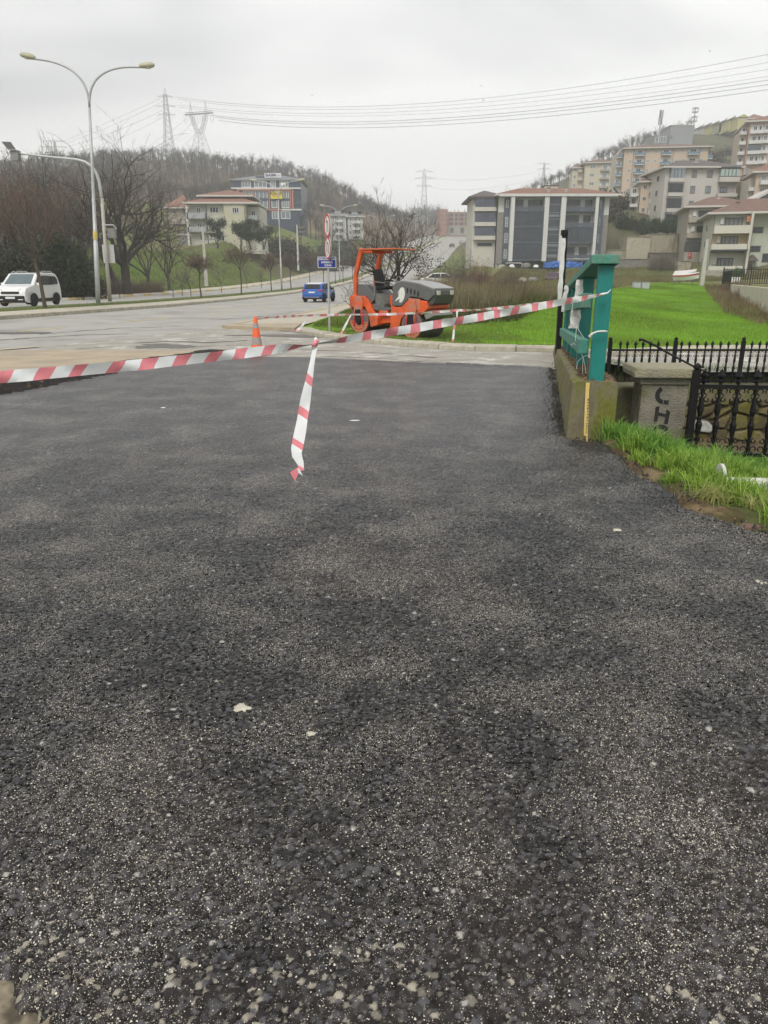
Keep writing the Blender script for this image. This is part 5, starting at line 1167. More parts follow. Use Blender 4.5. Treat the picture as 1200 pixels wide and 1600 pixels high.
# ---- trees beside the road behind the van
K = [(68,476,36.6,6.05,2.1,.09,'reddish brown twiggy street tree standing before the white van')]
p = P(70, 476, 36.4); bare_tree('street_tree', K[0][6], (p.x, 36.4, .25), 6.3, 2.25, .085, 31, .66, .7, (8,5,5), 3, .17, 5, .42, .006, mat('young_bark', (.07,.055,.035), .9, .3, 4), bark_red, lean=(-.09,0), lim=.60)
big = [(20,440,62,9.2,'wide brown bare tree at the left edge behind the van roof',41,(6,5,5),.7,.33),(52,445,66,10.6,'tall grey bare tree with fine upright twigs, second from the left edge',42,(5,5,5),.5,.25),(-8,440,60,8.8,'bare tree cut by the left picture edge',43,(6,5,4),.6,.2),
       (92,440,72,9.6,'grey brown bare tree behind the curved signal arm',44,(6,5,5),.65,.3),(128,442,75,9.4,'slender bare tree just left of the lamp pole',45,(5,5,5),.55,.25),(112,448,64,9.0,'low multi stemmed bare tree beside the dark thicket',46,(4,4,4),.45,.3),
       (232,440,84,9.5,'hazy bare tree between the spreading tree and the cream house',47,(5,5,4),.6,.3),(262,432,88,8.8,'greyish bare tree left of the cream house garden',48,(5,5,4),.6,.3),(150,430,90,10.5,'tall brown bare tree rising behind the lamp pole',49,(6,5,5),.6,.3)]
for x, y, D, H, lab, sd_, nc, sp, up_ in big:
    p = P(x, y, D); z = gz(p.x, D); tm = bark_red if sd_ in (41,44,49) else bark_far
    bare_tree('bare_tree', lab, (p.x, D, z-.2), H, H*.22 if sd_ != 46 else .3, .02*H, sd_, sp, .5, nc, 3, .19, 7, .75, .016, bark, tm, multi=3 if sd_ == 46 else 1)
# leafy crowns made of many small faces
def leafmesh(name, blobs, n, size, m, seed, c0, c1, parent=None, flat=.0, clump=9):
    g = np.random.default_rng(seed); B = np.array(blobs, float); vol = B[:,3]*B[:,4]*B[:,5]; pk = g.choice(len(B), n//clump, p=vol/vol.sum())
    u = g.normal(size=(n//clump,3)); u /= np.linalg.norm(u,axis=1)[:,None]; rad = g.random(n//clump)**.45; C0 = B[pk,:3]+u*B[pk,3:6]*rad[:,None]
    C = np.repeat(C0, clump, 0)+g.normal(size=(len(C0)*clump,3))*size*1.9; n = len(C); a = g.normal(size=(n,3)); a /= np.linalg.norm(a,axis=1)[:,None]; b = np.cross(a, g.normal(size=(n,3))); b /= np.linalg.norm(b,axis=1)[:,None]
    s_ = size*g.uniform(.5,1.3,(n,1)); V = np.stack([C-a*s_, C+b*s_*.45, C+a*s_, C-b*s_*.45], 1).reshape(-1,3); F = np.arange(n*4).reshape(-1,4)
    t = np.repeat(g.random(len(C0)), clump)[:,None]*.75+g.random((n,1))*.25; col = np.array(c0)*(1-t)+np.array(c1)*t
    return link(name, np_mesh(name, V, F, m, False, np.repeat(col, 4, 0)), parent)
leafm = tint_mat('foliage', .75, .25, trans=.18)
def bush(name, label, loc, blobs, n, size, c0, c1, seed, cat='bush', stems=6, group=None, stemh=.6, part='foliage'):
    r_ = empty(name, loc, 0, label, cat, group); g = random.Random(seed); mb = MB()
    for k in range(stems):
        b = g.choice(blobs); mb.tube([(g.uniform(-.15,.15), g.uniform(-.15,.15), -.2), (b[0]*.5+g.uniform(-.1,.1), b[1]*.5, b[2]*.55), (b[0]+g.uniform(-.3,.3)*b[3], b[1], b[2]+b[5]*stemh*.5)], [.06,.04,.012], 5, False)
    mb.build('stems' if cat == 'bush' else 'trunk', bark, r_, smooth=True, fix=False); leafmesh(part, blobs, n, size, leafm, seed, c0, c1, r_); return r_
dk0, dk1 = (.018,.026,.012), (.05,.062,.028)
for x, y, D, bl, lab, n_, c0, c1 in [(95,470,60,[(-1.2,0,1.6,1.9,1.5,1.7),(.8,.3,2.2,1.7,1.4,2.0),(0,0,3.6,1.3,1.2,1.6)],'dark evergreen thicket right behind the white van',14000,dk0,dk1),
     (132,470,63,[(0,0,1.0,1.5,1.2,1.2),(-1.,0,2.0,1.1,1,1.2)],'dull brown thicket left of the lamp pole',9000,(.04,.03,.022),(.085,.068,.045)),(30,466,58,[(-2,0,1.4,2.2,1.5,1.5),(.8,0,2.2,1.7,1.4,1.9)],'dark green undergrowth above the van roof',11000,(.026,.032,.016),(.07,.075,.04)),
     (15,300,95,[(0,0,5,4.5,3,3.5),(3,0,6.5,3,2.5,3)],'dark ivy covered treetop above the left edge',9000,(.03,.035,.022),(.07,.078,.05)),(-40,466,56,[(0,0,1.6,2.4,1.5,1.8)],'dark hedge bush at the left edge',6000,dk0,dk1),
     (60,440,68,[(-1.5,0,2.0,2.4,1.5,2.2),(2,0,2.5,2.4,1.5,2.2)],'dark olive coloured scrub between the bare trees',9000,(.026,.03,.016),(.065,.064,.04))]:
    p = P(x, min(y,455), D); bush('thicket', lab, (p.x, D, gz(p.x, D)), bl, n_, .16, c0, c1, int(x)+60)
# ---- young median trees
mp_ = [(313.5,57,3.7,1.9),(376.5,68,4.9,2.4),(424,82,4.3,2.3),(455,92,4.6,2.5),(484,105,4.9,2.6),(506,112,4.2,2.2),(524,120,4.7,2.4),(537,128,4.8,2.5),(551,138,5.0,2.5),(566,148,4.8,2.4),(580,160,4.6,2.3)]
yb_ = mat('median_bark', (.065,.052,.042), .9, .3, 4); ytw = mat('median_twigs', (.12,.08,.062), .9, .25, 4)
for k, (x, Y, H, tr) in enumerate(mp_):
    X = (x-600)/1207*Y
    bare_tree('median_tree', 'small bare lollipop tree on the median, %s from the curved signal pole' % ORD[k], (X, Y, float(rz(Y))+.22), H, tr*.95, .055, 100+k, .75, .35, (7,5,4), 3 if k < 6 else 2, .18, 6, .30, .010+.0004*Y*.2, yb_, ytw, group='young trees along the median', lim=.55)
# saplings on the slope
for k, (x, y, D, H, lab) in enumerate([(187,462,64,2.6,'thin sapling left of the brown scrub on the far verge'),(297,449,70,3.2,'bare sapling beside the cream house lawn, left one'),(284,447,72,2.6,'low bare sapling beside the far pavement'),(385,432,105,4.5,'bare twiggy tree in front of the cream house'),(408,430,105,3.4,'pale leafless shrub by the side road mouth'),(345,440,88,3.6,'thin bare sapling on the green slope'),(270,450,68,2.4,'short bare sapling near the brown scrub')]):
    p = P(x, y, D); bare_tree('sapling', lab, (p.x, D, gz(p.x, D)), H, H*.3, .035, 140+k, .6, .5, (5,4,4), 2, .2, 6, .4, .012, yb_, bark_far)
# ---- tree behind the roller
p = P(614, 462, 36); bare_tree('bare_roadside_tree', 'bare branching tree with a few dead leaves behind the road roller', (p.x-.1, 34, .0), 5.2, 1.0, .11, 77, .68, .45, (4,5,4,3), 4, .20, 3, .34, .0065, bark, mat('roadside_twigs', (.085,.068,.052), .9, .3, 3), multi=2, lim=.52, lean=(.14,0))
r_ = bpy.data.objects['bare_roadside_tree']; g = np.random.default_rng(5)
leafmesh('dead_leaves', [(1.0,0,2.6,1.1,1.,.9),(1.6,0,2.1,.8,.8,.6)], 1100, .045, tint_mat('dead_leaf', .8, .2), 8, (.03,.02,.012), (.10,.06,.03), r_, clump=4)
# left-hand low thorn shrub near the roller
p = P(556, 500, 31); bare_tree('thorn_shrub', 'low pale leafless shrub at the pavement edge left of the roller', (-1.1, 31.5, .05), 1.7, 0, .03, 78, .7, .4, (7,5,4), 2, .2, 8, .25, .006, yb_, bark_far, cat='shrub')
# ---- brown scrub right of the road
scrub = mat('brown_scrub', (.105,.08,.06), .95, .35, 1)
for k, (x, y, D, H, w_, lab) in enumerate([(722,444,62,4.3,2.3,'big brown leafless thicket behind the white saloon'),(755,448,58,3.0,1.6,'reddish brown leafless bush right of the big thicket'),(693,436,80,3.6,1.6,'brown leafless bush at the road edge behind the blue board'),(800,446,62,2.2,1.6,'low grey brown bush below the apartment block'),(850,458,50,.9,1.2,'dark low shrub at the edge of the green field'),(668,420,120,3.6,2.4,'pale leafless bushes by the climbing road'),(1033,428,118,3.2,2.2,'rounded bare bush below the rubble retaining wall'),(1148,452,66,1.5,1.6,'dry reddish bush at the corner of the white wall'),(1160,464,58,1.2,1.3,'smaller dry bush against the white wall')]):
    p = P(x, y, D); z = gz(p.x, D); r_ = empty('leafless_bush', (p.x, D, z-.1), 0, lab, 'bush'); g = random.Random(200+k); tw = Twigs(); mb = MB()
    for q in range(int(260*w_)):
        a = g.random()*6.28; rr_ = w_*g.random()**.6; b = Vector((rr_*math.cos(a)*.85, rr_*math.sin(a)*.85, 0)); h = H*(1-.8*(rr_/w_)**2)*g.uniform(.3,1); t = Vector((rr_*math.cos(a)+g.gauss(0,.2), rr_*math.sin(a)+g.gauss(0,.2), h)); tw.add(tuple(b), tuple(t), .014)
        for j in range(6):
            s_ = b.lerp(t, g.uniform(.3,1)); o = Vector((g.gauss(0,1), g.gauss(0,1), g.gauss(0,1)+.6)).normalized(); tw.add(tuple(s_), tuple(s_+o*g.uniform(.25,.6)*min(1,H/3)), .009)
    V, F = tw.arrays(); me = np_mesh('twigs', V, F, mat('red_scrub', (.14,.08,.055), .95, .3, 1) if k in (1,7,8) else scrub); link('twigs', me, r_)
# ---- weeds: tall dead stalks (nobody could count them)
def stalks(name, label, poly, n, h0, h1, c0, c1, seed, w_=.012, lean=.25, dens=None):
    g = np.random.default_rng(seed); P_ = np.array(poly); x0, y0 = P_.min(0); x1, y1 = P_.max(0); X = g.uniform(x0,x1,n*3); Y = g.uniform(y0,y1,n*3); k = inpoly(X, Y, poly)
    if dens is not None: k &= fbm(X, Y, dens, 3, seed+1) > .47
    X, Y = X[k][:n], Y[k][:n]; m_ = len(X); Z = ground(X, Y)-.03; h = g.uniform(h0,h1,m_)*(.5+.9*fbm(X, Y, .35, 3, seed+2))*(np.clip(1.75-.024*Y, .3, 1.3) if seed in (301,302) else 1); dx = g.normal(0,lean,m_)*h; dy = g.normal(0,lean,m_)*h; an = g.uniform(0,math.pi,m_); wx_ = np.cos(an)*w_; wy_ = np.sin(an)*w_
    V = np.stack([np.stack([X-wx_,Y-wy_,Z],-1), np.stack([X+wx_,Y+wy_,Z],-1), np.stack([X+dx*.4+wx_*.7,Y+dy*.4+wy_*.7,Z+h*.6],-1), np.stack([X+dx*.4-wx_*.7,Y+dy*.4-wy_*.7,Z+h*.6],-1), np.stack([X+dx,Y+dy,Z+h],-1)],1).reshape(-1,3)
    i = np.arange(m_)[:,None]*5; F = np.concatenate([i+[0,1,2], i+[0,2,3], i+[3,2,4]],0); t = g.random((m_,1)); col = np.repeat(((np.array(c0)*(1-t)+np.array(c1)*t)*(.62+.76*fbm(X, Y, .45, 4, seed+7)[:,None])*(1-.35*sst(.46,.64,fbm(X, Y, .13, 4, seed+9)))[:,None]+np.array([.075,.05,.012])*.35*sst(.46,.64,fbm(X, Y, .13, 4, seed+9))[:,None]), 5, 0)
    return tag(link(name, np_mesh(name, V, F, grass_t, False, col)), label, kind='stuff')
grass_t = tint_mat('grass_blades', .6, .3, trans=.3)
stalks('dead_weeds', 'tall dead weeds and brambles between road and green field', [(2.9,27.5),(4.6,29.5),(7.6,37),(12,50),(15,60),(8,66),(3,66),(1.6,46),(1.2,34)], 60000, .4, 1.35, (.15,.12,.07), (.30,.26,.15), 301, .014, .2)
stalks('green_weeds', 'olive green weeds mixed into the dead stalks', [(2.6,26.5),(5,28.5),(8.2,37),(13,50),(17,62),(8,66),(3,60),(1.2,40)], 26000, .3, 1.0, (.06,.075,.02), (.14,.15,.05), 302, .02, .3)
stalks('field_grass', 'bright green winter wheat of the field', [(2.6,18.2),(6.2,19.8),(14,21.2),(26,22),(16.5,32),(19,39),(31,73),(36,87),(27,78),(19.8,66),(11.8,54),(8,40),(5.6,30),(2.9,26)], 170000, .05, .15, (.135,.285,.014), (.28,.46,.045), 303, .008, .35)
stalks('island_grass', 'patchy green grass around the roller', [(-2.5,23.0),(-1.2,21.6),(.8,19.2),(2.4,18.1),(4.5,18.3),(4,27),(1.5,33),(-1.3,34),(-2.4,27.5)], 60000, .04, .13, (.11,.22,.02), (.28,.33,.08), 304, .009, .5)
stalks('dry_field_grass', 'dull dry grass before the apartment blocks', [(9,54),(20,67),(27,80),(37,92),(48,96),(60,118),(20,128),(12,100),(6,72)], 60000, .15, .5, (.16,.14,.06), (.24,.23,.10), 305, .03, .3)
stalks('slope_grass', 'green and yellow grass on the slope across the road', [(-60,72),(-26,62),(-23,75),(-21,100),(-17,140),(-30,145),(-60,120)], 60000, .15, .45, (.09,.17,.02), (.22,.25,.07), 306, .03, .3)
stalks('verge_scrub', 'pale brown scrub stalks along the far verge', [(-25.6,60),(-24,75),(-22.6,84),(-25,86),(-27.5,72),(-29,62)], 9000, .4, 1.7, (.13,.10,.07), (.23,.18,.13), 307, .014, .25, .3)
stalks('wall_foot_weeds', 'dry reddish weeds along the foot of the white wall', [(17,31),(20.3,40),(33,75),(31,75),(18.6,42),(15.5,32)], 12000, .15, .6, (.16,.11,.06), (.26,.2,.11), 308, .014, .35)
stalks('bank_grass', 'short green grass strip under the spiked fence', [(4.4,15.65),(14,15.65),(14,16.3),(4.4,16.3)], 6000, .06, .28, (.07,.17,.015), (.13,.26,.03), 309, .007, .4)
# median grass
g = np.random.default_rng(310); n = 60000; Y = 26+g.random(n)**1.4*120; X = Mx(Y)-1.3-1.65*g.random(n); Z = rz(Y)+.27; h = g.uniform(.03,.09,n); an = g.uniform(0,3.14,n); w_ = .012
V = np.stack([np.stack([X-np.cos(an)*w_,Y-np.sin(an)*w_,Z],-1), np.stack([X+np.cos(an)*w_,Y+np.sin(an)*w_,Z],-1), np.stack([X+g.normal(0,.03,n),Y,Z+h],-1)],1).reshape(-1,3); t = g.random((n,1))
tag(link('median_grass', np_mesh('median_grass', V, np.arange(n*3).reshape(-1,3), grass_t, False, np.repeat(np.array([.10,.13,.03])*(1-t)+np.array([.20,.22,.08])*t,3,0))), 'short tufted grass growing on the median', kind='stuff')
# ---- fine soil of the verge
X3, Y3 = np.meshgrid(np.arange(2.0, 4.6, .02), np.arange(4.0, 8.35, .02)); Z3 = ground(X3, Y3)+.0+(fbm(X3, Y3, 5, 5, 811)-.5)*.035+(fbm(X3, Y3, 28, 4, 815)-.5)*.03
ed = polydist(X3, Y3, [(2.25,7.2),(2.22,6.6),(2.12,6.0),(2.3,5.6),(2.2,5.1),(2.38,4.75),(2.55,4.4),(3.2,4.0)], False); sm_ = (1-sst(.02, .15, ed+(fbm(X3, Y3, 3.5, 4, 812)-.42)*.9))[...,None]; dk_ = sst(.52,.66, fbm(X3, Y3, 4, 4, 813))[...,None]
c3 = np.array([.07,.08,.028])*(1-sm_)+np.array([.17,.125,.07])*sm_; c3 = c3*(1-dk_*.75)+np.array([.07,.045,.025])*dk_*.75; c3 = c3*(.6+.8*fbm(X3, Y3, 22, 4, 814)[...,None])
i3 = np.arange(X3.size).reshape(X3.shape); F3 = np.stack([i3[:-1,:-1], i3[:-1,1:], i3[1:,1:], i3[1:,:-1]], -1).reshape(-1,4)
tag(link('verge_soil', np_mesh('verge_soil', np.stack([X3,Y3,Z3],-1).reshape(-1,3), F3, tint_mat('verge_earth', .95, .15, fine=.4, fscale=60), True, c3.reshape(-1,3))), 'sandy and mossy soil of the verge beside the asphalt', kind='structure')
# ---- lush grass on the near right bank
def blades(name, label, pts, hs, c0, c1, seed, w_=.004, segs=5, bend=.7, ld=None):
    g = np.random.default_rng(seed); n = len(pts); X, Y, Z = pts.T; az = g.uniform(0,2*math.pi,n); b = g.uniform(.25,1,n)*bend; V = np.empty((n, (segs+1)*2, 3))
    bx, by = np.cos(az)*hs, np.sin(az)*hs
    if ld is not None: bx = bx*.35+ld[0]*hs; by = by*.35+ld[1]*hs
    px, py = -np.sin(az), np.cos(az)
    for i in range(segs+1):
        t = i/segs; ww = w_*(1-t**1.6)+.0004; cx = X+bx*b*t*t; cy_ = Y+by*b*t*t; cz = Z+hs*(t-.42*b*t*t*t)
        V[:,2*i] = np.stack([cx-px*ww, cy_-py*ww, cz],-1); V[:,2*i+1] = np.stack([cx+px*ww, cy_+py*ww, cz],-1)
    base = np.arange(n)[:,None]*(segs+1)*2; F = np.concatenate([base+[2*i,2*i+1,2*i+3,2*i+2] for i in range(segs)],0); t = g.random((n,1))**1.3
    col = np.repeat(np.array(c0)*(1-t)+np.array(c1)*t, (segs+1)*2, 0)
    return tag(link(name, np_mesh(name, V.reshape(-1,3), F, grass_t, True, col)), label, kind='stuff')
VERGE = [(2.30,7.45),(2.28,6.9),(2.32,6.3),(2.42,5.75),(2.5,5.3),(2.55,4.95),(2.75,4.6),(3.6,4.2),(5.2,5.5),(5.2,7.9),(3.9,8.35),(2.5,8.4)]
g = np.random.default_rng(330)
def scatter(poly, n, thr, sc, seed):
    g = np.random.default_rng(seed); P_ = np.array(poly); (x0,y0),(x1,y1) = P_.min(0), P_.max(0); X = g.uniform(x0,x1,n*4); Y = g.uniform(y0,y1,n*4); nz = fbm(X, Y, sc, 3, seed); k = inpoly(X, Y, poly) & (nz > thr+g.uniform(-.06,.06,n*4)); X, Y, nz = X[k][:n], Y[k][:n], nz[k][:n]
    return np.stack([X, Y, ground(X, Y)-.01], -1), nz
pt, nz = scatter([(2.34,7.4),(2.4,6.7),(2.62,6.35),(3.3,6.3),(4.4,6.6),(4.6,7.6),(3.8,8.35),(2.45,8.35)], 11000, .30, 1.6, 331)
hs = g.uniform(.07,.22,len(pt))*(.6+.8*nz)*np.where(pt[:,0] > 2.95, .6, 1.); blades('tall_grass', 'tall lush green grass at the foot of the parapet and pillar', pt, hs, (.06,.17,.015), (.25,.46,.07), 332, .0042, 5, 1.15)
pt, nz = scatter([(2.45,6.2),(2.6,5.6),(2.7,5.0),(2.95,4.75),(4.6,5.0),(4.8,6.6),(3.0,6.6)], 12000, .44, 1.7, 335)
hs = g.uniform(.07,.24,len(pt))*(.6+.9*nz); blades('verge_grass', 'yellow green grass tufts around the fallen pipe', pt, hs, (.11,.23,.02), (.36,.50,.08), 336, .004, 4, 1.0)
def tussocks(poly, n, per, r0, seed, h0, h1):
    g = np.random.default_rng(seed); P_ = np.array(poly); (x0,y0),(x1,y1) = P_.min(0), P_.max(0); X = g.uniform(x0,x1,n*5); Y = g.uniform(y0,y1,n*5); k = inpoly(X, Y, poly); X, Y = X[k][:n], Y[k][:n]; n = len(X); sc = g.uniform(.55,1.25,n)
    cx, cy_, s_ = np.repeat(X, per), np.repeat(Y, per), np.repeat(sc, per); a = g.uniform(0, 6.283, n*per); rr = np.abs(g.normal(0, r0, n*per))*s_; X = cx+rr*np.cos(a); Y = cy_+rr*np.sin(a); m = g.uniform(.1,.75,n*per)
    return np.stack([X, Y, ground(X, Y)-.02], -1), g.uniform(h0,h1,n*per)*s_, (np.cos(a)*m, np.sin(a)*m)
pt, hs, ld = tussocks([(2.2,7.4),(2.35,6.75),(2.7,6.45),(3.3,6.4),(4.6,6.6),(4.6,7.0),(3.1,7.35),(2.45,7.7)], 90, 90, .05, 361, .14, .31); blades('grass_tussocks', 'long arching grass tussocks along the parapet and pillar', pt, hs, (.07,.19,.018), (.30,.50,.10), 362, .0045, 7, 1.25, ld)
pt, hs, ld = tussocks([(2.26,6.9),(2.28,5.9),(2.36,5.2),(2.62,4.6),(4.6,5.0),(4.8,6.6),(3.0,6.8)], 125, 75, .045, 363, .10, .26); blades('verge_tussocks', 'bright yellow green tufts hanging over the asphalt edge', pt, hs, (.12,.26,.02), (.42,.56,.10), 364, .0042, 6, 1.35, ld)
pt, nz = scatter([(3.7,1.0),(8,1.0),(8,7.5),(5.0,7.5),(4.6,5.2),(3.4,4.5)], 14000, .25, 1.2, 371); blades('side_grass', 'plain short grass on the ground beside the asphalt', pt, np.random.default_rng(372).uniform(.05,.18,len(pt))*(.6+.8*nz), (.10,.20,.02), (.28,.40,.07), 373, .005, 3, 1.0)
g2 = np.random.default_rng(337)
for k, (x, y, r0, n_, lab) in enumerate([(1118,780,.12,170,'straw coloured dying grass tuft at the asphalt edge'),(1185,795,.10,120,'small yellow grass tuft near the right picture edge')]):
    c = G(x, y, .04); a = g2.random(n_)*6.28; rr_ = r0*g2.random(n_)**.5; X = c.x+rr_*np.cos(a); Y = c.y+rr_*np.sin(a); pt = np.stack([X, Y, ground(X, Y)], -1)
    o = blades('dying_grass', lab, pt, g2.uniform(.08,.20,n_), (.30,.33,.08), (.50,.46,.22), 338+k, .003, 5, 1.9)
pt, nz = scatter([(2.5,7.2),(4.8,6.0),(5.2,7.6),(3.9,8.3),(2.6,8.2)], 900, .35, 2, 340); g3 = np.random.default_rng(341)
n = len(pt); V = []; F = []; 
for q in range(n):
    c = pt[q]+[0,0,g3.uniform(.03,.12)]; s_ = g3.uniform(.008,.018)
    for j in range(3):
        a = j*2.09+g3.random(); b = len(V); e = np.array([math.cos(a), math.sin(a), .35]); o = np.array([-math.sin(a), math.cos(a), 0]); V += [c, c+e*s_*.8+o*s_*.5, c+e*s_*1.6, c+e*s_*.8-o*s_*.5]; F.append((b,b+1,b+2,b+3))
tag(link('clover', np_mesh('clover', np.array(V), np.array(F), grass_t, False, np.tile([[.07,.2,.03]], (len(V),1)))), 'clover leaves among the bank grass', kind='stuff')
for k, (x, y, s_, m_, lab) in enumerate([(1170,822,.07,bark_red,'clump of dead brown roots at the asphalt edge'),(1040,742,.045,sand_m,'small sandy stone at the edge of the verge'),(1092,775,.05,sand_m,'sandy stone below the fallen pipe'),(985,722,.05,mat('earth', (.10,.065,.035), .95, .3, 20, 1, 60),'dark earth lump beside the asphalt near the pillar')]):
    p = G(x, y, .03); rock('soil_lump', (p.x, p.y, .02), s_*2, s_*1.3, s_*.3, m_, lab, 'soil', 350+k)

# ---------------------------------------------------------------- wooded hills
protos = []
for k in range(7):
    g = random.Random(500+k); mb = MB(); tw = Twigs(); H = g.uniform(10, 14)
    mb.tube([(0,0,-1),(g.gauss(0,.2),0,H*.35),(g.gauss(0,.5),g.gauss(0,.4),H*.75)], [.22,.17,.08], 4, False)
    for i in range(13):
        z = H*g.uniform(.38,.8); a = g.random()*6.28; l = H*g.uniform(.18,.32); b = Vector((0,0,z)); e = b+Vector((math.cos(a)*l*.75, math.sin(a)*l*.75, l*.8)); tw.add(tuple(b), tuple(e), .07)
        for j in range(9):
            s_ = b.lerp(e, g.uniform(.25,1)); o = Vector((g.gauss(0,1), g.gauss(0,1), g.gauss(0,.8)+.9)).normalized(); tw.add(tuple(s_), tuple(s_+o*g.uniform(.8,2.1)), .045)
    V, F = tw.arrays(); V0 = np.array(mb.v); F0 = np.array([f for q in mb.f for f in ((q[0],q[1],q[2]),(q[0],q[2],q[3]))]); protos.append((np.concatenate([V0, V]), np.concatenate([F0, F+len(V0)])))
def forest(name, label, X, Y, seed, scl=(.38,.66), m=None, kindp=None, sink=0):
    g = np.random.default_rng(seed); VV = []; FF = []; CC = []; b = 0; Z = ground(X, Y)
    for x, y, z in zip(X, Y, Z):
        V, F = protos[g.integers(len(protos))]; a = g.random()*6.28; s_ = g.uniform(*scl); c, s__ = math.cos(a)*s_, math.sin(a)*s_
        VV.append(np.stack([V[:,0]*c-V[:,1]*s__+x, V[:,0]*s__+V[:,1]*c+y, V[:,2]*s_+z-sink], -1)); FF.append(F+b); b += len(V)
        t = g.random(); CC.append(np.repeat((np.array([.026,.023,.022])*(1-t)+np.array([.07,.052,.044])*t)[None], len(V), 0))
    return tag(link(name, np_mesh(name, np.concatenate(VV), np.concatenate(FF), fm_, False, np.concatenate(CC))), label, kind='stuff')
fm_ = tint_mat('forest_bark', .9, .1)
g = np.random.default_rng(600)
def fill(poly, n):
    P_ = np.array(poly); (x0,y0),(x1,y1) = P_.min(0), P_.max(0); X = g.uniform(x0,x1,n*4); Y = g.uniform(y0,y1,n*4); k = inpoly(X, Y, poly); return X[k][:n], Y[k][:n]
def PX(x, D): return (x-600)/1265*D
pl = [(PX(-60,290),290),(PX(180,300),295),(PX(300,315),315),(PX(420,305),305),(PX(520,330),330),(PX(600,400),400),(PX(655,450),450),(PX(640,500),500),(PX(400,500),500),(PX(-60,480),480)]
X, Y = fill(pl, 3900); forest('hill_woodland', 'bare winter woodland covering the hill on the left', X, Y, 601)
pl = [(PX(740,480),480),(PX(800,430),420),(PX(870,400),390),(PX(960,400),380),(PX(1010,420),400),(PX(1075,430),425),(PX(1060,480),480),(PX(900,500),500),(PX(760,520),520)]
X, Y = fill(pl, 520); forest('ridge_woodland', 'hazy bare woodland along the right ridge', X, Y, 602, (.35,.62))
pl = [(PX(655,560),540),(PX(775,560),520),(PX(800,640),640),(PX(640,640),640)]; X, Y = fill(pl, 260); forest('valley_woodland', 'faint woodland beyond the far end of the road', X, Y, 603, (.8,1.2))
pl = [(-70,150),(-36,150),(-30,190),(-12,200),(-9,250),(-30,285),(-60,290),(-140,285),(-140,160)]; X, Y = fill(pl, 230); forest('roadside_woodland', 'scattered bare trees between the houses and the hill', X, Y, 604, (.45,.75))
# single trees one can tell apart against the sky on the ridge
for k, (x, y, D, H, lab) in enumerate([(1003,232,380,9,'round topped bare tree standing out on the right ridge'),(1192,198,330,9,'bare tree on the skyline at the right edge'),(960,252,385,6.5,'bare ridge tree left of the round topped one'),(800,312,400,9,'bare ridge tree above the left wing of the apartment block')]):
    p = P(x, y, D); bare_tree('ridge_tree', lab, (p.x, D, max(gz(p.x, D), p.z-4)), H, H*.2, .3, 620+k, .7, .35, (6,5,4), 2, .2, 7, 1.3, .05, bark_far, bark_far)
# hillside scrub by the right housing
for k, (x, y, D, s_, lab) in enumerate([(1150,268,250,5,'dark scrub patch on the steep slope left of the tallest pink block'),(1125,262,262,4,'grey brown scrub in the middle of the steep slope'),(1105,245,285,4.5,'olive scrub below the antenna mast'),(1142,240,300,4,'brown scrub below the yellow row houses'),(958,316,162,4.5,'dark green scrub slope right of the dark glass block'),(945,340,152,3,'dark scrub behind the right end of the dark glass block'),(1135,290,238,4,'dark scrub behind the flat grey roof')]):
    p = P(x, y, D); bush('slope_scrub', lab, (p.x, D, p.z-2), [(0,0,1,s_,s_*.8,s_*.42),(s_*.8,0,.5,s_*.7,s_*.6,s_*.35),(-s_*.7,0,1.5,s_*.6,s_*.5,s_*.3)], 4200, .42, (.045,.045,.03), (.10,.085,.06), 640+k)
# evergreens on the retaining wall
for k, (x, yb_, yt, w_, lab, c1) in enumerate([(972,362,338,15,'dark conical evergreen at the left end of the terrace row',(.05,.075,.035)),(985,372,341,16,'drooping brown and green evergreen, second of the terrace row',(.085,.06,.045)),(1003,370,343,17,'dense dark evergreen in the middle of the terrace row',(.04,.08,.035)),(1022,364,347,16,'bright green bushy evergreen of the terrace row',(.06,.11,.03)),(1040,364,348,17,'clipped green evergreen right of the middle of the terrace row',(.045,.09,.03)),(1056,363,349,14,'last clipped evergreen at the right end of the terrace row',(.045,.085,.03))]):
    b = P(x, yb_, 147); t = P(x, yt, 147); h = t.z-b.z; w2 = w_*147/1235/2*.8; z0 = .25*h if k > 2 else .05*h
    bush('evergreen_tree', lab, (b.x, 147, b.z), [(0,0,z0+h*.42,w2,w2*.9,h*.40),(w2*.3,0,z0+h*.25,w2*.9,w2*.8,h*.25),(-w2*.2,0,h*.75,w2*.6,w2*.6,h*.25)], 2600, .22, (.018,.03,.014), c1, 660+k, 'tree', 3, 'evergreens in a row on the terrace')
b = P(1192, 285, 158) if 0 else None
p = P(1165, 292, 160); bush('cypress_bush', 'tall dark green cypress beside the pale three storey block', (p.x, 160, p.z-2.6), [(0,0,2.2,1.3,1.2,2.6)], 2600, .22, (.012,.025,.012), (.035,.06,.025), 670, 'tree', 2)
p = P(1150, 441, 104); bush('round_bush', 'round clipped green bush in front of the cream house', (p.x, 104, p.z-.2), [(0,0,.9,1.0,.9,.95)], 4200, .10, (.025,.06,.01), (.08,.15,.03), 671)
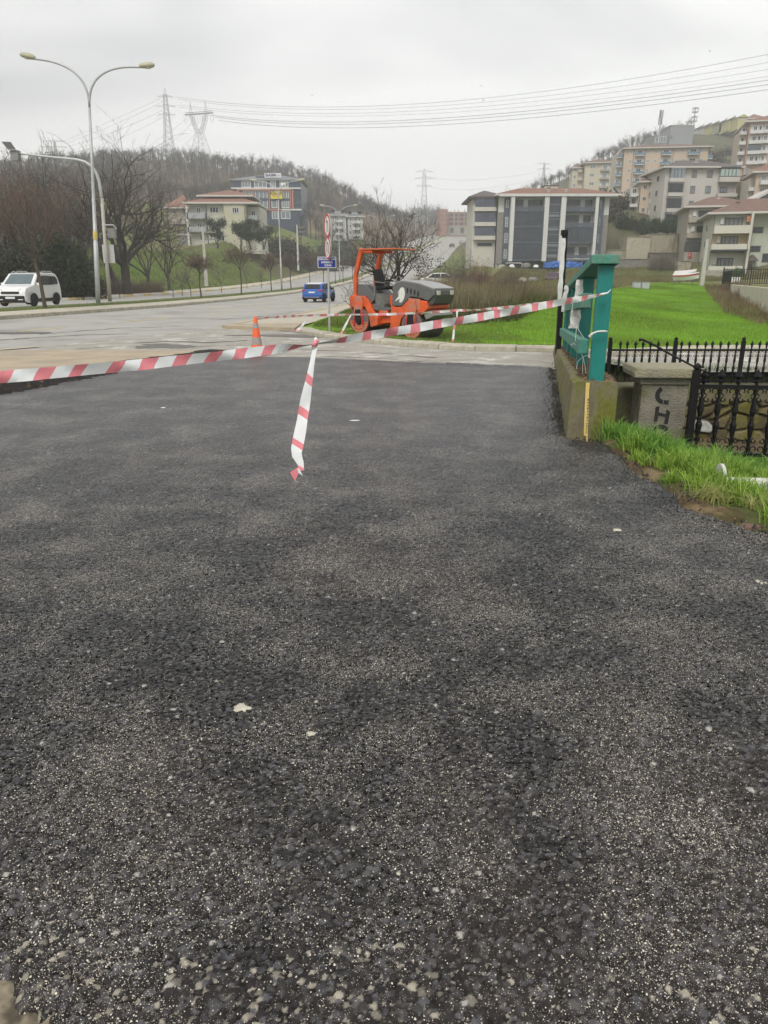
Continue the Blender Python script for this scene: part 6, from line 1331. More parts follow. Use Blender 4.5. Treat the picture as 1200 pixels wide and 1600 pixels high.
# olive trees before the cream house on the left
for k, (x, yb_, yt, w_, lab) in enumerate([(340,384,338,24,'grey green olive tree left in front of the cream house'),(376,386,343,20,'grey green olive tree in the middle before the cream house'),(392,386,341,18,'narrow grey green olive tree right of the cream house door'),(412,386,344,26,'wide grey green olive tree at the right corner of the cream house')]):
    D = 132-k; b = P(x, yb_, D); t = P(x, yt, D); h = t.z-b.z; w2 = w_*D/1235/2
    q_ = random.Random(k+5); bush('olive_tree', lab, (b.x, D, b.z-.2), [(q_.uniform(-.9,.9)*w2, q_.uniform(-.5,.5)*w2, h*q_.uniform(.38,.88), w2*.38, w2*.38, h*.13) for _ in range(9)], 3600, .15, (.04,.05,.03), (.10,.12,.08), 680+k, 'tree', 5, 'olive trees before the cream house')
for k, (x, y, D, s_, lab) in enumerate([(450,380,175,5,'dark green shrubs below the office building'),(490,385,185,6,'dark green hedge mass behind the round road signs'),(515,375,215,6,'grey green shrubs below the distant white house'),(540,392,210,5,'dull green shrubs beside the far road edge'),(430,372,170,4,'dark shrubs between the cream house and office building')]):
    p = P(x, y, D); z = gz(p.x, D); bush('roadside_shrub', lab, (p.x, D, z), [(0,0,s_*.35,s_,s_*.6,s_*.4),(s_*.7,0,s_*.3,s_*.6,s_*.5,s_*.35)], 4200, .34, (.03,.04,.022), (.085,.095,.05), 700+k)
# ---------------------------------------------------------------- buildings
class Bld:
    """facade laid out from picture measurements on the plane D metres ahead"""
    def __init__(s, name, label, cat, D, yref, px, ybase, group=None, sink=3.0, rot=0):
        s.D = D; s.k = D/ray(600, yref)[1]; s.x0 = (px-600)*s.k; b = P(px, ybase, D); s.zb = b.z; s.a = R(rot)
        s.r = empty(name, (s.x0, D, b.z), -s.a, label, cat, group); s.sink = sink
    def X(s, px): return ((px-600)*s.k-s.x0)/(math.cos(s.a)+(px-600)*s.k/s.D*math.sin(s.a))
    def Z(s, py): a, b, c = ray(600, py); return EYE+c/b*s.D-s.zb
    def box(s, name, px0, px1, py0, py1, m, y0=-.15, y1=.0, parent=None, bevel=0, label=None):
        mb = MB(); mb.box(s.X(px0), s.X(px1), y0, y1, s.Z(py1), s.Z(py0)); o = mb.build(name, m, parent or s.r, bevel=bevel)
        if label: o['label'] = label
        return o
    def wall(s, px0, px1, py0, py1, m, depth=12, name='wall', y0=0.): return s.box(name, px0, px1, py0, py1, m, y0, depth)
    def win(s, px0, px1, py0, py1, nm=1, fm=None, gm=None, y=0., t=.08, hb=None, glass_top=True):
        x0, x1, z0, z1 = s.X(px0), s.X(px1), s.Z(py1), s.Z(py0); y0 = y-.07; mb = MB()
        mb.box(x0, x1, y0, y-.002, z1-t, z1); mb.box(x0, x1, y0, y-.002, z0, z0+t); mb.box(x0, x0+t, y0, y-.002, z0+t, z1-t); mb.box(x1-t, x1, y0, y-.002, z0+t, z1-t)
        for k in range(1, nm+1): c = x0+(x1-x0)*k/(nm+1); mb.box(c-t*.4, c+t*.4, y0+.004, y-.002, z0+t, z1-t)
        if hb: c = z0+(z1-z0)*hb; mb.box(x0+t, x1-t, y0+.008, y-.002, c-t*.4, c+t*.4)
        f = mb.build('window', fm or frame_w, s.r); mb = MB(); mb.box(x0+t, x1-t, y-.03, y-.01, z0+t, z1-t); mb.build('pane', gm or glass_d, f); return f
    def balc(s, px0, px1, py0, py1, m, d=1.1, slab=None, t=.12, y=0., name='balcony', rail=None):
        x0, x1, z0, z1 = s.X(px0), s.X(px1), s.Z(py1), s.Z(py0); mb = MB(); mb.box(x0, x1, y-d, y, z0-.12, z0+.06)
        o = mb.build(name, slab or m, s.r); mb = MB()
        if rail:
            n = max(3, int((x1-x0)/.22))
            for k in range(n+1): q = x0+(x1-x0)*k/n; mb.box(q-.02, q+.02, y-d, y-d+.04, z0+.06, z1-.04)
            mb.box(x0, x1, y-d-.01, y-d+.05, z1-.06, z1)
            for q in (x0, x1-.05): mb.box(q, q+.05, y-d+.06, y, z1-.06, z1)
        else:
            mb.box(x0, x1, y-d, y-d+t, z0+.062, z1); mb.box(x0, x0+t, y-d+t, y, z0+.062, z1); mb.box(x1-t, x1, y-d+t, y, z0+.062, z1)
        mb.build('parapet' if not rail else 'railing', m, o); return o
    def hip(s, px0, px1, pye, h, depth, m, over=.6, name='roof', y0=0., soffit=None, inset=None, fascia=None):
        x0, x1 = s.X(px0)-over, s.X(px1)+over; z = s.Z(pye); a, b = y0-over, y0+depth+over; i = inset if inset is not None else (b-a)/2; i = min(i, (x1-x0)/2-.1)
        mb = MB(); V = [(x0,a,z),(x1,a,z),(x1,b,z),(x0,b,z),(x0+i,(a+b)/2,z+h),(x1-i,(a+b)/2,z+h)]
        mb.add(V, [(3,2,1,0),(0,1,5,4),(1,2,5),(2,3,4,5),(3,0,4)]); o = mb.build(name, m, s.r)
        mb = MB(); mb.box(x0-.05, x1+.05, a-.05, b+.05, z-.28, z-.003); mb.build('eaves', fascia or soff, o); return o
    def chim(s, px0, px1, py0, py1, m, y=3., d=.9, cap=None, name='chimney'):
        mb = MB(); mb.box(s.X(px0), s.X(px1), y, y+d, s.Z(py1), s.Z(py0)); o = mb.build(name, m, s.r); mb = MB(); mb.box(s.X(px0)-.1, s.X(px1)+.1, y-.1, y+d+.1, s.Z(py0)+.003, s.Z(py0)+.15); mb.build('cap', cap or soff, o); return o
def pmat(n, c, v=.07, st=.25): return mat(n, c, .9, v, .35, .2, 30, stain=(tuple(q*.55 for q in c), st, .5, .75), sscale=.5, zs=.35)
frame_w = mat('white_frame', (.55,.55,.54), .5, .05, 3); frame_d = mat('dark_frame', (.04,.04,.045), .5, .1, 3); soff = mat('eaves_paint', (.52,.50,.46), .8, .06, 2)
tile_r = mat('red_roof_tiles', (.24,.12,.085), .9, .3, 3, .6, 12, stain=((.16,.10,.07),.8,.45,.65), sscale=1.2)
tile_b = mat('brown_roof_tiles', (.19,.11,.085), .9, .3, 3, .6, 12, stain=((.11,.08,.065),.8,.45,.65), sscale=1.)
tile_d = mat('dark_roof_tiles', (.115,.095,.09), .9, .25, 3, .5, 12)
# --- dark glass apartment block
slate = mat('blue_grey_panel', (.075,.09,.115), .45, .12, .5); cream = pmat('cream_plaster', (.52,.50,.44)); creamw = pmat('white_fin_plaster', (.58,.58,.56)); gstone = mat('grey_stone_cladding', (.22,.21,.19), .9, .25, 4, .5, 20)
bglass = mat('balcony_glass', (.02,.028,.042), .16, .35, .6, spec=.7); inner = pmat('pale_inner_wall', (.56,.57,.58))
A = Bld('apartment_block', 'four storey apartment block with dark glazed balconies and white fins', 'building', 133, 360, 862, 416)
A.wall(778,947,306,432, inner, 13, 'wall', 0)
A.box('soffit_beam', 776,956,304.5,308.5, creamw, -1.9, 0)
A.box('pier', 776,785.6,310,412, gstone, -.35, -.003); A.box('pier', 940,948,336,412, gstone, -.35, -.003); A.box('pier', 940,948,308.6,336, creamw, -.33, -.003); A.box('pier', 777,785.6,308.6,332, creamw, -.40,-.352)
A.box('window_panel', 785.7,794.2,309,409, slate, -.55, -.003); A.box('window_panel', 928.5,939.9,309,409, slate, -.55, -.003)
for y0, y1 in ((313,325),(339.5,355),(364.5,380),(390,404)): A.win(788,792.4,y0,y1,0,frame_w,glass_l,-.55,.07,.35)
for y0, y1 in ((313,328),(338.5,355),(364,381),(390,405)): A.win(932,936.4,y0,y1,0,frame_d,glass_l,-.55,.07,.35)
for a, b in ((794.4,800),(845.7,852.6),(871,878.4),(923.7,928.3)): A.box('fin', a, b, 308.6, 408.5, creamw, -1.75, -.004)
A.box('stair_glazing', 852.8,870.8,309,416, bglass, -1.2, -.004)
for y in (320,333,343,355,367,379,391,402): A.box('glazing_bar', 852.8,870.8,y,y+.7, steel_dark, -1.26, -1.203)
for y in (336,357,382,398): A.box('spandrel', 853.2,870.4,y,y+3.6, mat('grey_spandrel', (.16,.18,.20), .4, .2, 2), -1.24, -1.202)
for (a, b) in ((800.2,845.5),(878.6,923.5)):
    for y in (331,355.5,380,407): A.box('floor_slab', a, b, y-1.4, y+1.0, slate, -1.6, -.004)
for (y0, y1) in ((332.2,354),(356.7,378.5),(381.2,405.5)):
    f = A.box('enclosed_balcony', 800.4,845.3,y0,y1, bglass, -1.45, -.004)
    for q in (811,823,834): mb = MB(); mb.box(A.X(q)-.03, A.X(q)+.03, -1.49, -1.452, A.Z(y1), A.Z(y0)); mb.build('mullion', frame_d, f)
    mb = MB(); z = A.Z(y0+(y1-y0)*.68); mb.box(A.X(800.4), A.X(845.3), -1.495, -1.453, z-.04, z+.04); mb.build('mullion', frame_d, f)
f = A.box('enclosed_balcony', 878.8,923.3,356.7,378.5, bglass, -1.45, -.004)
for q in (890,901,912): mb = MB(); mb.box(A.X(q)-.03, A.X(q)+.03, -1.49, -1.452, A.Z(378.5), A.Z(356.7)); mb.build('mullion', frame_d, f)
for a, b, ws, y0, y1 in ((800.2,845.5,((803.5,815.5,1),(823,845,1)),312,329),(878.6,923.5,((880,903.5,1),(911,922,1)),312,329),(878.6,923.5,((880,903,1),(910,921.5,1)),336.5,353.5),(878.6,923.5,((880,900,1),(907,920,1)),386,403)):
    for q0, q1, n in ws: A.win(q0, q1, y0, y1, n, frame_d, glass_d, -.002, .10)
    h = A.box('balcony_parapet', a, b, y1-4.2, y1+.2, slate, -1.58, -1.48)
    A.box('hand_rail', a, b, y1-6.0, y1-5.5, steel_dark, -1.56, -1.50)
A.box('recess', 780,944,409.5,420, mat('painted_recess_shade', (.09,.09,.085), .9, .2, 2), -.3, -.005)  # dark slab on the wall; the recess shade is put into its colour
A.hip(779,953,304.2,1.55,12,tile_r,.9,y0=-.8,inset=5)
A.chim(856,878,285,295, cream, 5, 2.4, tile_d, 'roof_house'); A.win(860,866,287.5,293.5,0,frame_d,glass_d,5.,.06); A.chim(814,842,292,296, cream, 7, 2.4, tile_d, 'roof_house')
A.chim(852,855.5,297,303, creamw, .2,.5); A.chim(879,882,297,303, creamw, .2, .5)
A.wall(739.5,775.8,308,432, cream, 11, 'side_wing', 1.2)
for (y0, y1) in ((308.5,323),(332,346.5),(353.5,368)):
    f = A.box('enclosed_balcony', 742.5,773,y0,y1, mat('violet_glass', (.07,.08,.11), .18, .3, .5), .5, 1.198)
    for q in (749,756,763): mb = MB(); mb.box(A.X(q)-.03, A.X(q)+.03, .45, .498, A.Z(y1), A.Z(y0)); mb.build('mullion', frame_d, f)
    A.box('balcony_band', 741,775,y1+.2,y1+6.5, cream, .3, 1.197)
A.win(748,771,379,384,3,frame_d,glass_d,1.198,.08)
A.hip(739.5,785,306,1.5,11,tile_d,.8,y0=1.2,inset=6,fascia=tile_d)
# --- generic storeys
def rows(B, xs_, ys_, h, w_, nm=1, fm=None, gm=None, y=0., skip=()):
    for j, y0 in enumerate(ys_):
        for i, x in enumerate(xs_):
            if (i, j) in skip: continue
            B.win(x, x+w_, y0, y0+h, nm, fm, gm, y, .09)
# pale three storey block (D)
pale = pmat('pale_grey_plaster', (.50,.47,.43)); Dd = Bld('pale_apartment_block', 'pale grey apartment block with large dark corner windows above the terrace trees', 'building', 150, 300, 1090, 352)
Dd.wall(1037,1150,262,368, pale, 12)
for y0, y1 in ((265,279),(287.5,301.5),(311,326),(335,352)):
    f = Dd.box('glazed_balcony', 1043,1064,y0,y1, glass_d if y0 != 265 else glass_l, -.9, -.004)
    for q in (1048,1053,1059): mb = MB(); mb.box(Dd.X(q)-.04, Dd.X(q)+.04, -.96, -.903, Dd.Z(y1), Dd.Z(y0)); mb.build('mullion', frame_d, f)
    Dd.box('balcony_band', 1042,1065,y1+.1,y1+6, pale, -1.0, -.004); Dd.box('lintel', 1042,1065,y0-1.6,y0-.2, steel_dark, -1.0, -.004)
for x, w_ in ((1078,7.5),(1101.5,8.5)):
    for y0 in (266,290.5,314): Dd.win(x, x+w_, y0, y0+11.5, 1, mat('brown_frame', (.12,.09,.08), .6, .1, 3), glass_l, 0, .09)
f = Dd.box('glazed_balcony', 1120,1149,265,276, mat('mint_glass', (.33,.42,.38), .2, .1, 2), -.9, -.004)
for q in (1126,1131.5,1137,1143): mb = MB(); mb.box(Dd.X(q)-.05, Dd.X(q)+.05, -.96, -.903, Dd.Z(276), Dd.Z(265)); mb.build('mullion', frame_d, f)
Dd.box('balcony_band', 1119,1150,277.2,285, pale, -1.0, -.004); Dd.box('lintel', 1119,1150,261,264.5, frame_d, -1.0, -.004)
f = Dd.box('recess', 1120.5,1148,286.5,301, mat('mauve_wall', (.36,.32,.32), .9, .06, 1), -.02, -.003); Dd.win(1124,1135.5,292,301,1,frame_d,glass_l,-.03,.09); Dd.balc(1119,1149,303,307, pale, 1.0); Dd.balc(1119,1149,326,330, pale, 1.0); Dd.win(1124,1136,315,325,1,frame_d,glass_l,0,.09)
Dd.hip(1038,1149,260.5,1.9,12,tile_d,.9,inset=5); Dd.chim(1088,1093,251,256, creamw, 2.5, .8)
for y0 in (270,293,317): 
    for yy in (3.0, 7.5): 
        mb = MB(); z0, z1 = Dd.Z(y0+11), Dd.Z(y0); x = Dd.X(1037); mb.box(x-.06, x-.002, yy, yy+1.4, z0, z1); f = mb.build('window', frame_w, Dd.r); mb = MB(); mb.box(x-.08, x-.062, yy+.12, yy+1.28, z0+.12, z1-.12); mb.build('pane', glass_d, f)
# lower tan neighbour (985-1035)
tan_ = pmat('peach_plaster', (.52,.41,.31)); tanl = pmat('pale_peach_plaster', (.50,.46,.39))
T2 = Bld('peach_apartment_block', 'narrow peach block with white balconies left of the pale grey block', 'building', 158, 310, 1010, 345, rot=9)
T2.wall(1000,1036,284,360, tan_, 10); T2.wall(985,999.8,292,360, tanl, 9, 'stair_wing', 1.0)
for y0 in (289,307,324.5): T2.win(1003.5,1009.5,y0,y0+7,1); T2.win(1017,1030,y0-1,y0+9,2,frame_w,glass_l); T2.balc(1014,1034,y0+5.5,y0+10.5, creamw, 1.0)
for y0 in (293,309,325): T2.balc(985,997,y0+9,y0+13, creamw, .9, y=1.0); T2.win(988,995,y0,y0+8,1,y=1.0)
T2.box('lower_wall', 1000,1036,338.5,360, creamw, -.1, -.003); T2.hip(1000,1036,283,1.8,10,tile_b,.7)
# long peach block (C)
Cc = Bld('long_apartment_block', 'long peach coloured block with rows of blue railed balconies', 'building', 236, 260, 1040, 308, rot=8)
Cc.wall(974,1104,231,330, tan_, 14); Cc.wall(964,973.8,235,330, tanl, 12, 'side_wing', 2.)
blr = mat('blue_railing', (.10,.19,.26), .5, .1, 3)
ys5 = (233,247.5,262,277,292)
for y0 in ys5:
    for x0, x1 in ((990.5,1005),(1031,1046),(1072,1089)):
        Cc.box('balcony_bay', x0, x1, y0-.5, y0+9, mat('pale_bay', (.46,.46,.44), .8, .05, 2), -.05, -.003); Cc.win(x0+3.5, x1-3.5, y0+.5, y0+8.5, 1, frame_w, glass_d, -.052, .12); Cc.balc(x0, x1, y0+5.6, y0+9.4, blr, 1.1, creamw, .08)
    for x in (981,1008.5,1020,1052,1063,1092): Cc.win(x, x+5, y0+.8, y0+6.5, 1, frame_w, glass_l, 0, .14)
    Cc.balc(964,973,y0+7,y0+10.5, blr, 1.1, creamw, .08, y=2.); Cc.win(965.5,970.5,y0+1,y0+8,1,frame_w,glass_d,2.,.14)
Cc.wall(1104.2,1112,235,248, steel_dark, 6, 'loggia', 1.0); Cc.balc(1104,1112,244,249, blr, 1.0, creamw, .08, y=1.0)
for q in (988,1006.5,1049.5,1090.5): Cc.box('downpipe', q, q+.6, 231, 305, mat('brown_pipe', (.16,.09,.07), .6, .1, 3), -.12, -.004)
Cc.hip(975,1105,230,1.8,14,tile_b,.9,inset=7)
# cream block (B)
Bb = Bld('cream_apartment_block', 'cream coloured five storey block below the ridge woodland', 'building', 292, 280, 930, 318, rot=8)
crm = pmat('yellowish_plaster', (.52,.47,.35)); Bb.wall(913,965,255,335, crm, 16); Bb.wall(895,912.8,259,335, crm, 14, 'side_wing', 4.)
for y0 in (257.5,270.5,284,297):
    Bb.win(920.5,928.5,y0,y0+6,1,frame_w,glass_l,0,.16); Bb.box('balcony_bay', 938,950,y0-.5,y0+9,creamw,-.05,-.003); Bb.win(940.5,947.5,y0+.5,y0+8,1,frame_w,glass_l,-.052,.16); Bb.balc(937,951,y0+7.4,y0+10, mat('brownish_parapet', (.34,.30,.25), .8, .08, 2), 1.2); Bb.win(954,962,y0,y0+6.5,1,frame_w,glass_l,0,.16); Bb.balc(904,911,y0+5,y0+9, tanl, 1.3, y=4.); Bb.win(897,901.5,y0,y0+6,0,frame_w,glass_l,4.,.16)
Bb.hip(912,966,254,2.3,16,tile_b,1.0,inset=7); Bb.hip(896,913,259,2.4,14,tile_b,.8,y0=4.)
# grey box building and masts
E = Bld('grey_flat_roofed_building', 'grey flat roofed building high on the ridge', 'building', 320, 210, 1056, 232)
gp = mat('grey_cladding', (.27,.28,.29), .7, .08, .3); E.wall(1047,1083,196,240, gp, 14); E.wall(1024,1046.8,210,240, mat('mid_grey_cladding', (.21,.22,.23), .7, .08, .3), 12, 'lower_wing', 1.); E.win(1034,1043,212,222,1,frame_w,glass_l,1.,.2); E.win(1026,1031,214,222,0,frame_w,glass_l,1.,.2)
E.box('blue_vent', 1048.5,1051,213,216.5, slate, -.1,-.004); E.box('roof_edge', 1046,1084,195.3,196.2, soff, -.2, 14.2)
def mast(x, yt, yb, D, label, rings):
    t, b = P(x, yt, D), P(x, yb, D); r_ = empty('antenna_mast', (b.x, D, b.z), 0, label, 'antenna mast'); h = t.z-b.z; mb = MB(); mb.tube([(0,0,-3),(0,0,h)], [.35,.16], 8); mb.build('mast', steel, r_)
    if rings:
        for q in (.28,.52,.76,.97): mb = MB(); ring = [(1.1*math.cos(R(a)), 1.1*math.sin(R(a)), h*q) for a in range(0,361,30)]; mb.tube(ring, .10, 4, False); mb.tube([(-1.1,0,h*q),(1.1,0,h*q)], .08, 4); mb.build('platform', steel, r_)
        for k in range(6): mb = MB(); a = k*1.05; mb.cbox((1.1*math.cos(a),1.1*math.sin(a),h*(.4 if k%2 else .85)),(.2,.2,1.5)); mb.build('antenna_panel', steel, r_)
    else:
        for k in range(6): mb = MB(); a = k*1.05; mb.cbox((.6*math.cos(a),.6*math.sin(a),h*(.55 if k%2 else .85)),(.35,.35,2.6)); mb.build('antenna_panel', steel_dark, r_)
mast(1030, 172, 210, 318, 'slim antenna mast with dark panels above the grey flat roofed building', False); mast(1083.5, 168, 198, 322, 'antenna mast with ring platforms right of the grey building', True)
# pink tall block (F)
Ff = Bld('pink_apartment_block', 'tall pink block with white balconies at the upper right', 'building', 205, 240, 1180, 300, rot=15)
pink = pmat('pink_plaster', (.50,.34,.27)); Ff.wall(1166,1232,190,315, pink, 14); Ff.wall(1155,1165.8,200,315, pmat('buff_plaster', (.48,.40,.32)), 12, 'side_wing', 2.)
for j, y0 in enumerate((196,212,228,244)):
    Ff.box('balcony_bay', 1168,1187,y0-1,y0+12.5,creamw,-.05,-.003); Ff.win(1172,1178,y0+.5,y0+9,1,frame_w,glass_d,-.052,.12); Ff.win(1180.5,1185,y0+.5,y0+9,0,frame_w,glass_d,-.052,.12); Ff.balc(1167,1187.5,y0+8,y0+12.6,creamw,1.1); Ff.box('balcony_bay', 1188.5,1198,y0-1,y0+12.5,creamw,-.05,-.003); Ff.win(1190,1195,y0,y0+8.5,1,frame_w,glass_d,-.052,.12); Ff.balc(1188,1198.5,y0+8,y0+12,creamw,1.0); Ff.balc(1154,1164,y0+7,y0+11.5,creamw,1.2,y=2.); Ff.win(1156.5,1162,y0,y0+9,0,frame_w,glass_d,2.,.12)
Ff.box('enclosed_balcony', 1167,1186,228,235.5, slate, -1.05,-.1); Ff.win(1167.5,1174,263,271.5,1,frame_w,glass_l,0,.12); Ff.win(1185,1192,262,269,1,frame_w,glass_l,0,.12)
Ff.hip(1166,1232,189,2.3,14,tile_r,1.1,inset=7)
# yellow row houses on the skyline
yl = pmat('yellow_plaster', (.46,.42,.20)); yl2 = pmat('white_row_plaster', (.48,.47,.42))
for k, (x0, x1, yt, yb_, D, m_, lab) in enumerate([(1153,1168,180,194,345,yl,'large yellow gabled end house of the skyline row'),(1140,1152.5,184,196,352,yl,'yellow terrace house with a bright window, second in the skyline row'),(1128,1139.5,188,198,360,pmat('olive_plaster', (.32,.33,.22)),'olive terrace house in the middle of the skyline row'),(1116,1127.5,191,200,370,yl,'small yellow terrace house of the skyline row'),(1104,1115.5,194,202,380,yl2,'small white terrace house of the skyline row'),(1090,1103.5,198,204,392,yl2,'tiny pale terrace house at the low end of the skyline row'),(1169,1200,182,192,350,yl2,'pale house with a red roof right of the yellow row')]):
    b = Bld('row_house', lab, 'house', D, 190, (x0+x1)/2, yb_, 'row houses on the skyline'); b.wall(x0, x1, yt+3, yb_+8, m_, 10)
    xm = (x0+x1)/2; mb = MB(); z0, z1 = b.Z(yt+3), b.Z(yt-.5); 
    if k < 6: mb.prism([(b.X(x0)-.3,z0+.003),(b.X(x1)+.3,z0+.003),(b.X(xm),z1+.3)], -.4, 10.4); mb.build('roof', m_ if k == 0 else tile_d, b.r)
    else: b.hip(x0, x1, yt+3, 2.6, 10, tile_r, .5)
    b.win(xm-2.2, xm-.4, yt+5, yt+9, 0, frame_w, glass_l, 0, .15); b.win(xm+.8, xm+2.6, yt+5, yt+9, 0, frame_w, glass_l, 0, .15); b.chim(x0+1, x0+2, yt-2, yt+3, m_, 4, .8)
# lower right houses: brownish (Gg) and cream (Hh)
gb = pmat('greyish_brown_plaster', (.36,.32,.27)); cr = pmat('warm_cream_plaster', (.56,.54,.46)); grn = pmat('pale_green_plaster', (.44,.46,.38))
Gg = Bld('brown_plaster_house', 'grey brown three storey house with a small red flag under a dark balcony', 'building', 128, 370, 1085, 432, rot=13)
Gg.wall(1072,1140,323,450, gb, 12); pass
for y0, gl in ((326,1),(350,1)):
    Gg.box('balcony_bay', 1073,1110,y0,y0+15.5, cr, -.04,-.003); Gg.win(1087,1110,y0+3,y0+14.5,3,frame_d,glass_d,-.042,.12); Gg.balc(1072,1110,y0+14,y0+21, gb, 1.0); mb = MB(); mb.box(Gg.X(1078),Gg.X(1083.5),-.4,-.05,Gg.Z(y0+12),Gg.Z(y0+3)); mb.build('air_conditioner', creamw, Gg.r)
Gg.box('dark_balcony', 1071,1093,378,393, frame_d, -1.0,-.003); Gg.box('lower_front', 1071,1100,394,436, gb, -.9,-.004)
fl = empty('flag', P(1078.5,395,127), 0, 'small red flag with a white crescent hanging under the dark balcony', 'flag'); mb = MB(); V = []; 
for i in range(6):
    for j in range(5): V.append((i*.11-.28, .03*math.sin(i*1.7), -j*.18))
mb.add(V, [(i*5+j,(i+1)*5+j,(i+1)*5+j+1,i*5+j+1) for i in range(5) for j in range(4)]); ob = mb.build('cloth', mat('flag_red', (.60,.02,.03), .6, .08, 3), fl); ob.modifiers.new('s','SOLIDIFY').thickness = .02
mb = MB(); arc_band(mb, (-.06,-.35), .09, .15, R(50), R(310), -.07,-.05); mb.lathe([(.04,-.07),(.04,-.05)], (.09,0,-.35), 'y', 5); mb.build('crescent', sgw, fl)
Gg.hip(1073,1170,322,1.9,12,tile_b,1.0,inset=5); Gg.chim(1121,1123.5,308,313,cr,4,.8)
Hh = Bld('cream_house', 'cream and pale green three storey house with open balconies at the right', 'building', 114, 380, 1150, 434, rot=15.5)
Hh.wall(1111,1171,332,437, cr, 12, 'wall', 0); Hh.wall(1171.2,1215,334,437, grn, 11, 'stair_wing', .9); pass
for j, (y0, c_) in enumerate(((333,grn),(362,pmat('apricot_plaster', (.58,.43,.24))),(396,cr))):
    Hh.box('recess', 1113,1165,y0+.8,y0+20, c_, -.05,-.003); Hh.win(1128-j*2.2,1156-j*3.6,y0+7,y0+20.5,3,frame_d,mat('curtained_glass', (.20,.20,.21), .15, .3, 1.2),-.052,.14)
    Hh.balc(1111.5-j*1.,1167-j*2.,y0+20,y0+31 if j < 2 else y0+36, cr, 1.5, frame_d if j == 1 else cr); mb = MB(); mb.box(Hh.X(1121-j*2),Hh.X(1126-j*2),-.4,-.056,Hh.Z(y0+17),Hh.Z(y0+7)); mb.build('air_conditioner', creamw, Hh.r)
Hh.box('terracotta_box', 1160,1166,338,347.5, mat('terracotta', (.45,.18,.10), .8, .1, 3), -.9,-.3); Hh.box('canopy', 1110,1166,390.5,393, frame_d, -2.3,-1.503); Hh.box('stone_plinth', 1104,1163,422,437, concrete, -1.62,-1.503)
Hh.box('pilaster', 1166,1170.5,332,434, cr, -1.55,-.003)
for y0 in (354.5,384): Hh.win(1173.5,1191.5,y0,y0+9.5,1,frame_d,glass_d,.9,.14,.5)
Hh.win(1196,1212,396,410,1,frame_d,glass_d,.9,.14)
mb = MB(); x0, x1 = Hh.X(1168), Hh.X(1188); z = Hh.Z(408); mb.add([(x0,-1.0,z),(x1,-1.0,z),(x1,.85,z),(x0,.85,z),((x0+x1)/2,-1.0,z+.85),((x0+x1)/2,.85,z+.85)], [(3,2,1,0),(0,1,4),(1,2,5,4),(2,3,5),(3,0,4,5)]); mb.build('porch_roof', tile_d, Hh.r)
dd = Hh.box('door', 1174,1182,413,431, frame_d, .8,.897); mb = MB(); mb.cbox((Hh.X(1180.5), .77, Hh.Z(423)), (.05,.06,.12)); mb.build('handle', steel, dd)
for q in (1111.3, 1169.8): Hh.box('downpipe', q, q+.7, 335, 430, mat('dark_pipe', (.10,.08,.07), .6, .1, 3), -1.68 if q > 1160 else -.14, -1.56 if q > 1160 else -.004)
Hh.hip(1112,1290,331.5,2.3,12,tile_b,1.1,inset=6); Hh.chim(1150,1153,313,319,cr,3.5,.8,tile_b); Hh.chim(1120,1123,326,332,creamw,.8,.6)
for k_, y0 in enumerate((345,372,400)):
    mb = MB(); x = Hh.X(1111); mb.box(x-.06,x-.002,6,7.2,Hh.Z(y0+12),Hh.Z(y0)); f = mb.build('window', frame_w, Hh.r); mb = MB(); mb.box(x-.08,x-.062,6.12,7.08,Hh.Z(y0+11),Hh.Z(y0+1)); mb.build('pane', glass_d, f)
# upper right pieces (I)
Ii = Bld('salmon_apartment_block', 'salmon block with a curved eaves line cut by the right picture edge', 'building', 140, 290, 1195, 330, rot=15)
Ii.wall(1180,1240,268,345, pmat('salmon_plaster', (.50,.40,.31)), 10); Ii.wall(1172,1179.8,276,345, tanl, 9, 'side_wing', 1.5)
for y0 in (273,293): Ii.win(1188,1196,y0,y0+9,1,frame_w,glass_l); Ii.balc(1186,1240,y0+10,y0+15,creamw,1.2); Ii.balc(1172,1180,y0+19,y0+23,creamw,1.,y=1.5)
Ii.hip(1180,1240,267.5,2.2,10,tile_r,.8)
Jj = Bld('gabled_glass_house', 'house with a steep white edged gable and blue glass at the right edge', 'building', 122, 315, 1205, 335, rot=10)
Jj.wall(1190,1230,303,350, mat('blue_tinted_glass', (.13,.22,.25), .15, .3, 1), 8, 'glass_front'); mb = MB()
a, b = (Jj.X(1176), Jj.Z(310)), (Jj.X(1206), Jj.Z(292)); c = (Jj.X(1240), Jj.Z(312)); mb.prism([a, b, c, (c[0], c[1]-.4), (b[0], b[1]-.45), (a[0], a[1]-.35)], -1.2, 8.5); mb.build('roof', soff, Jj.r)
for q in (1194,1199,1204): Jj.box('mullion', q, q+.6, 303, 345, frame_w, -.08, -.003)
# retaining walls and terrace
rc_ = mat('streaked_concrete', (.36,.33,.25), .9, .18, .6, .4, 8, stain=((.17,.15,.10),.8,.46,.62), sscale=.9, zs=.25)
def slabwall(name, label, x0, x1, yt, yb_, D, th, m, cat='wall', capm=None):
    b = Bld(name, label, cat, D, (yt+yb_)/2, (x0+x1)/2, yb_); b.box('wall_face', x0, x1, yt, yb_+6, m, 0, th)
    b.box('coping', x0, x1, yt-.8, yt, capm or rc_, -.12, th+.1)
    return b
slabwall('terrace_wall', 'tall streaked concrete wall under the evergreen row', 1015,1059,366,394,136,6,rc_)
slabwall('stepped_wall', 'pale concrete wall with small holes left of the terrace wall', 979,1014.8,370,407,135.5,5,mat('pale_wall_concrete', (.42,.39,.30), .9, .12, .6, .3, 8, stain=((.24,.21,.15),.6,.5,.65), sscale=.7))
slabwall('low_retaining_wall', 'low concrete retaining wall right of the dark glass block', 947,978.8,391,409,135.8,4,rc_)
